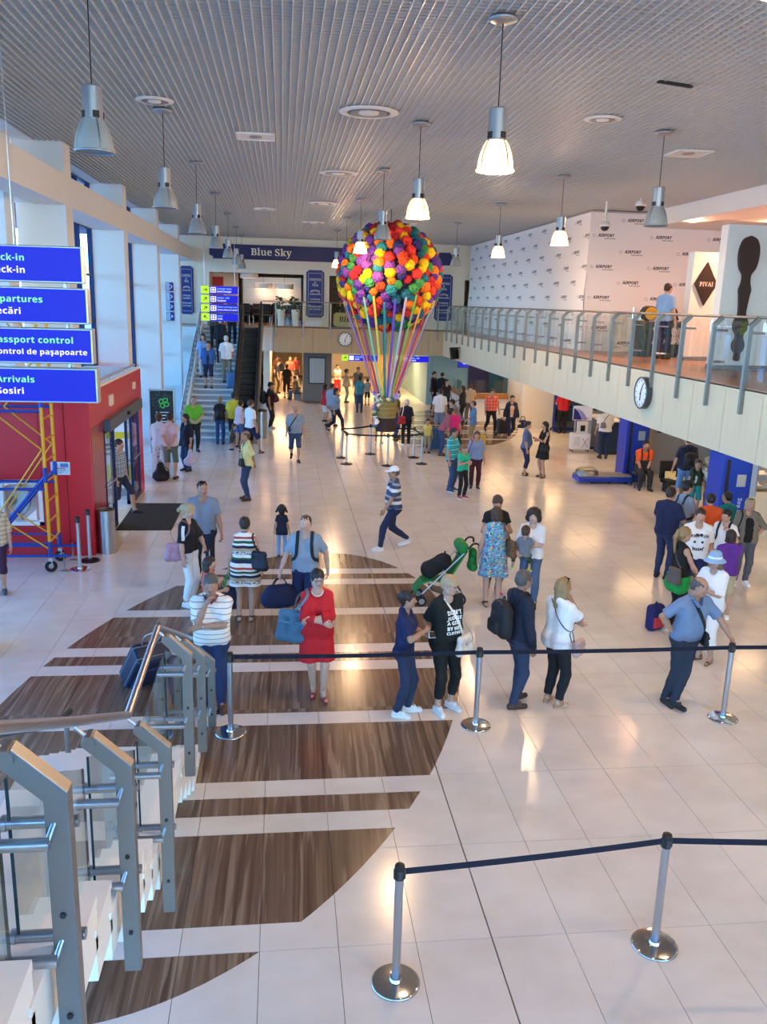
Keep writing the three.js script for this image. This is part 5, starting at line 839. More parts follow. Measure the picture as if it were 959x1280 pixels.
  if (hst !== 'bald') {
    const fcut = ell([0, -.045, .135], [.066, .098, .105], .008, undefined, 'sub'), low = (y) => ({ n: [0, -1, 0], p: [0, y, 0], op: 'cut' }), H = [];
    const g = { buzz: .003, short: .011, crop: .014, fringe: .006 }[hst] ?? .015;
    H.push(ell([0, .036, -.016], [.077 + g, .09 + g, .096 + g], .01), cap([0, -.01, -.055], [0, -.06, -.05], .06 + g * .5, .052, .03));
    if (hst === 'fringe') H.push(ell([0, .12, .02], [.072, .095, .12], .01, undefined, 'sub'));
    if (['short', 'buzz', 'crop', 'fringe'].includes(hst)) { H.push(fcut, low(-.055)); if (hst === 'crop') H.unshift(ell([0, .1, .02], [.07, .03, .075], .02)); }
    else {
      const L = o.hairLen ?? .3;
      if (hst === 'bob') for (const sd of [1, -1]) H.push(cap([sd * .062, .03, -.02], [sd * .07, -.085, -.015], .036, .034, .03));
      if (hst === 'bob') H.push(cap([0, 0, -.07], [0, -.085, -.06], .06, .055, .03));
      if (hst === 'curly') H.push(ell([0, .04, -.03], [.125, .12, .125], .03), ell([.085, -.04, -.02], [.06, .07, .065], .03), ell([-.085, -.04, -.02], [.06, .07, .065], .03));
      if (hst === 'long') { for (const sd of [1, -1]) H.push(cap([sd * .065, .03, -.02], [sd * .085, -.1, -.035], .034, .036, .03), cap([sd * .085, -.1, -.035], [sd * .06, -.13 - L, -.085], .04, .03, .03)); H.push(cap([0, 0, -.07], [0, -.13 - L, -.11], .06, .05, .05)); }
      if (hst === 'pony') H.push(ell([0, .06, -.115], [.03, .03, .03], .02), cap([0, .06, -.13], [0, -.04, -.17], .03, .034, .02), cap([0, -.04, -.17], [0, .02 - L, -.15], .034, .016, .02));
      if (hst === 'bun') H.push(ell([0, .03, -.125], [.045, .045, .04], .015));
      if (hst === 'topbun') H.push(ell([0, .14, -.04], [.045, .045, .045], .015));
      if (hst === 'pigtails') for (const sd of [1, -1]) H.push(cap([sd * .08, .05, -.04], [sd * .12, -.03, -.05], .03, .022, .015));
      H.push(ell([0, -.05, .12], [.06, .105, .09], .012, undefined, 'sub'));
      if (['pony', 'bun', 'topbun', 'pigtails'].includes(hst)) { /* hair drawn back */ }
    }
    const G = netMesh(H, hcell, wrinkle(hst === 'curly' ? .018 : .012, 60, hst === 'curly' ? 60 : 12, seedN)); G.applyMatrix4(HM); part('hair', G, hairMats[hcol], root);
  }
  // clothes
  const sleeveless = (t) => !t.sl;
  const tops = (t, name) => {
    const g = t.g ?? .019, hem = t.hem ?? .89, pr = torso(g, .06), dn = dir([0, -1, 0]);
    if (t.flare || hem < .84) for (const sd of [1, -1]) pr.push(cap(Tp(sd * .085 * b, .95, 0), [Tp(sd * .085 * b, .95, 0)[0] + sd * (t.flare ?? .02), hem, (legJ[0].K[2] + legJ[1].K[2]) * .25], .112 * b + g, .105 * b + g + (t.flare ?? .02), .06));
    pr.push({ n: dn, p: hem < .84 ? [0, hem, 0] : Tp(0, hem, 0), op: 'cut' });
    for (const a of arms) if (t.sl) pr.push(...armP(a, g * (t.loose ?? 1.15), t.sl, .03));
    if (t.bell) for (const a of arms) pr.push(cap(lerp3(a.E, a.W, .0), lerp3(a.E, a.W, .6), .05, .1, .02, [{ n: nrm(sub(a.W, a.E)), p: lerp3(a.E, a.W, .55) }]));
    // neckline
    const nk = Tp(0, 1.485, .045), nr = t.neck ?? .075; pr.push({ ...ell(nk, [nr, nr * 1.0, nr], .01), op: 'sub' });
    if (t.v) pr.push({ ...cap(Tp(0, 1.46, .1), Tp(0, 1.46 - t.v, .12), .05, .018, .01), op: 'sub' });
    if (!t.sl) for (const a of arms) pr.push({ ...ell(addv(a.S, dir([a.sd * .05, 0, 0])), [.055, .075, .1], .01), op: 'sub' });
    if (t.open) pr.push({ ...cap(Tp(0, 1.45, .16), Tp(0, .8, .16), t.open, t.open, .01), op: 'sub' });
    R3.fields[name] = fieldOf(pr); R3.fields.top = R3.fields[name];
    part(name, netMesh(pr, cb, wrinkle(t.wr ?? .009, 9, 12, seedN + 1)), cl(t.c, t.rough), root, t.label);
  };
  const bottoms = (t) => {
    const g = t.g ?? .009, pr = [], top = t.top ?? 1.0, dn = dir([0, 1, 0]);
    for (const sd of [1, -1]) { pr.push(cap(Tp(sd * .086 * w * b, 1.02, 0), Tp(sd * .088 * b, .92, -.005), .098 * b + g, .112 * b + g, .05), ell(Tp(sd * .07, .92, -.05), [.085 * b + g, .1 * b + g, .085 * b + g], .04)); }
    if (top > 1.05) for (const sd of [1, -1]) pr.push(cap(Tp(sd * .06, 1.24, .03), Tp(sd * .075 * w * b, 1.0, .01), .1 + g, .1 * b + g, .05, [{ n: dir([0, 0, -1]), p: Tp(0, 1.1, .02) }]));
    if (fat) pr.push(ell(Tp(0, 1.02, .05), [.13 * b + g, .1 + g, .06 + fat * .7 + g], .05));
    for (const j of legJ) {
      const full = legP(j, g, .035, t.wide ?? .008), endT = t.len ?? 1;                // share of the leg that is covered
      if (endT < .98) { const n1 = nrm(sub(j.K, j.H)), n2 = nrm(sub(j.A, j.K)); if (endT <= .5) { pr.push(cap(j.H, j.K, .088 * b + g, .054 + g + (t.wide ?? .008) + .012, .035, [{ n: n1, p: lerp3(j.H, j.K, endT * 2) }])); } else { const c = [{ n: n2, p: lerp3(j.K, j.A, endT * 2 - 1) }]; full[1].cuts = c; full[2].cuts = c; pr.push(...full); } }
      else { full[1].cuts = [{ n: nrm(sub(j.A, j.K)), p: addv(j.A, nrm(sub(j.A, j.K)), t.cuff ?? .015) }]; pr.push(...full); }
    }
    pr.push({ n: dn, p: Tp(0, top, 0), op: 'cut' }); R3.fields.bottom = fieldOf(pr);
    part(t.name ?? ((t.len ?? 1) < .62 ? 'shorts' : 'trousers'), netMesh(pr, cb, wrinkle(.012, 8, 10, seedN + 5)), cl(t.c, t.rough), root);
  };
  if (o.bot) bottoms(o.bot);
  for (const [i, t] of [].concat(o.top ?? []).entries()) tops(t, t.name ?? (i ? 'jacket' : t.hem < .7 ? 'dress' : t.sl > .6 ? 'long_sleeved_top' : t.sl ? 'tee_shirt' : 'sleeveless_top'));
  // shoes
  const sh = o.shoes ?? { c: 0x2a2522 };
  for (const j of legJ) {
    const P = sh.open ? [cap(addv(j.heel, [0, -.022, 0]), addv(j.toe, [0, -.004, 0]), .028, .03, .02, [{ n: [0, 1, 0], p: addv(j.heel, [0, -.008, 0]) }]), cap(lerp3(j.heel, j.toe, .72), lerp3(j.heel, j.toe, .82), .034, .03, .01), cap(addv(j.A, [0, -.01, 0]), addv(j.A, [0, 0, 0]), .041, .041, .01)]
      : [cap(j.heel, addv(j.toe, j.fd, .012), .043, .034, .02), cap(addv(j.A, [0, -.03, 0]), addv(j.A, j.fd, .07), .043, .034, .03), { n: [0, 1, 0], p: addv(j.A, [0, sh.high ?? .012, 0]), op: 'cut' }];
    const so = part(sh.open ? 'sandal' : 'shoe', netMesh(P, near ? .008 : mid ? .011 : .014), cl(sh.c, .5), root);
    if (sh.sole !== undefined && !sh.open) part('sole', netMesh([cap(addv(j.heel, [0, -.022, 0]), addv(addv(j.toe, j.fd, .014), [0, -.008, 0]), .045, .037, .01, [{ n: [0, 1, 0], p: addv(j.heel, [0, -.006, 0]) }])], near ? .008 : .013), cl(sh.sole, .6), so);
  }
  // small worn things
  if (o.glasses) { const gm = typeof o.glasses === 'number' ? std(o.glasses, .3) : M.black, G = []; for (const sd of [1, -1]) G.push(new THREE.TorusGeometry(.019, .0026, 6, 18).scale(1.15, .85, 1).translate(sd * .029, .008, .101), bar([sd * .05, .01, .098], [sd * .078, .012, .0], .0024, 5)); G.push(bar([-.008, .012, .104], [.008, .012, .104], .0024, 5)); const m = merge(G); m.applyMatrix4(HM); part('glasses', m, gm, root); if (o.glasses === true && o.tint) { const L = merge([1, -1].map((sd) => new THREE.CircleGeometry(.018, 16).scale(1.15, .85, 1).translate(sd * .029, .008, .101))); L.applyMatrix4(HM); part('lens', L, M.black, root); } }
  if (o.shades) { const m = merge([1, -1].flatMap((sd) => [new THREE.SphereGeometry(.024, 12, 8).scale(1.2, .5, .9).translate(sd * .03, .122, .045), bar([sd * .055, .118, .04], [sd * .086, .07, -.02], .004, 5)])); m.applyMatrix4(HM); part('sunglasses', m, std(0x18120e, .15), root); }
  if (o.cap) { const c = cl(o.cap.c, .8), g = netMesh([ell([0, .05, -.012], [.09, .1, .108], .01), ell([0, -.05, .1], [.09, .105, .1], .01, undefined, 'sub'), { n: [0, -1, 0], p: [0, .035, 0], op: 'cut' }], hcell); g.applyMatrix4(HM); const k = part('cap', g, c, root); const br = new THREE.SphereGeometry(.085, 20, 8, 0, 6.3, 0, 1.2).scale(1, .32, 1.2); br.translate(0, .025, (o.cap.back ? -.1 : .1)); br.applyMatrix4(HM); if (!o.cap.beanie) part('cap_peak', br, c, k); }
  if (o.hat) { const g = lathe([[.0, .155], [.07, .15], [.092, .12], [.1, .06], [.105, .045], [.15, .015], [.165, -.01], [.16, -.012], [.1, .035], [.0, .04]], 32).scale(1, 1, 1.08); g.applyMatrix4(HM); const k = part('sun_hat', g, cl(o.hat, .85), root); const bd = lathe([[.104, .04], [.106, .045], [.1, .075], [.098, .07]], 32).scale(1, 1, 1.08); bd.applyMatrix4(HM); part('hat_band', bd, cl(0xe8eef2), k); }
  if (o.watch !== undefined) { const a = arms[o.watch], c = lerp3(a.E, a.W, .93), d = nrm(sub(a.W, a.E)), g = new THREE.TorusGeometry(.03, .008, 6, 20); g.applyQuaternion(new THREE.Quaternion().setFromUnitVectors(V(0, 0, 1), V(...d))); g.translate(...c); part('watch', g, M.alu, root); }
  // push a point onto the outside of a garment
  R3.push = (p, gap = .006, f = 'top', snug = true) => { const F3 = R3.fields[f] ?? R3.fields.bottom, e2 = .004; p = [...p]; for (let k = 0; k < 8; k++) { const d = F3(...p) - gap; if (!snug && d > 0) break; const g = nrm([F3(p[0] + e2, p[1], p[2]) - F3(p[0] - e2, p[1], p[2]), F3(p[0], p[1] + e2, p[2]) - F3(p[0], p[1] - e2, p[2]), F3(p[0], p[1], p[2] + e2) - F3(p[0], p[1], p[2] - e2)]); p = addv(p, g, -d * .8); if (Math.abs(d) < .002) break; } return p; };
  // a flat band along points that are pushed onto the clothes
  R3.band = (pts, wd = .035, gap = .006, f = 'top', snug = true, th = .004, proj = 0) => {
    const c = new THREE.CatmullRomCurve3(pts.map((p) => V(...p))), n = 26, Q = []; for (let i = 0; i <= n; i++) { let p = c.getPoint(i / n).toArray(); if (proj) { p = lerp3(pts[0], pts[pts.length - 1], i / n); const bd = Tp(0, 1.2, 0)[2]; let z = bd + proj * .36, hit = false; for (let k = 0; k < 40; k++) { const dd = R3.fields.top(p[0], p[1], z); if (dd < gap) { hit = true; break; } z -= proj * Math.max(.003, dd * .6); if ((z - bd) * proj < -.02) break; } Q.push(hit ? [p[0], p[1], z] : R3.push([p[0], p[1], bd + proj * .03], gap, f, true)); } else Q.push(R3.push(p, gap, f, snug)); }
    const F3 = R3.fields[f] ?? R3.fields.bottom, e2 = .006, Pn = [], Iq = [];
    for (let i = 0; i <= n; i++) { const p = Q[i], tg = nrm(sub(Q[Math.min(n, i + 1)], Q[Math.max(0, i - 1)])), g = nrm([F3(p[0] + e2, p[1], p[2]) - F3(p[0] - e2, p[1], p[2]), F3(p[0], p[1] + e2, p[2]) - F3(p[0], p[1] - e2, p[2]), F3(p[0], p[1], p[2] + e2) - F3(p[0], p[1], p[2] - e2)]), sd = nrm(cross(tg, g)); for (const [u, v] of [[-1, 0], [1, 0], [1, 1], [-1, 1]]) Pn.push(...addv(addv(p, sd, u * wd / 2), g, v * th)); }
    for (let i = 0; i < n; i++) for (let k = 0; k < 4; k++) { const a = i * 4 + k, b2 = i * 4 + (k + 1) % 4; Iq.push(a, b2, a + 4, b2, b2 + 4, a + 4); }
    const G = new THREE.BufferGeometry(); G.setAttribute('position', new THREE.Float32BufferAttribute(Pn, 3)); G.setIndex(Iq); const H = G.toNonIndexed(); H.computeVertexNormals(); return H;
  };
  // a printed patch on the chest or back
  R3.patch = (name, x0, x1, y0, y1, zs, mat) => {
    const nu = 16, nv = 16, P = [], U = [], Iq = [], F3 = R3.fields.top; for (let j = 0; j <= nv; j++) for (let i = 0; i <= nu; i++) { const x = x0 + (x1 - x0) * i / nu, y = y0 + (y1 - y0) * j / nv; let z = .36; for (let k = 0; k < 60; k++) { const c = Tp(x, y, zs * z), d = F3(...c); if (d < .004) break; z -= Math.max(.002, d * .7); } P.push(...Tp(x, y, zs * (z + .003))); U.push(zs > 0 ? i / nu : 1 - i / nu, j / nv); }
    for (let j = 0; j < nv; j++) for (let i = 0; i < nu; i++) { const a = j * (nu + 1) + i; Iq.push(a, a + 1, a + nu + 2, a, a + nu + 2, a + nu + 1); }
    const G = new THREE.BufferGeometry(); G.setAttribute('position', new THREE.Float32BufferAttribute(P, 3)); G.setAttribute('uv', new THREE.Float32BufferAttribute(U, 2)); G.setIndex(Iq); G.computeVertexNormals(); return part(name, G, mat, root);
  };
  R3.hand = (i, x = .09, y = 0, z = .02) => arms[i].at(x, y, z);
  root.updateMatrixWorld(true);
  return R3;
}
// a top-level thing given in a person's own coordinates (worn or held)
function held(Pn, name, label, category, group) { const t = thing(name, label, category); t.position.copy(Pn.root.position); t.rotation.copy(Pn.root.rotation); t.scale.copy(Pn.root.scale); if (group) t.userData.group = group; return t; }
function backpack(Pn, label, c, size = 1, front = false) {
  const t = held(Pn, 'backpack', label, 'backpack'), m = cl(c, .7), m2 = cl(0x151518, .7), z = front ? .2 : -.25, sg = front ? 1 : -1, ctr = Pn.Tp(0, 1.18, z), q = new THREE.Quaternion().setFromEuler(new THREE.Euler(...(Pn.o.lean ?? [0, 0, 0]).slice(0, 3).map(R), 'YXZ'));
  const W = .3 * size, H = .44 * size, D = .17 * size, bodyG = netMesh([cap([-W * .27, -H * .28, 0], [-W * .25, H * .22, 0], .085 * size, .08 * size, .05), cap([W * .27, -H * .28, 0], [W * .25, H * .22, 0], .085 * size, .08 * size, .05), cap([0, -H * .2, sg * .06], [0, H * .05, sg * .06], .08 * size, .07 * size, .05), ell([0, H * .3, 0], [.11 * size, .07 * size, .07 * size], .05)], .014, wrinkle(.01, 12, 12, 8));
  const put = (g) => { g.applyQuaternion(q); return g.translate(...ctr); };
  const bodyM = part('bag_body', put(bodyG), m, t); part('pocket', put(rbox(0, -H * .17, sg * (.085 * size), W * .66, H * .36, .11, .048, 4)), m, bodyM); part('zip', put(tube([[-W * .4, -H * .05, sg * .075], [-W * .3, H * .36, sg * .05], [0, H * .44, sg * .045], [W * .3, H * .36, sg * .05], [W * .4, -H * .05, sg * .075]], .004, 20, 5)), std(0x55555a, .4), bodyM); part('grab_handle', put(tube([[-.04, H * .42, -sg * .02], [0, H * .54, -sg * .02], [.04, H * .42, -sg * .02]], .009, 10, 6)), m2, t);
  for (const sd of [1, -1]) part('strap', Pn.band([Pn.Tp(sd * .1, 1.34, z * .55), Pn.Tp(sd * .105, 1.5, 0), Pn.Tp(sd * .11, 1.36, -z * .6), Pn.Tp(sd * .14, 1.15, -z * .5), Pn.Tp(sd * .2, 1.06, z * .3)], .05, .006), m, t);
  return t;
}
function sling(Pn, label, c, sd, opt = {}) {                                    // bag on a strap: sd = side of the bag (+1 own left)
  const t = held(Pn, opt.name ?? 'shoulder_bag', label, 'bag'), m = cl(c, .6), cross2 = opt.cross ?? true, sx = cross2 ? -sd : sd, by = opt.y ?? .98, bz = opt.z ?? .03, bx2 = opt.x ?? .2, [W, H, D] = opt.size ?? [.24, .2, .09];
  const P0 = Pn.push(Pn.Tp(sd * bx2, by + H * .4, bz), .02, 'top', false), ctr = Pn.push(Pn.Tp(sd * (bx2 + .04), by, bz), D * .5, 'top', false), yaw = opt.yaw ?? sd * Math.PI / 2 * (Math.abs(bz) > .12 ? .25 : .8) * (bz < 0 ? 1 : 1);
  const g = netMesh([cap([-W * .36, -H * .3, 0], [W * .36, -H * .3, 0], D * .5, D * .5, .02), cap([-W * .3, H * .3, 0], [W * .3, H * .3, 0], D * .36, D * .36, .02), cap([-W * .36, -H * .3, 0], [-W * .3, H * .3, 0], D * .5, D * .36, .03), cap([W * .36, -H * .3, 0], [W * .3, H * .3, 0], D * .5, D * .36, .03), cap([0, -H * .3, 0], [0, H * .3, 0], D * .52, D * .38, .04)], .011, wrinkle(.006, 14, 14, 4)).rotateY(yaw).translate(...ctr);
  const bm = part('bag_body', g, opt.map ?? m, t); part('flap', netMesh([cap([-W * .33, H * .1, D * .3], [-W * .3, H * .34, 0], .02, .02, .02), cap([W * .33, H * .1, D * .3], [W * .3, H * .34, 0], .02, .02, .02), cap([-W * .33, H * .1, D * .3], [W * .33, H * .1, D * .3], .02, .02, .02), cap([-W * .3, H * .36, 0], [W * .3, H * .36, 0], .022, .022, .02)], .009).rotateY(yaw).translate(...ctr), opt.map ?? m, bm);
  const rim = [ctr[0], ctr[1] + H * .38, ctr[2]];
  const top = Pn.Tp(sx * (cross2 ? .08 : .135), 1.5, -.01), f1 = lerp3(top, rim, .5), pts = (k) => [rim, [f1[0], f1[1], f1[2] + k * .16], Pn.Tp(sx * (cross2 ? .08 : .135), 1.45, k * .09), top];
  for (const k of [1, -1]) part('strap', Pn.band(cross2 ? [rim, addv(top, [0, -.015, 0])] : pts(k), opt.strap ?? .02, .006, 'top', cross2, .004, cross2 ? k : 0), opt.strapC !== undefined ? cl(opt.strapC, .6) : m, t);
  if (opt.buckle) part('buckle', rbox(0, 0, 0, .03, .03, .012, .004).rotateY(yaw).translate(ctr[0], ctr[1] + .02, ctr[2] + .05), M.alu, bm);
  return t;
}
const heldAt = (Pn, i) => V(...Pn.hand(i, .085, 0, .022)).applyMatrix4(Pn.root.matrixWorld);
function suitcase(label, c, x, z, turn, h = .62, handleTo) {                    // wheeled suitcase
  const t = thing('suitcase', label, 'suitcase', [x, 0, z], turn), m = cl(c, .45), b = part('shell', rbox(0, .06 + h / 2, 0, h * .66, h, .25, .04, 4), m, t);
  for (const k of [-.2, 0, .2]) part('groove', box(k * h * .9, .06 + h / 2, .126, .012, h * .8, .006), M.black, b); part('zip_line', rbox(0, .06 + h / 2, .03, h * .668, h * 1.004, .012, .004), M.black, b); part('side_handle', tube([[-.07, h * .97 + .05, 0], [-.05, h + .09, 0], [.05, h + .09, 0], [.07, h * .97 + .05, 0]], .012, 12, 6), M.black, t);
  for (const sx of [-1, 1]) for (const sz of [-1, 1]) part('wheel', new THREE.TorusGeometry(.024, .012, 6, 14).rotateY(Math.PI / 2).translate(sx * h * .27, .036, sz * .09), M.rubber, t);
  if (handleTo) { for (const sx of [-.08, .08]) part('handle_tube', bar([sx, h + .04, -.1], [sx, handleTo, -.1], .009), M.alu, t); part('grip', rbox(0, handleTo, -.1, .2, .03, .035, .012), M.black, t); }
  return t;
}
const pat = (w, h, m, mh, draw) => new THREE.MeshStandardMaterial({ map: rep(canvas(w, h, draw), m, mh), roughness: .85 });
const stripes = (rows, m) => pat(16, 256, .3, m, (g, w, h) => { const tot = rows.reduce((a, r) => a + r[1], 0); let y = 0; for (const [c, k] of rows) { g.fillStyle = c; g.fillRect(0, y, w, h * k / tot + 1); y += h * k / tot; } });
const blobs = (bg, cols, n, m, r0, r1, sd) => pat(256, 256, m, m, (g, w, h) => { g.fillStyle = bg; g.fillRect(0, 0, w, h); for (let i = 0; i < n; i++) { g.fillStyle = cols[i % cols.length]; const x = hash(i, 1, sd) * w, y = hash(i, 2, sd) * h, r = r0 + hash(i, 3, sd) * (r1 - r0); for (const dx of [0, -w, w]) for (const dy of [0, -h, h]) { g.beginPath(); g.ellipse(x + dx, y + dy, r, r * (.5 + hash(i, 4, sd) * .6), hash(i, 5, sd) * 3, 0, 7); g.fill(); } } });
const plaid = (bg, a, b, m) => pat(64, 64, m, m, (g, w, h) => { g.fillStyle = bg; g.fillRect(0, 0, w, h); g.globalAlpha = .55; g.fillStyle = a; g.fillRect(4, 0, 18, h); g.fillRect(0, 8, w, 18); g.fillStyle = b; g.fillRect(38, 0, 8, h); g.fillRect(0, 42, w, 8); g.globalAlpha = 1; });
const K = {
  jeans: 0x26324e, djeans: 0x18203a, ljeans: 0x5a7296, black: 0x131316, white: 0xe8e8e6, navy: 0x131d42, grey: 0x8a929c, greyblue: 0x7d95b4,
  polo: stripes([['#e9e4dc', 9], ['#8a6f68', 1.4]], .062), capst: stripes([['#e6e4de', 3], ['#3c4a68', 4], ['#9aa0ac', 2], ['#5a2f38', 1], ['#3c4a68', 2]], .26),
  dress: pat(256, 512, .5, .5, (g, w, h) => { const c = ['#efe9dd', '#b5422e', '#efe9dd', '#1d5a3e', '#efe9dd', '#16213f', '#b89d7a', '#eee', '#efe9dd', '#1d5a3e', '#16213f']; let y = 0; for (let i = 0; y < h; i++) { const k = 28 + hash(i, 2, 8) * 34; g.fillStyle = c[i % c.length]; g.fillRect(0, y, w, k + 2); if (c[i % c.length] === '#eee') for (let q = 0; q < 160; q++) { g.fillStyle = '#222'; g.fillRect(hash(q, 4, 1) * w, y + hash(q, 5, 1) * k, 9, 6); } y += k; } }),
  flower: blobs('#5f9fb8', ['#cfcdbb', '#a83a5c', '#2f6248', '#c9b35a', '#33457c', '#c07a8e', '#86bccb', '#5f9fb8'], 230, .42, 3, 12, 3), dots: blobs('#d8dce2', ['#3a4a62'], 70, .2, 6, 11, 5), specks: blobs('#151f4a', ['#5d6fa8'], 60, .3, 1.5, 3, 6),
  turq: stripes([['#2aa6b8', 5], ['#1f6f8c', 1.2], ['#7fd0d0', 2]], .13), coral: plaid('#e2604c', '#f2a38a', '#b8353a', .12), plaidBlue: plaid('#b9c3cc', '#4a6078', '#2e4058', .1), plaidBeige: plaid('#c4b294', '#8a7458', '#e0d2b4', .08), camo: blobs('#b09a76', ['#cdbb96', '#7d6a4a', '#e2d4b4'], 60, .5, 12, 30, 9), camoDark: blobs('#2d3a2a', ['#4f5f3a', '#1a2018', '#8a8f72'], 60, .3, 8, 18, 10), camoOlive: blobs('#55583a', ['#3a3c28', '#7a7a54'], 60, .4, 10, 24, 11), spotBrown: blobs('#6a4a2e', ['#4a2f1c', '#86643f'], 120, .2, 4, 9, 12), navyPat: blobs('#1a2440', ['#31406a', '#0f162c'], 80, .3, 6, 14, 14),
};
const tee = (c, more = {}) => ({ c, sl: .3, ...more }), pants = (c, more = {}) => ({ c, ...more }), shorts = (c, l = .45, more = {}) => ({ c, len: l, wide: .016, ...more });
const wh = { c: 0xe4e4e2, sole: 0xf2f2f0 }, bk = { c: 0x151516 }, br = { c: 0x4a2f20 }, sand = { c: 0x2a1c16, open: true };
const phone = (P, i, label) => { const t = held(P, 'phone', label, 'phone'), a = P.arms[i], g = rbox(0, 0, 0, .075, .15, .009, .006, 2); const y = nrm(addv(a.d, a.n, .6)), z = nrm(addv([0, .5, -1], y, -dot([0, .5, -1], y))), x = nrm(cross(y, z)); g.applyMatrix4(new THREE.Matrix4().makeBasis(V(...x), V(...y), V(...z)).setPosition(...a.at(.1, .0, .03))); part('casing', g, M.black, t); const s = plane(.066, .13, 0, 0, .0052).applyMatrix4(new THREE.Matrix4().makeBasis(V(...x), V(...y), V(...z)).setPosition(...a.at(.1, .0, .03))); part('display', s, std(0x30343c, .15), t); return t; };
// ----- front row -----
const red = person({ x: .42, z: -9.9, h: 1.66, sex: 'f', turn: 6, skin: 'd', hair: ['bun', 'black'], glasses: true, top: { c: 0xc01320, sl: .6, bell: true, hem: .55, neck: .085, g: .012, rough: .8 }, arms: 'xy', feet: [[.085, .08, .06], [.02, -.08, .14]], shoes: { c: 0xa5101c, open: true }, watch: 1, head: [4, 4, 0], label: 'woman in a red dress with bell sleeves, arms crossed, blue tote on her shoulder' });
{ const g = []; for (let i = 0; i <= 16; i++) { const a = -2.2 + i / 16 * 4.4; g.push(new THREE.SphereGeometry(.009, 8, 6).translate(...red.Tp(Math.sin(a) * .075, 1.475 - .045 * Math.cos(a), .0 + .085 * Math.cos(a)))); } part('necklace', g, std(0xe8e0d0, .25), red.root); }
sling(red, 'blue grey slouchy tote on the right shoulder of the red dress woman', 0x46708c, -1, { cross: false, size: [.46, .5, .16], y: 1.0, x: .25, z: -.06, strap: .035, strapC: 0x6b7484, name: 'tote_bag', yaw: -.5 });
const nt = person({ x: 1.44, z: -9.4, h: 1.55, sex: 'f', turn: 72, skin: 'b', hair: ['bun', 'dark'], shades: true, top: tee(K.specks, { sl: .38, hem: .84, v: .06 }), bot: pants(K.jeans), arms: 'gP', feet: [[.09, .08], [.1, -.04]], shoes: wh, label: 'woman in a speckled navy tee and torn jeans holding a phone, hair in a bun' });
{ const p = V(...lerp3(nt.hand(0), nt.hand(1), .5)).applyMatrix4(nt.root.matrixWorld), t = thing('phone', 'dark phone with pale casing in the hands of the speckled navy tee woman', 'phone', [p.x + .03, p.y + .02, p.z + .03], .15); part('casing', rbox(0, 0, 0, .155, .08, .01, .004).rotateX(-.5), std(0xd8d8d6, .4), t); part('display', plane(.13, .068, 0, 0, .0056).rotateX(-.5), std(0x08080a, .15), t); }
for (const [k, y] of [[0, .56], [0, .49], [1, .62]]) { const j = nt.legJ[k], p = lerp3(j.H, j.K, (.9 - y) / .45 * 1.0); part('jeans_tear', new THREE.SphereGeometry(.024, 10, 8).scale(.8, .35, .5).translate(p[0], p[1], p[2] + .064), std(0xb89a86, .8), nt.root); }
const bt = person({ x: 1.95, z: -9.5, h: 1.7, sex: 'f', turn: 24, b: 1.1, fat: .025, skin: 'd', hair: ['crop', 'pale'], glasses: true, top: tee(0x0c1413, { sl: .46, hem: .84, g: .02 }), bot: pants(0x0e1111, { len: .86 }), arms: 'BB', feet: [[.11, .02], [.11, .06]], shoes: wh, head: [22, 6, 0], label: 'woman in a black slogan tee and cropped black trousers with short blond hair and glasses' });
bt.patch('slogan', -.15, .16, 1.04, 1.37, 1, new THREE.MeshStandardMaterial({ transparent: true, alphaTest: .45, roughness: .8, map: canvas(256, 288, (g, w, h) => { g.clearRect(0, 0, w, h); [['DON\'T', 36, 56], ['JUDGE', 94, 56], ['A GIRL', 150, 52], ['BY HER', 206, 52], ['CLOTHES', 256, 44]].forEach(([t, y, s]) => txt(g, t, 128, y, s, '#eef2ee', '900', 'sans-serif', 'center', 236)); }) }));
sling(bt, 'white leather handbag with a long white strap across the black slogan tee', 0xe4e0d6, 1, { size: [.3, .26, .1], y: .9, x: .12, z: .16, strap: .032, buckle: true, name: 'handbag' });
const ns = person({ x: 2.86, z: -9.56, h: 1.73, turn: 104, b: 1.05, skin: 'c', hair: ['short', 'grey'], top: { c: 0x151c30, sl: 1, hem: .86, v: .05 }, bot: pants(0x2a3752), arms: 'kd', feet: [[.11, .1], [.11, -.06]], shoes: br, head: [14, 0, 0], label: 'man in a dark navy long shirt and jeans with a black backpack, behind the belt' });
backpack(ns, 'large black backpack on the back of the navy shirt man', 0x16171c, 1.15);
const wb = person({ x: 3.35, z: -9.52, h: 1.64, sex: 'f', turn: 118, b: 1.05, skin: 'b', hair: ['long', 'blond'], hairLen: .1, shades: true, top: { c: 0xe9e9ea, sl: .42, hem: .82, g: .024, wr: .016, name: 'blouse' }, bot: pants(0x14151c, { len: .95 }), arms: 'xc', shoes: { c: 0xc9a88a, open: true }, head: [-8, -4, 0], label: 'woman in a loose white blouse with wavy blond hair, seen from behind, arms folded high' });
sling(wb, 'small pale pink bag at the hip of the white blouse woman', 0xc0a59c, -1, { size: [.26, .2, .1], y: .9, x: .2, z: .06, strap: .014, strapC: 0x4a4040, yaw: -1.2 });
const ln = person({ x: 4.84, z: -9.42, h: 1.72, turn: 18, b: 1.02, fat: .01, skin: 'b', hair: ['fringe', 'grey'], top: tee(0x6f83a2, { sl: .42, hem: .88, v: .05, g: .018, wr: .014 }), bot: pants(0x222c3e), arm: [[.44, 1.0, .34, .5, .4, -.6, .9], [.2, 1.0, -.03, 1, .2, -.4, .9]], sway: .12, lean: [10, 0, -7], feet: [[-.04, .1, .1], [.03, -.06, .1]], shoes: bk, head: [34, 12, 0], label: 'balding man in a blue short sleeved shirt leaning on the right stanchion, legs crossed' });
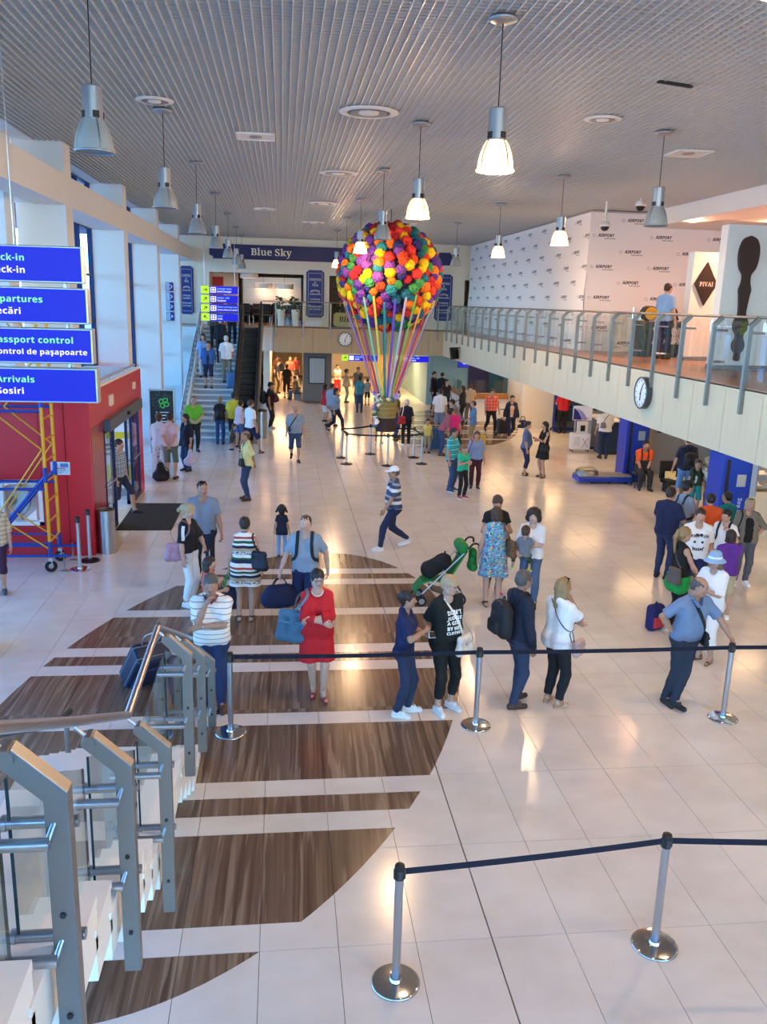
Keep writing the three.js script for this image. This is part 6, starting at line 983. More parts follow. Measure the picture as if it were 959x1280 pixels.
sling(ln, 'small black pouch on a wide strap across the leaning man', 0x17181c, 1, { size: [.16, .2, .06], y: .95, x: .14, z: .12, strap: .045, name: 'pouch' });
for (const [P, c] of [[ln, 0x6f83a2], [ns, 0x151c30]]) part('collar', [1, -1].map((q) => flatBar(P.Tp(q * .012, 1.415, .118), P.Tp(q * .088, 1.5, .015), .055, .012, V(0, .6, 1))), cl(c), P.root);
// ----- crowd at the right -----
const hatw = person({ x: 5.92, z: -10.72, h: 1.6, sex: 'f', turn: -62, hair: ['long', 'light'], hairLen: .02, hat: 0x8fb2d6, top: { c: 0xebebea, sl: .5, hem: .86, g: .03, name: 'blouse' }, bot: pants(0xe8e8e6, { len: .72, wide: .03 }), arms: 'Pp', shoes: { c: 0x6b4a34, open: true }, label: 'woman all in white with a pale blue sun hat holding a phone' });
phone(hatw, 1, 'phone in the hand of the blue sun hat woman');
const tank = person({ x: 5.98, z: -11.85, h: 1.66, sex: 'f', turn: 95, hair: ['pony', 'blond'], hairLen: .32, top: { c: 0x111214, hem: .9 }, bot: pants(0x14171c), arms: 'fw', shoes: wh, label: 'woman in a black tank top, long blond ponytail, green jacket tied round her waist' });
part('tied_jacket', netMesh([...[1, -1].flatMap((sd) => [cap(tank.Tp(sd * .08, .97, 0), tank.Tp(sd * .09, .82, -.03), .135, .15, .05)]), { n: [0, 1, 0], p: [0, .99, 0], op: 'cut' }, cap(tank.Tp(.05, .95, .14), tank.Tp(.09, .68, .2), .03, .035, .02)], .015, wrinkle(.02, 9, 9, 5)), cl(0x159a45), tank.root);
sling(tank, 'grey brown sling bag on the back of the ponytail woman', 0x5c5148, -1, { size: [.24, .3, .1], y: 1.02, x: .12, z: -.18, strap: .025, yaw: .3 });
const team = person({ x: 6.78, z: -12.95, h: 1.68, turn: -16, hair: ['short', 'dark'], top: tee(0xe8e9e8, { sl: .4, hem: .86, g: .022, v: .03 }), bot: shorts(0x1c2450, .52), arms: 'dk', shoes: wh, label: 'young man in a white tee printed TEAM FUN facing the camera' });
team.patch('tee_print', -.17, .17, .98, 1.36, 1, new THREE.MeshStandardMaterial({ transparent: true, alphaTest: .45, roughness: .8, map: canvas(256, 290, (g, w, h) => { g.clearRect(0, 0, w, h); txt(g, 'TEAM FUN', 128, 40, 52, '#23242c', '900', 'sans-serif', 'center', 250); g.fillStyle = '#23242c'; g.beginPath(); g.arc(80, 120, 16, 0, 7); g.arc(176, 120, 16, 0, 7); g.fill(); g.strokeStyle = '#23242c'; g.lineWidth = 12; g.beginPath(); g.arc(128, 150, 76, .4, 2.74); g.stroke(); for (let i = 0; i < 6; i++) { g.beginPath(); g.moveTo(70 + i * 22, 196); g.lineTo(66 + i * 24, 232); g.stroke(); } }) }));
{ const m = merge([1, -1].map((sd) => new THREE.CircleGeometry(.03, 16).scale(1, .8, 1).translate(sd * .036, 0, 0))).rotateX(-.1).translate(...team.push(team.Tp(0, 1.33, .2), .012)); part('hung_sunglasses', m, M.black, team.root); }
const navym = person({ x: 6.98, z: -14.5, h: 1.7, turn: 128, b: 1.12, skin: 'b', hair: ['short', 'dark'], top: tee(0x142046, { sl: .42, hem: .88 }), bot: pants(0x25355c), arms: 'wg', shoes: bk, label: 'broad man in navy tee and jeans at the left edge of the crowd' });
const gcap = person({ x: 7.5, z: -14.95, h: 1.72, turn: 100, hair: ['short', 'dark'], cap: { c: 0x17181c, beanie: true }, top: tee(0x8797ab, { sl: .4 }), bot: pants(0x4a5058), arms: 'dp', label: 'man with a dark knitted cap and grey blue shirt in the right hand crowd' }); backpack(gcap, 'black backpack on the man with the dark knitted cap', 0x17181e, .9);
person({ x: 7.72, z: -14.42, h: 1.6, turn: 165, b: 1.05, hair: ['short', 'black'], top: tee(0xd9531c), bot: pants(0x2a2d34), label: 'person in an orange tee seen from behind in the right hand crowd' });
person({ x: 8.2, z: -14.7, h: 1.58, turn: -160, skin: 'b', hair: ['buzz', 'black'], top: tee(0x1f8c8c), bot: shorts(0x333840), label: 'boy in a teal tee seen from behind near the blue machine' });
const bpb = person({ x: 7.62, z: -13.62, h: 1.5, turn: -55, b: .9, hair: ['short', 'black'], top: tee(0xe2e4e4), bot: shorts(0x3a3f48), arms: 'ud', label: 'black haired boy in white with a heavy black backpack in the crowd' }); backpack(bpb, 'bulky black backpack of the black haired boy', 0x101114, 1.15);
person({ x: 7.05, z: -12.4, h: 1.46, turn: 172, b: .98, hair: ['bob', 'dark'], top: tee(0x5c2a8c, { sl: .4 }), bot: shorts(0xb9a98c, .48), arms: 'ff', shoes: wh, label: 'person in a purple tee and beige shorts seen from behind, right of the ponytail woman' });
const card = person({ x: 8.28, z: -14.08, h: 1.6, sex: 'f', turn: -12, b: 1.16, fat: .04, hair: ['bob', 'pale'], shades: true, top: [{ c: 0x15161a, hem: .86 }, { c: 0x7d7568, sl: .55, hem: .84, g: .026, open: .075, name: 'cardigan' }], bot: pants(0x565b66), arms: 'hd', shoes: wh, label: 'blond woman in a grey open cardigan over black with sunglasses on her head' });
sling(card, 'large black shopper bag held by the grey cardigan woman', 0x121214, -1, { cross: false, size: [.36, .34, .12], y: .86, x: .26, z: .1, strap: .03, yaw: -.3, name: 'handbag' });
const dn = person({ x: 10.2, z: -20.5, h: 1.76, turn: 172, hair: ['short', 'dark'], top: tee(K.navyPat, { sl: .4 }), bot: shorts(0x5a86bd, .58), shoes: wh, arms: 'kd', label: 'man in a dark patterned shirt and denim shorts, seen from behind under the balcony' }); backpack(dn, 'black backpack of the denim shorts man under the balcony', 0x14161c, .95);
const gb = person({ x: 9.98, z: -19.45, h: 1.32, turn: -14, b: .85, hair: ['short', 'brown'], top: tee(0x354a2c), bot: shorts(0x1f8f94, .5), arms: 'dd', label: 'boy in an olive green tee and teal shorts in front of the blue machine' });
gb.patch('tee_print', -.1, .04, 1.0, 1.3, 1, new THREE.MeshStandardMaterial({ transparent: true, alphaTest: .45, map: canvas(96, 192, (g, w, h) => { g.clearRect(0, 0, w, h); g.fillStyle = '#dfe6dc'; g.beginPath(); g.ellipse(48, 60, 26, 44, 0, 0, 7); g.ellipse(40, 130, 24, 44, .3, 0, 7); g.fill(); }) })); backpack(gb, 'small black backpack of the olive tee boy', 0x17181c, .7);
person({ x: 10.32, z: -19.3, h: 1.68, turn: 150, b: 1.1, hair: ['short', 'brown'], top: tee(K.camo, { sl: .6, g: .022 }), bot: pants(0x6a6250), label: 'person in a beige camouflage shirt partly hidden by the blue machine' });
// ----- worker on a chair -----
{
  const c = thing('chair', 'dark chair under the worker beside the first blue wrapping machine', 'chair', [9.92, 0, -22.5], R(-8)); part('seat', rbox(0, .4, -.04, .44, .05, .42, .015), M.dark, c); part('backrest', rbox(0, .72, -.25, .42, .34, .04, .02), M.dark, c); for (const [x, z] of [[-.19, .15], [.19, .15], [-.19, -.24], [.19, -.24]]) part('leg', bar([x, 0, z], [x, z < 0 ? .72 : .4, z], .014), M.black, c);
  const wk = person({ x: 9.92, z: -22.5, h: 1.74, turn: -8, seat: .53, skin: 'b', hair: ['short', 'black'], lean: [12, 0, 0], top: tee(0xe0561a, { hem: .9, sl: .4 }), bot: pants(0x23262c, { top: 1.22, g: .02 }), feet: [[.14, .42, .12], [.12, .36, .12]], arms: 'LL', head: [12, 4, 0], shoes: bk, label: 'seated worker in an orange tee and dark dungarees with clasped hands' });
  for (const sd of [1, -1]) part('dungaree_strap', wk.band([wk.Tp(sd * .08, 1.2, .15), wk.Tp(sd * .09, 1.38, .12), wk.Tp(sd * .085, 1.49, .0), wk.Tp(sd * .06, 1.3, -.14), wk.Tp(sd * .05, 1.2, -.13)], .04, .006), cl(0x23262c), wk.root);
}
// ----- middle distance, right -----
const wt = person({ x: 10.55, z: -27.1, h: 1.72, turn: 176, b: 1.06, hair: ['short', 'black'], top: tee(0xe4e2da, { sl: .42 }), bot: pants(0x1d3050), arms: 'kg', lean: [8, 0, 0], shoes: bk, label: 'man in a white tee with grey sling bag at the grey counter' }); sling(wt, 'small grey sling bag across the back of the white tee man', 0x77787c, 1, { size: [.2, .18, .07], y: 1.12, x: .08, z: -.17, strap: .025, yaw: .2 });
person({ x: 10.95, z: -32.7, h: 1.76, turn: 178, b: 1.05, hair: ['short', 'dark'], top: tee(0xb8161f, { sl: .4 }), bot: pants(0x131316), arms: 'ww', shoes: bk, label: 'man in a red tee and black trousers before the blue trolley' });
const hv = person({ x: 7.06, z: -24.18, h: 1.58, sex: 'f', turn: 72, b: 1.2, fat: .06, hair: ['crop', 'dark'], top: tee(0x51658a, { sl: .5, hem: .84, g: .022 }), bot: pants(0x1a2a56, { len: .78 }), arms: 'dd', shoes: sand, label: 'stout short haired woman in a slate blue top and cropped navy trousers' });
const bd = person({ x: 7.5, z: -23.85, h: 1.62, sex: 'f', turn: -76, b: .9, hair: ['long', 'black'], hairLen: .3, top: { c: 0x0e0e11, hem: .6, flare: .04 }, arms: 'Pp', shoes: { c: 0x131316, open: true }, label: 'slim woman in a short black dress with long black hair using her phone' }); phone(bd, 0, 'phone of the slim woman in the short black dress');
sling(bd, 'small black bag hanging at the elbow of the black dress woman', 0x101013, 1, { cross: false, size: [.24, .22, .09], y: .98, x: .2, z: .12, strap: .02, name: 'handbag' });
person({ x: 4.44, z: -21.95, h: 1.68, turn: 52, skin: 'b', hair: ['short', 'dark'], top: tee(K.turq, { sl: .4 }), bot: pants(0x2e4c74), arms: 'gd', shoes: { c: 0x24406e, sole: 0xdddddd }, label: 'man in a turquoise striped tee and blue jeans beside the green tee girl' });
person({ x: 4.56, z: -21.1, h: 1.38, turn: 24, sex: 'f', b: .9, hair: ['pony', 'light'], hairLen: .15, top: tee(0x1fb28a), bot: pants(0x14161a), arms: 'pP', head: [10, 22, 0], shoes: { c: 0xb33050, sole: 0xf0f0f0 }, label: 'girl in a bright sea green tee and black leggings looking down' });
const bg2 = person({ x: 5.14, z: -22.25, h: 1.56, sex: 'f', turn: -8, b: 1.08, hair: ['bob', 'brown'], top: tee(0x7f93bd, { sl: .42, hem: .84, v: .06 }), bot: pants(0x43162a), arms: 'dd', shoes: { c: 0x3a2024, sole: 0xe0e0e0 }, label: 'woman in a lavender blue top and burgundy trousers behind the green tee girl' }); sling(bg2, 'small red bag strap bag at the side of the burgundy trousers woman', 0x8a2030, -1, { cross: false, size: [.2, .2, .08], y: .98, strap: .025 });
person({ x: 4.76, z: -27.85, h: 1.12, turn: 8, b: .85, hair: ['short', 'black'], top: tee(0xd8d67a), bot: shorts(0x9a9a7c, .5), arms: 'dd', shoes: bk, label: 'small boy in a yellow tee standing right of the balloon barrier' });
person({ x: 5.62, z: -27.7, h: 1.5, turn: 176, sex: 'f', hair: ['short', 'light'], top: tee(0xd82a80, { sl: .35, hem: .84 }), bot: pants(0x3a3a48), label: 'person in a bright pink tee seen from behind by the blue suitcase' });
person({ x: 5.15, z: -27.4, h: 1.62, turn: 80, sex: 'f', hair: ['bob', 'dark'], lean: [24, 0, 0], top: tee(0x9a5a70, { sl: .6 }), bot: pants(0x2c4878), arms: 'll', shoes: br, label: 'woman in a mauve top bending over the blue suitcase' });
person({ x: 6.15, z: -29.3, h: 1.7, turn: -100, hair: ['short', 'dark'], lean: [26, 0, 0], top: tee(0x7c7f86), bot: pants(0x2b3448), arms: 'll', label: 'man in a grey tee stooping behind the pink tee person' });
person({ x: 6.52, z: -28.95, h: 1.62, turn: -110, hair: ['buzz', 'dark'], top: tee(0x4f86c4, { sl: .4 }), bot: shorts(0x8a8468, .5), arms: 'wd', shoes: bk, label: 'man in a sky blue tee and khaki shorts facing the pink tee person' });
person({ x: 5.83, z: -31.6, h: 1.76, turn: 172, hair: ['short', 'dark'], top: tee(0xe8e8e8, { sl: .4 }), bot: shorts(0x7f9ab8, .5), arms: 'dd', label: 'tall man in a white tee and pale denim shorts seen from behind' });
person({ x: 7.02, z: -39.9, h: 1.75, turn: 60, noface: true, hair: ['short', 'dark'], top: { c: 0x191c2a, sl: 1, hem: .82, v: .1 }, bot: pants(0x171922), label: 'left one of two men in dark suits by the far desk' });
person({ x: 7.36, z: -39.6, h: 1.74, turn: 150, noface: true, hair: ['short', 'black'], top: { c: 0x12141c, sl: 1, hem: .82 }, bot: pants(0x13141a), label: 'right one of two men in dark suits by the far desk' });
person({ x: 7.2, z: -37.6, h: 1.6, turn: 20, noface: true, hair: ['short', 'dark'], top: tee(0x23262e), bot: pants(0x1c1e26), label: 'person in dark clothes below the two men in suits' });
person({ x: 7.3, z: -34.5, h: 1.62, turn: -120, noface: true, sex: 'f', hair: ['bob', 'dark'], top: { c: 0x15161b, sl: .9 }, bot: pants(0x14151a), arms: 'dg', label: 'woman in black standing at the check-in desk' });
person({ x: 7.75, z: -35.2, h: 1.64, turn: 170, noface: true, hair: ['short', 'brown'], top: tee(0xb09a80), bot: pants(0x6a5f52), arms: 'gg', lean: [10, 0, 0], label: 'person in a beige shirt leaning on the check-in desk' });
const co = person({ x: 8.04, z: -32.6, h: 1.74, turn: 6, b: 1.08, hair: ['short', 'brown'], top: tee(K.coral, { sl: .45, hem: .86 }), bot: pants(0x17181d), arms: 'kd', legs: 'wr', shoes: bk, label: 'man in a coral checked shirt walking with a black wheeled suitcase' });
suitcase('black wheeled suitcase pulled by the coral shirt man', 0x131417, 8.36, -32.0, .2, .58, .98);
const jk = person({ x: 8.44, z: -31.1, h: 1.66, sex: 'f', turn: -4, hair: ['bun', 'dark'], top: [{ c: 0xdcb09a, hem: .9 }, { c: 0x1a2236, sl: .95, hem: .86, g: .024, open: .07 }], bot: pants(0x18203a, { len: .92 }), arms: 'dk', legs: 'rw', shoes: { c: 0xc9a58c, open: true }, label: 'woman in an open navy jacket over a peach top walking with a navy bag' });
{ const t = thing('handbag', 'navy boxy bag carried low by the navy jacket woman', 'bag', [8.86, 0, -31.0], .3); part('bag_body', netMesh([cap([-.14, .5, 0], [.14, .5, 0], .07, .07, .03), cap([-.12, .68, 0], [.12, .68, 0], .04, .04, .03), cap([0, .5, 0], [0, .68, 0], .08, .05, .05)], .018), cl(0x1b2a50), t); for (const z of [.03, -.03]) part('handle', tube([[-.1, .7, z], [-.04, .86, z], [.04, .86, z], [.1, .7, z]], .009, 14, 6), cl(0x1b2a50), t); }
// ----- around the balloon and the far passages -----
const rb = person({ x: 4.26, z: -29.3, h: 1.6, sex: 'f', turn: 176, hair: ['crop', 'white'], top: tee(0x151a2e, { sl: .5 }), bot: pants(0x14161e), arms: 'dd', shoes: wh, label: 'white haired woman in navy with a red and white bag, seen from behind' }); sling(rb, 'red and white handbag of the white haired woman', 0xc02a34, 1, { cross: false, size: [.34, .34, .1], y: 1.0, x: .16, z: -.16, strap: .03, strapC: 0xe8d8d8, yaw: .3, name: 'handbag' });
person({ x: 4.12, z: -31, h: 1.74, turn: 95, noface: true, hair: ['short', 'dark'], top: tee(K.camoOlive, { sl: .45 }), bot: pants(0x2c4a78), arms: 'gd', label: 'man in an olive camouflage tee and jeans behind the white haired woman' });
person({ x: 3.35, z: -29.7, h: 1.62, turn: 160, noface: true, hair: ['short', 'brown'], top: tee(0x5a5f68), bot: shorts(0x3a3134, .48), shoes: wh, label: 'person in shorts almost hidden behind the hanging basket' });
person({ x: 3.42, z: -38.3, h: 1.6, sex: 'f', turn: 176, noface: true, hair: ['bun', 'black'], top: tee(0x2f7f94, { sl: .4 }), bot: pants(0x27406c), label: 'woman in a teal top and jeans seen from behind left of the ribbons' });
person({ x: 4.05, z: -41.2, h: 1.26, turn: 178, noface: true, b: .85, hair: ['short', 'dark'], top: tee(0x8a8f98), bot: shorts(0x16171b), label: 'child in grey and black beside the teal top woman' });
person({ x: 3.66, z: -42, h: 1.74, turn: 10, noface: true, hair: ['short', 'dark'], top: tee(0x6a6258, { sl: .2 }), bot: pants(0x3a4048), label: 'man in a brown grey shirt behind the teal top woman' });
const bb = person({ x: 3.1, z: -42.2, h: 1.62, sex: 'f', turn: 80, noface: true, hair: ['bun', 'brown'], top: tee(0xb9a590), bot: pants(0x8f8c86), label: 'woman in pale clothes with a big beige bag in the far passage' }); sling(bb, 'big beige shoulder bag of the woman in the far passage', 0xcdb48c, -1, { cross: false, size: [.4, .36, .14], y: 1.05, x: .2, strap: .03 });
person({ x: 2.85, z: -45.2, h: 1.62, sex: 'f', turn: 8, noface: true, hair: ['bun', 'dark'], top: { c: 0xe6dcd4, hem: .9, sl: .2 }, bot: pants(0xb01c26, { len: .8, wide: .04 }), arms: 'xy', label: 'woman in a white top and wide red trousers in the far passage' });
person({ x: 1.74, z: -35.2, h: 1.52, sex: 'f', turn: 120, noface: true, hair: ['long', 'black'], hairLen: .1, top: { c: 0xc01c30, hem: .78, flare: .05 }, bot: pants(0xe0d4d4, { len: .5, wide: .05 }), label: 'woman in a red sleeveless top and white shorts walking left of the grey tee man' });
person({ x: 1.9, z: -33.6, h: 1.76, turn: 130, noface: true, hair: ['short', 'brown'], top: tee(0x9fb2c4, { sl: .45 }), bot: shorts(0x9a958c, .52), legs: 'wr', label: 'man in a pale blue tee and grey shorts walking away under the gallery' });
person({ x: 2.0, z: -32.4, h: 1.7, sex: 'f', turn: 60, noface: true, hair: ['long', 'black'], hairLen: .22, top: { c: 0x7fa6d2, sl: .6 }, bot: pants(0x1c2744), legs: 'wr', shoes: sand, label: 'woman in a light blue top and dark jeans striding right of the pillar screen' });
const far = [[-.15, -47.4, 1.72, 170, 0x1e2432, 0x5a5a5a, 'man in dark blue with grey trousers in the left passage'], [.45, -49.5, 1.7, 0, 0xb05a48, 0x8a6a58, 'person in a rust patterned top deep in the left passage'], [.22, -43.8, 1.68, -170, 0x24241f, 0x15151a, 'person in dark olive and black skirt in the left passage', 'f'], [-.25, -46, 1.7, 90, 0x1c2236, 0x3a3a40, 'person in dark blue at the left edge of the passage'], [.75, -51, 1.66, 20, 0x8a2a3a, 0x2a2a34, 'person in a crimson top at the back of the left passage'], [-.3, -50.5, 1.7, 160, 0x6a3a2a, 0x4a4038, 'person in brown at the back of the left passage']];
for (const [x, z, h, turn, c, c2, label, sex] of far) person({ x, z, h, turn, sex, noface: true, hair: [sex ? 'bun' : 'short', 'dark'], top: tee(c, { sl: .45 }), bot: sex ? pants(c2, { len: .7 }) : pants(c2), label });
for (const [i, [x, z, c, label]] of [[.72, -43.4, 0x6f7a5a, 'seated child in a green patterned top by the pillar'], [.78, -44.6, 0xe0dcd4, 'seated person in white left of the grey pillar'], [.74, -45.8, 0xd8cfc4, 'seated person in cream farther along the passage bench']].entries()) person({ x, z, h: i ? 1.62 : 1.5, turn: -70, seat: .5, noface: true, feet: [[.1, .42], [.1, .4]], arms: 'll', lean: [10, 0, 0], hair: ['short', 'black'], top: tee(c), bot: pants(i ? 0x2a2a30 : 0x4a6a9a), label });
{ const t = thing('bench', 'low dark bench along the grey pillar in the left passage', 'bench', [.76, 0, -44.6]); part('seat', rbox(0, .36, 0, .4, .06, 3.6, .01), M.dark, t); for (const z of [-1.6, 0, 1.6]) part('leg', box(0, .17, z, .34, .34, .05), M.grey, t); const d = thing('counter', 'pale wooden cafe counter at the left edge of the passage', 'counter', [-.15, 0, -48.3]); part('body', rbox(0, .5, 0, .5, 1, 2.2, .01), M.wood, d); part('worktop', rbox(0, 1.02, 0, .6, .05, 2.3, .01), M.cream, d); }
// ----- middle, left -----
const gs = person({ x: .39, z: -26.25, h: 1.76, turn: 2, b: 1.08, fat: .02, skin: 'a', hair: ['fringe', 'dark'], top: tee(0x8496aa, { sl: .42, g: .02 }), bot: shorts(0x2e4468, .52), arms: 'dd', legs: 'wr', shoes: bk, label: 'balding man in a grey blue tee and blue shorts walking towards the camera' }); sling(gs, 'small black bag strapped across the walking grey blue tee man', 0x15161a, -1, { size: [.14, .14, .06], y: 1.05, x: .12, z: .12, strap: .035, name: 'pouch' });
const bm = person({ x: -.45, z: -33, h: 1.76, turn: 78, skin: 'b', hair: ['short', 'dark'], cap: { c: 0x1b2236 }, top: tee(0x17181d), bot: pants(0x14151a), shoes: { c: 0x9a9a98, sole: 0xdddddd }, label: 'man in black with a dark cap carrying two backpacks right of the escalator' }); backpack(bm, 'large navy backpack on the back of the man in black', 0x17233a, 1.15); backpack(bm, 'burgundy backpack worn on the chest of the man in black', 0x5a1a30, .85, true);
const gk = person({ x: -2.08, z: -29.25, h: 1.58, sex: 'f', turn: 178, b: .92, hair: ['topbun', 'blond'], top: tee(0x17181d), bot: pants(0x22406e), arms: 'dd', label: 'blond girl with top bun and black tee at the far stairs foot' }); backpack(gk, 'small black backpack of the blond girl at the far stairs', 0x121318, .75);
person({ x: -1.62, z: -29.2, h: 1.74, turn: 176, hair: ['short', 'black'], top: tee(0xd6cb3a, { sl: .4 }), bot: shorts(0x17181d, .52), label: 'man in a yellow tee and black shorts at the foot of the far stairs' });
person({ x: -1.42, z: -28.6, h: 1.56, sex: 'f', turn: 140, hair: ['bun', 'black'], lean: [8, 0, 0], top: { c: 0xdcc6cc, hem: .86 }, bot: shorts(0x44639a, .4), arms: 'wl', label: 'woman in a pale pink sleeveless top leaning towards a small child' });
person({ x: -1.0, z: -27.45, h: 1.76, turn: 125, hair: ['short', 'brown'], top: tee(0xe4e6e8, { sl: .4 }), bot: shorts(0x1c2750, .5), legs: 'rw', arms: 'dd', shoes: sand, label: 'man in a white tee and navy shorts striding past the far stairs' });
person({ x: -1.66, z: -28.1, h: .86, turn: 60, b: .85, hair: ['short', 'brown'], lean: [20, 0, 0], top: tee(0x4a5a50), bot: shorts(0x3a3f4a, .5), arms: 'gd', label: 'toddler in grey green reaching to the pale pink top woman' });
const ym = person({ x: -.86, z: -20.85, h: 1.7, turn: -78, b: 1.06, skin: 'b', hair: ['fringe', 'grey'], top: tee(0xd8d69a, { sl: .45, hem: .84, g: .02 }), bot: pants(0x2a3d60), arms: 'bb', head: [0, -8, 0], shoes: br, label: 'man in a pale yellow tee with hands behind his back and a black camera bag' }); sling(ym, 'black camera bag at the side of the pale yellow tee man', 0x121316, 1, { size: [.17, .18, .1], y: 1.0, x: .12, z: .14, strap: .03, name: 'camera_bag' });
person({ x: -3.3, z: -23.6, h: 1.74, sex: 'f', turn: 178, hair: ['topbun', 'brown'], top: { c: 0xc8d6e2, sl: .55, hem: .84, g: .022 }, bot: pants(K.dots, { wide: .02 }), arms: 'pp', shoes: { c: 0xd0406a, sole: 0xe8a0b0 }, label: 'woman in a pale top and dotted trousers with pink shoes before the black advert board' });
person({ x: -2.98, z: -23.35, h: 1.78, turn: 172, hair: ['short', 'dark'], top: tee(0xc9b3ba, { sl: .4 }), bot: shorts(0x59685e, .52), arms: 'bb', shoes: bk, label: 'man in a dusty pink tee and grey shorts with hands clasped behind him' });
const nw = person({ x: -2.68, z: -24.5, h: 1.62, sex: 'f', turn: -48, b: 1.12, fat: .03, hair: ['long', 'black'], hairLen: .08, top: { c: 0x141830, sl: .6, hem: .78, g: .022 }, bot: pants(0x2a4068), arms: 'dd', label: 'black haired woman in a dark navy tunic holding a plastic carrier bag' });
{ const p = heldAt(nw, 0), t = thing('carrier_bag', 'white and lilac plastic carrier bag in the hand of the navy tunic woman', 'bag', [p.x, p.y, p.z], .4); part('bag_body', netMesh([cap([-.1, -.42, 0], [.1, -.42, 0], .1, .1, .06), cap([0, -.42, 0], [0, -.12, 0], .13, .05, .06)], .02, wrinkle(.03, 14, 14, 6)), std(0xc4bcd8, .4), t); for (const x of [.04, -.04]) part('handle', tube([[x, -.14, 0], [x * .6, -.05, 0], [0, .0, 0]], .008, 8, 5), std(0xd8d4e2, .4), t); }
person({ x: -2.79, z: -27.7, h: 1.76, turn: 14, b: 1.12, fat: .02, hair: ['buzz', 'dark'], glasses: true, top: tee(0x5fae2a, { sl: .42 }), bot: pants(0x15161a), arms: 'ww', shoes: bk, label: 'broad man in a bright green tee and black trousers below the stair railing' });
person({ x: -3.62, z: -19.45, h: 1.74, turn: 74, hair: ['short', 'dark'], top: tee(K.plaidBlue, { sl: .45, hem: .84 }), bot: shorts(0x2a3048, .52), legs: 'wr', shoes: bk, label: 'man in a checked shirt and dark shorts stepping out of the glass doors' });
const vm = person({ x: -1.33, z: -14.3, h: 1.82, turn: 4, b: 1.08, skin: 'b', hair: ['buzz', 'dark'], shades: true, top: tee(0x78869a, { sl: .36, v: .09, hem: .87, g: .016 }), bot: pants(0x182238), arms: 'kd', shoes: bk, head: [14, 0, 0], label: 'tall man in a grey blue V-neck tee and dark jeans facing the camera' });
const bl = person({ x: -1.47, z: -13.32, h: 1.66, sex: 'f', turn: 66, skin: 'd', hair: ['pony', 'pale'], hairLen: .02, top: { c: 0x12141c, sl: .48, hem: .96, g: .02 }, bot: pants(0xdfe6ea, { len: .94 }), arms: 'wd', head: [10, 16, 0], shoes: wh, label: 'blond woman in a black top and white trousers looking down, pink bag at her side' });
part('sleeve_stripe', bl.band([bl.Tp(-.2, 1.43, .03), bl.Tp(-.235, 1.36, .04), bl.Tp(-.25, 1.25, .05), bl.Tp(-.255, 1.2, .05)], .05, .004, 'top'), cl(0xe6ecee), bl.root);
sling(bl, 'dusty pink backpack style bag hanging from the shoulder of the blond woman', 0xb48a9c, -1, { cross: false, size: [.34, .34, .12], y: 1.0, x: .2, z: -.1, strap: .025, strapC: 0x8a6a78, yaw: -1.0 });
suitcase('pale wheeled suitcase with raised handle in front of the blond woman', 0xb9b2a8, -1.06, -12.95, 1.2, .5, 1.0);
const sd2 = person({ x: -.56, z: -12.6, h: 1.62, sex: 'f', turn: 176, b: 1.08, skin: 'a', hair: ['crop', 'dark'], top: { c: K.dress, hem: .6, neck: .09 }, arms: 'dd', shoes: { c: 0x1a1310, open: true }, label: 'short haired woman in a sleeveless striped dress seen from behind' });
sling(sd2, 'navy black shoulder bag of the striped dress woman', 0x161c2c, -1, { cross: false, size: [.28, .34, .13], y: 1.08, x: .2, z: -.12, strap: .03, yaw: -.4 });
{ const p = heldAt(sd2, 0), t = thing('cool_bag', 'navy boxy bag with green strap in the hand of the striped dress woman', 'bag', [p.x - .02, p.y, p.z], .5); part('bag_body', netMesh([cap([-.11, -.5, -.05], [.11, -.5, -.05], .07, .07, .03), cap([-.11, -.5, .05], [.11, -.5, .05], .07, .07, .03), cap([-.11, -.3, 0], [.11, -.3, 0], .09, .09, .03), ell([0, -.4, 0], [.2, .16, .12], .03)], .014, wrinkle(.008, 10, 10, 2)), cl(0x132042), t); part('strap', [flatBar([-.1, -.24, .03], [-.005, .01, 0], .035, .006), flatBar([.1, -.24, .03], [.005, .01, 0], .035, .006)], cl(0x0f8f5e), t); }
person({ x: -1.0, z: -11.45, h: 1.36, sex: 'f', turn: 78, b: .88, hair: ['long', 'dark'], hairLen: .22, top: tee(0xe0605c), bot: pants(0x2c3550), arms: 'dp', label: 'girl in a coral tee with long dark hair behind the striped polo man' });
const po = person({ x: -.82, z: -9.62, h: 1.7, turn: -4, b: 1.1, fat: .025, skin: 'b', hair: ['short', 'grey'], top: tee(K.polo, { sl: .44, hem: .86, g: .02, v: .03 }), bot: pants(0x22335c), arms: 'xe', watch: 0, shoes: br, head: [6, 6, 0], label: 'stocky man in a striped polo, hand at his mouth, behind the stair railing' });
part('collar', [1, -1].map((s) => flatBar(po.Tp(s * .015, 1.43, .115), po.Tp(s * .085, 1.5, .02), .05, .012, V(0, .6, 1))), cl(0x8a2a38), po.root);
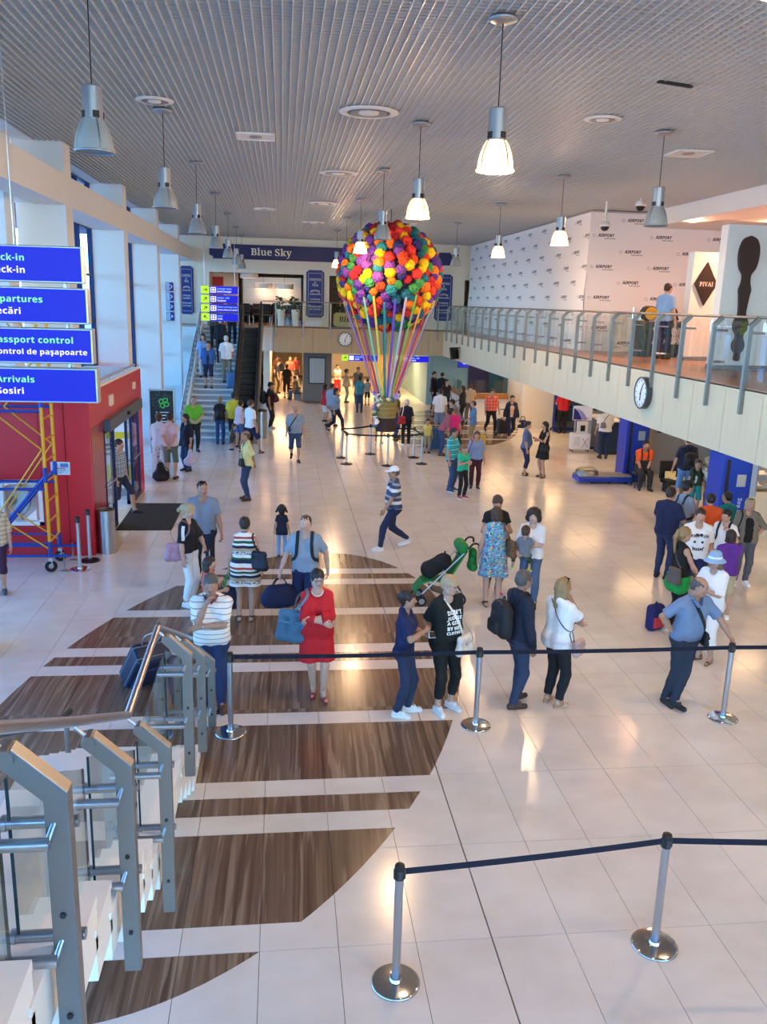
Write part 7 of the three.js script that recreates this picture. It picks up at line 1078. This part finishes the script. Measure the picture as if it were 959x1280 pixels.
{ const t = thing('suitcase', 'navy suitcase tipped over on its wheels behind the stair railing', 'suitcase', [-1.72, 0, -10.35], R(-58)); const gI = new THREE.Group(); const rotg = (g) => g.rotateZ(-.72).translate(0, .28, 0); part('shell', rotg(rbox(0, .02, 0, .3, .72, .46, .05, 4)), std(0x15233f, .5), t); part('front_pocket', rotg(rbox(.165, -.05, 0, .05, .5, .38, .02, 3)), std(0x1a2a4a, .55), t); part('zip_line', [rotg(rbox(.08, .02, 0, .012, .724, .464, .004)), rotg(rbox(-.08, .02, 0, .012, .724, .464, .004))], std(0x7f8894, .4), t); part('wheel', [rotg(new THREE.TorusGeometry(.03, .014, 6, 14).translate(-.12, -.36, .18)), rotg(new THREE.TorusGeometry(.03, .014, 6, 14).translate(-.12, -.36, -.18))], M.rubber, t); part('handle', rotg(tube([[-.1, .36, -.1], [-.1, .62, -.1], [-.1, .62, .1], [-.1, .36, .1]], .01, 20, 6)), M.alu, t); void gI; }
const yo = person({ x: .34, z: -12.35, h: 1.77, turn: -8, b: .95, skin: 'd', hair: ['buzz', 'dark'], top: tee(0x8a9dae, { sl: .38, hem: .86, g: .018 }), bot: shorts(0x16264e, .5), arm: [[.33, .92, -.06, .6, .1, -1, .6], [.36, .9, .1, .6, .1, -1, 1.2]], legs: 'wr', head: [-26, 2, 0], shoes: wh, label: 'young man in a grey blue tee and navy shorts carrying a duffel bag' }); backpack(yo, 'black backpack of the young man with the duffel bag', 0x15171d, .95);
{ const p = heldAt(yo, 1), t = thing('duffel_bag', 'navy duffel bag carried low by the young man in grey blue', 'bag', [p.x, p.y, p.z], .2); part('bag_body', netMesh([cap([-.17, -.32, 0], [.17, -.32, 0], .13, .13, .05), cap([-.12, -.2, 0], [.12, -.2, 0], .1, .1, .05), ell([0, -.3, 0], [.24, .16, .15], .05)], .015, wrinkle(.014, 11, 11, 9)), cl(0x121d44), t); for (const z of [.06, -.06]) part('handle', tube([[-.13, -.17, z], [-.05, -.02, z * .3], [.05, -.02, z * .3], [.13, -.17, z]], .009, 16, 6), cl(0x10182f), t); part('zip', tube([[-.2, -.2, .0], [0, -.1, .0], [.2, -.2, .0]], .005, 16, 5), std(0x6b7280, .4), t); }
person({ x: -.01, z: -16, h: .98, turn: 176, sex: 'f', b: .85, hair: ['pigtails', 'black'], top: tee(0x151c34, { hem: .78 }), bot: pants(0x7fa0c8), arms: 'dd', label: 'toddler in a navy top and light jeans alone on the white floor' });
person({ x: 2.2, z: -16.5, h: 1.72, turn: -82, b: 1.1, fat: .03, skin: 'b', hair: ['short', 'grey'], cap: { c: 0xe6e8ea }, top: tee(K.capst, { sl: .42, hem: .88 }), bot: pants(0x1f2a4c), arms: 'sr', legs: 'wr', shoes: wh, label: 'man in a white cap and striped polo walking left across the hall' });
const fl2 = person({ x: 3.42, z: -13.1, h: 1.66, sex: 'f', turn: 170, hair: ['bob', 'brown'], top: { c: K.flower, hem: .55, flare: .03, g: .016 }, arms: 'dp', shoes: sand, head: [10, 14, 0], label: 'woman in a turquoise flowered dress seen from behind with a brown bag' }); sling(fl2, 'brown spotted shoulder bag of the flowered dress woman', 0x6a4a2e, -1, { cross: false, size: [.38, .3, .13], y: 1.08, x: .22, z: -.06, strap: .03, map: K.spotBrown });
person({ x: 3.58, z: -13.72, h: 1.72, sex: 'f', turn: -4, hair: ['bun', 'brown'], top: { c: 0x131316, sl: .25, hem: .84 }, bot: pants(0x14151a), arms: 'pp', head: [-12, 22, 0], shoes: { c: 0xe0406a, sole: 0xd8d8dc }, label: 'woman in black with pink shoes standing behind the flowered dress woman' });
person({ x: 4.02, z: -13.05, h: 1.65, sex: 'f', turn: -24, skin: 'd', hair: ['curly', 'dark'], top: tee(0xe6e8ea, { sl: .46, hem: .87, g: .02 }), bot: pants(0x4c617f), arms: 'xg', label: 'curly haired woman in a white tee and jeans carrying a small child' });
person({ x: 3.84, y: .62, z: -12.84, h: .92, turn: 158, b: .9, noface: true, hair: ['short', 'brown'], seat: .62, top: tee(0x6e747c), bot: pants(K.camoDark, { len: .85 }), feet: [[.34, .16, .2, .12], [.16, .2, .2, .1]], arms: 'gp', shoes: { c: 0x9fc43a, sole: 0xe8e8e8 }, label: 'small child in grey and camouflage trousers carried on the arm of the curly haired woman' });
person({ x: -4.62, z: -14.0, h: 1.6, turn: 10, b: 1.1, hair: ['short', 'grey'], top: tee(K.plaidBeige, { sl: .5, hem: .84 }), bot: shorts(0x3c1f3c, .6), shoes: { c: 0x4a4a52 }, label: 'person in a beige checked shirt and plum shorts cut by the left picture edge' });
// ----- on the far stairs -----
const Y = (z) => Math.ceil((-z - 29.8) / (8.6 / 22)) * (3.64 / 22);
person({ x: -2.76, y: Y(-33.2), z: -33.2, h: 1.74, turn: 4, noface: true, hair: ['short', 'black'], top: [tee(0x20242c), { c: 0x2f5a96, sl: .6, hem: .86, g: .024, open: .06 }], bot: shorts(0x1a2344, .52), legs: 'us', label: 'man in an open denim shirt and navy shorts coming down the far stairs' });
person({ x: -3.0, y: Y(-33.9), z: -33.9, h: 1.64, turn: 4, sex: 'f', noface: true, hair: ['long', 'black'], top: { c: 0x7fa0cc, sl: .5 }, bot: pants(0xc4ccd4), label: 'woman in a pale blue top coming down the far stairs behind the denim shirt man' });
person({ x: -2.12, y: Y(-33.7), z: -33.7, h: 1.76, turn: 176, noface: true, hair: ['short', 'white'], top: tee(0xe8eaec, { sl: .42 }), bot: pants(0x8f8c78), shoes: bk, arms: 'dk', label: 'grey haired man in a white shirt hauling a pale blue suitcase up the far stairs' });
{ const c = suitcase('pale blue suitcase on the far stairs behind the white shirt man', 0x4f7fb4, -1.9, -33.25, .1, .55, 1.05); c.position.y = Y(-33.25); }
person({ x: -2.4, y: Y(-34.9), z: -34.9, h: 1.74, turn: 178, sex: 'f', noface: true, hair: ['crop', 'white'], top: { c: 0x14161e, sl: .9 }, bot: pants(0x14151a), label: 'white haired woman in black climbing the far stairs' });
person({ x: -2.75, y: Y(-36.3), z: -36.3, h: 1.72, turn: 178, noface: true, hair: ['short', 'brown'], top: tee(0x4a4438, { sl: .5 }), bot: pants(0x1a1a20), label: 'person in olive brown climbing near the top of the far stairs' });
person({ x: -2.05, y: Y(-36.5), z: -36.5, h: 1.76, turn: 178, noface: true, hair: ['short', 'black'], top: tee(0x3a5a8a, { sl: .5 }), bot: pants(0x14151c), label: 'person in steel blue climbing near the top of the far stairs' });
// ----- upper right cafe -----
person({ x: 9.5, y: 3.62, z: -21.1, h: 1.84, turn: 118, hair: ['short', 'dark'], top: tee(0x7fa4cc, { sl: .42 }), bot: pants(0x1c2c58), arms: 'gd', label: 'man in a light blue tee standing at the upper right cafe counter' });
person({ x: 10.6, y: 3.62, z: -23.3, h: 1.72, turn: 0, hair: ['short', 'black'], seat: .6, feet: [[.1, .3], [.1, .3]], arms: 'gg', top: tee(0x2a2a30), bot: pants(0x2a2d34), label: 'person in dark clothes sitting behind the cafe counter' });
{ const st = thing('bar_stool', 'dark bar stool behind the cafe counter', 'stool', [10.6, 3.62, -23.36]); part('seat', cyl(0, .46, 0, .19, .19, .05), M.dark, st); part('column', cyl(0, .03, 0, .03, .03, .44), M.alu, st); part('foot', cyl(0, 0, 0, .2, .2, .03), M.alu, st); }
// ----- luggage on the floor -----
{ const t = thing('backpack', 'black backpack standing on the floor between the dotted trousers and the grey shorts', 'backpack', [-3.22, 0, -23.1], .3); part('bag_body', netMesh([cap([-.09, .14, 0], [.09, .14, 0], .14, .14, .05), cap([0, .2, 0], [0, .42, -.03], .16, .09, .05)], .02, wrinkle(.02, 10, 10, 3)), cl(0x121317), t); part('strap', tube([[.1, .4, .1], [.18, .3, .14], [.16, .08, .16]], .014, 12, 6), M.black, t); part('grab_handle', tube([[-.04, .5, 0], [0, .56, 0], [.04, .5, 0]], .01, 8, 6), M.black, t); part('pocket', netMesh([cap([-.06, .14, .1], [.06, .14, .1], .09, .09, .03)], .02), cl(0x1b1c22), t);
  const t2 = thing('backpack', 'small blue and red backpack on the floor beside the ponytail woman', 'backpack', [5.72, 0, -11.95], .4); part('bag_body', rbox(0, .21, 0, .3, .42, .17, .07, 5), cl(0x1c1e5c), t2); part('pocket', rbox(0, .15, .085, .22, .18, .06, .025, 4), cl(0xb8303c), t2); part('grab_handle', tube([[-.03, .41, 0], [0, .46, 0], [.03, .41, 0]], .009, 8, 6), M.black, t2);
  suitcase('large blue suitcase left of the mauve and pink people', 0x2f5f8f, 5.12, -28.35, .3, .72);
  const t3 = thing('shopping_bag', 'yellow green paper bag beside the sky blue tee man', 'bag', [7.0, 0, -29.6], .4); part('bag_body', rbox(0, .18, 0, .3, .36, .14, .01), std(0xc9b060, .8), t3); part('handle', tube([[-.08, .36, 0], [-.04, .5, 0], [.04, .5, 0], [.08, .36, 0]], .006, 10, 5), M.cream, t3); t3.position.y = .0;
  const t4 = thing('backpack', 'grey backpack on the floor behind the yellow tee boy', 'backpack', [5.0, 0, -28.9], .1); part('bag_body', netMesh([cap([-.1, .14, 0], [.1, .14, 0], .13, .13, .05), cap([0, .2, 0], [0, .55, -.03], .16, .12, .05)], .024), cl(0x3a3d42), t4); part('pocket', netMesh([cap([-.06, .16, .1], [.06, .16, .1], .08, .08, .03)], .024), cl(0x4a4d52), t4); }
{ // stroller
  const t = thing('stroller', 'green folding stroller with grey frame standing left of the flowered dress woman', 'stroller', [2.62, 0, -13.35], R(-90)), G = std(0x0f7a34, .7), A = M.alu;   // faces -x
  for (const s of [-.2, .2]) {
    for (const [z, r] of [[.36, .085], [-.28, .1]]) { for (const dx of [-.03, .03]) { const w = part('wheel', new THREE.TorusGeometry(r - .02, .02, 8, 22).rotateY(Math.PI / 2).translate(s + dx, r, z), M.rubber, t); part('wheel_hub', new THREE.CylinderGeometry(r - .03, r - .03, .02, 18).rotateZ(Math.PI / 2).translate(s + dx, r, z), M.grey, w); } part('axle_fork', [bar([s, r, z], [s, r + .12, z - .02], .02)], M.dark, t); }
    part('frame_tube', bar([s, .2, .36], [s, .98, -.4], .014), A, t); part('frame_tube', bar([s, .22, -.28], [s, .6, .02], .013), A, t); part('push_handle', tube([[s, .96, -.38], [s, 1.05, -.46], [s, 1.04, -.54], [s, .97, -.55]], .017, 14, 8), M.black, t); part('cross_brace', bar([s, .28, -.26], [-s, .5, -.1], .009), M.dark, t);
  }
  const sheet2 = (pts, th, w) => { const P = pts.map(([z, y]) => V(0, y, z)), c = new THREE.CatmullRomCurve3(P), n = 16, g = []; for (let i = 0; i < n; i++) g.push(flatBar(c.getPoint(i / n).toArray(), c.getPoint((i + 1.04) / n).toArray(), w, th, V(1, 0, 0))); return merge(g); };
  part('seat_fabric', sheet2([[.34, .38], [.2, .42], [0, .4], [-.1, .45]], .03, .34), G, t); part('back_fabric', sheet2([[-.08, .42], [-.22, .66], [-.36, .9]], .03, .34), G, t);
  part('canopy', netMesh([cap([-.14, .96, -.3], [.14, .96, -.3], .1, .1, .03), cap([-.14, .78, -.24], [.14, .78, -.24], .05, .05, .06), { n: nrm([0, -.3, 1]), p: [0, .9, -.22], op: 'cut' }], .014), G, t);
  part('rear_bag', netMesh([cap([-.1, .86, -.5], [.1, .86, -.5], .05, .05, .03), cap([-.1, .62, -.5], [.1, .62, -.5], .07, .07, .03), cap([0, .62, -.5], [0, .86, -.5], .08, .06, .05)], .014), G, t);
  part('basket', sheet2([[.2, .26], [0, .2], [-.26, .26]], .02, .34), M.dark, t); part('footrest', sheet2([[.34, .38], [.42, .28], [.46, .2]], .03, .3), G, t); part('bumper', tube([[-.18, .5, .2], [-.1, .56, .3], [.1, .56, .3], [.18, .5, .2]], .02, 14, 8), M.dark, t);
  const bgS = thing('bag', 'black bag with a red and white tag lying in the green stroller', 'bag', [2.54, .44, -13.35], R(-90)); part('bag_body', netMesh([cap([-.08, .12, .14], [.08, .12, .14], .11, .11, .04), cap([-.07, .24, -.08], [.07, .24, -.08], .12, .12, .04), cap([0, .12, .14], [0, .26, -.1], .14, .13, .05)], .014, wrinkle(.014, 10, 10, 7)), cl(0x0f1016), bgS); part('tag', [rbox(.0, .0, 0, .045, .05, .008, .002).rotateX(-.9).translate(-.05, .27, .1)], std(0xe4e4e4, .6), bgS); part('tag', rbox(0, 0, 0, .045, .04, .008, .002).rotateX(-.9).translate(-.05, .3, .06), std(0xc02a34, .6), bgS); part('grab_handle', tube([[-.04, .36, -.1], [0, .43, -.12], [.04, .36, -.1]], .012, 8, 6), M.black, bgS);
}
renderer.render(scene, camera);
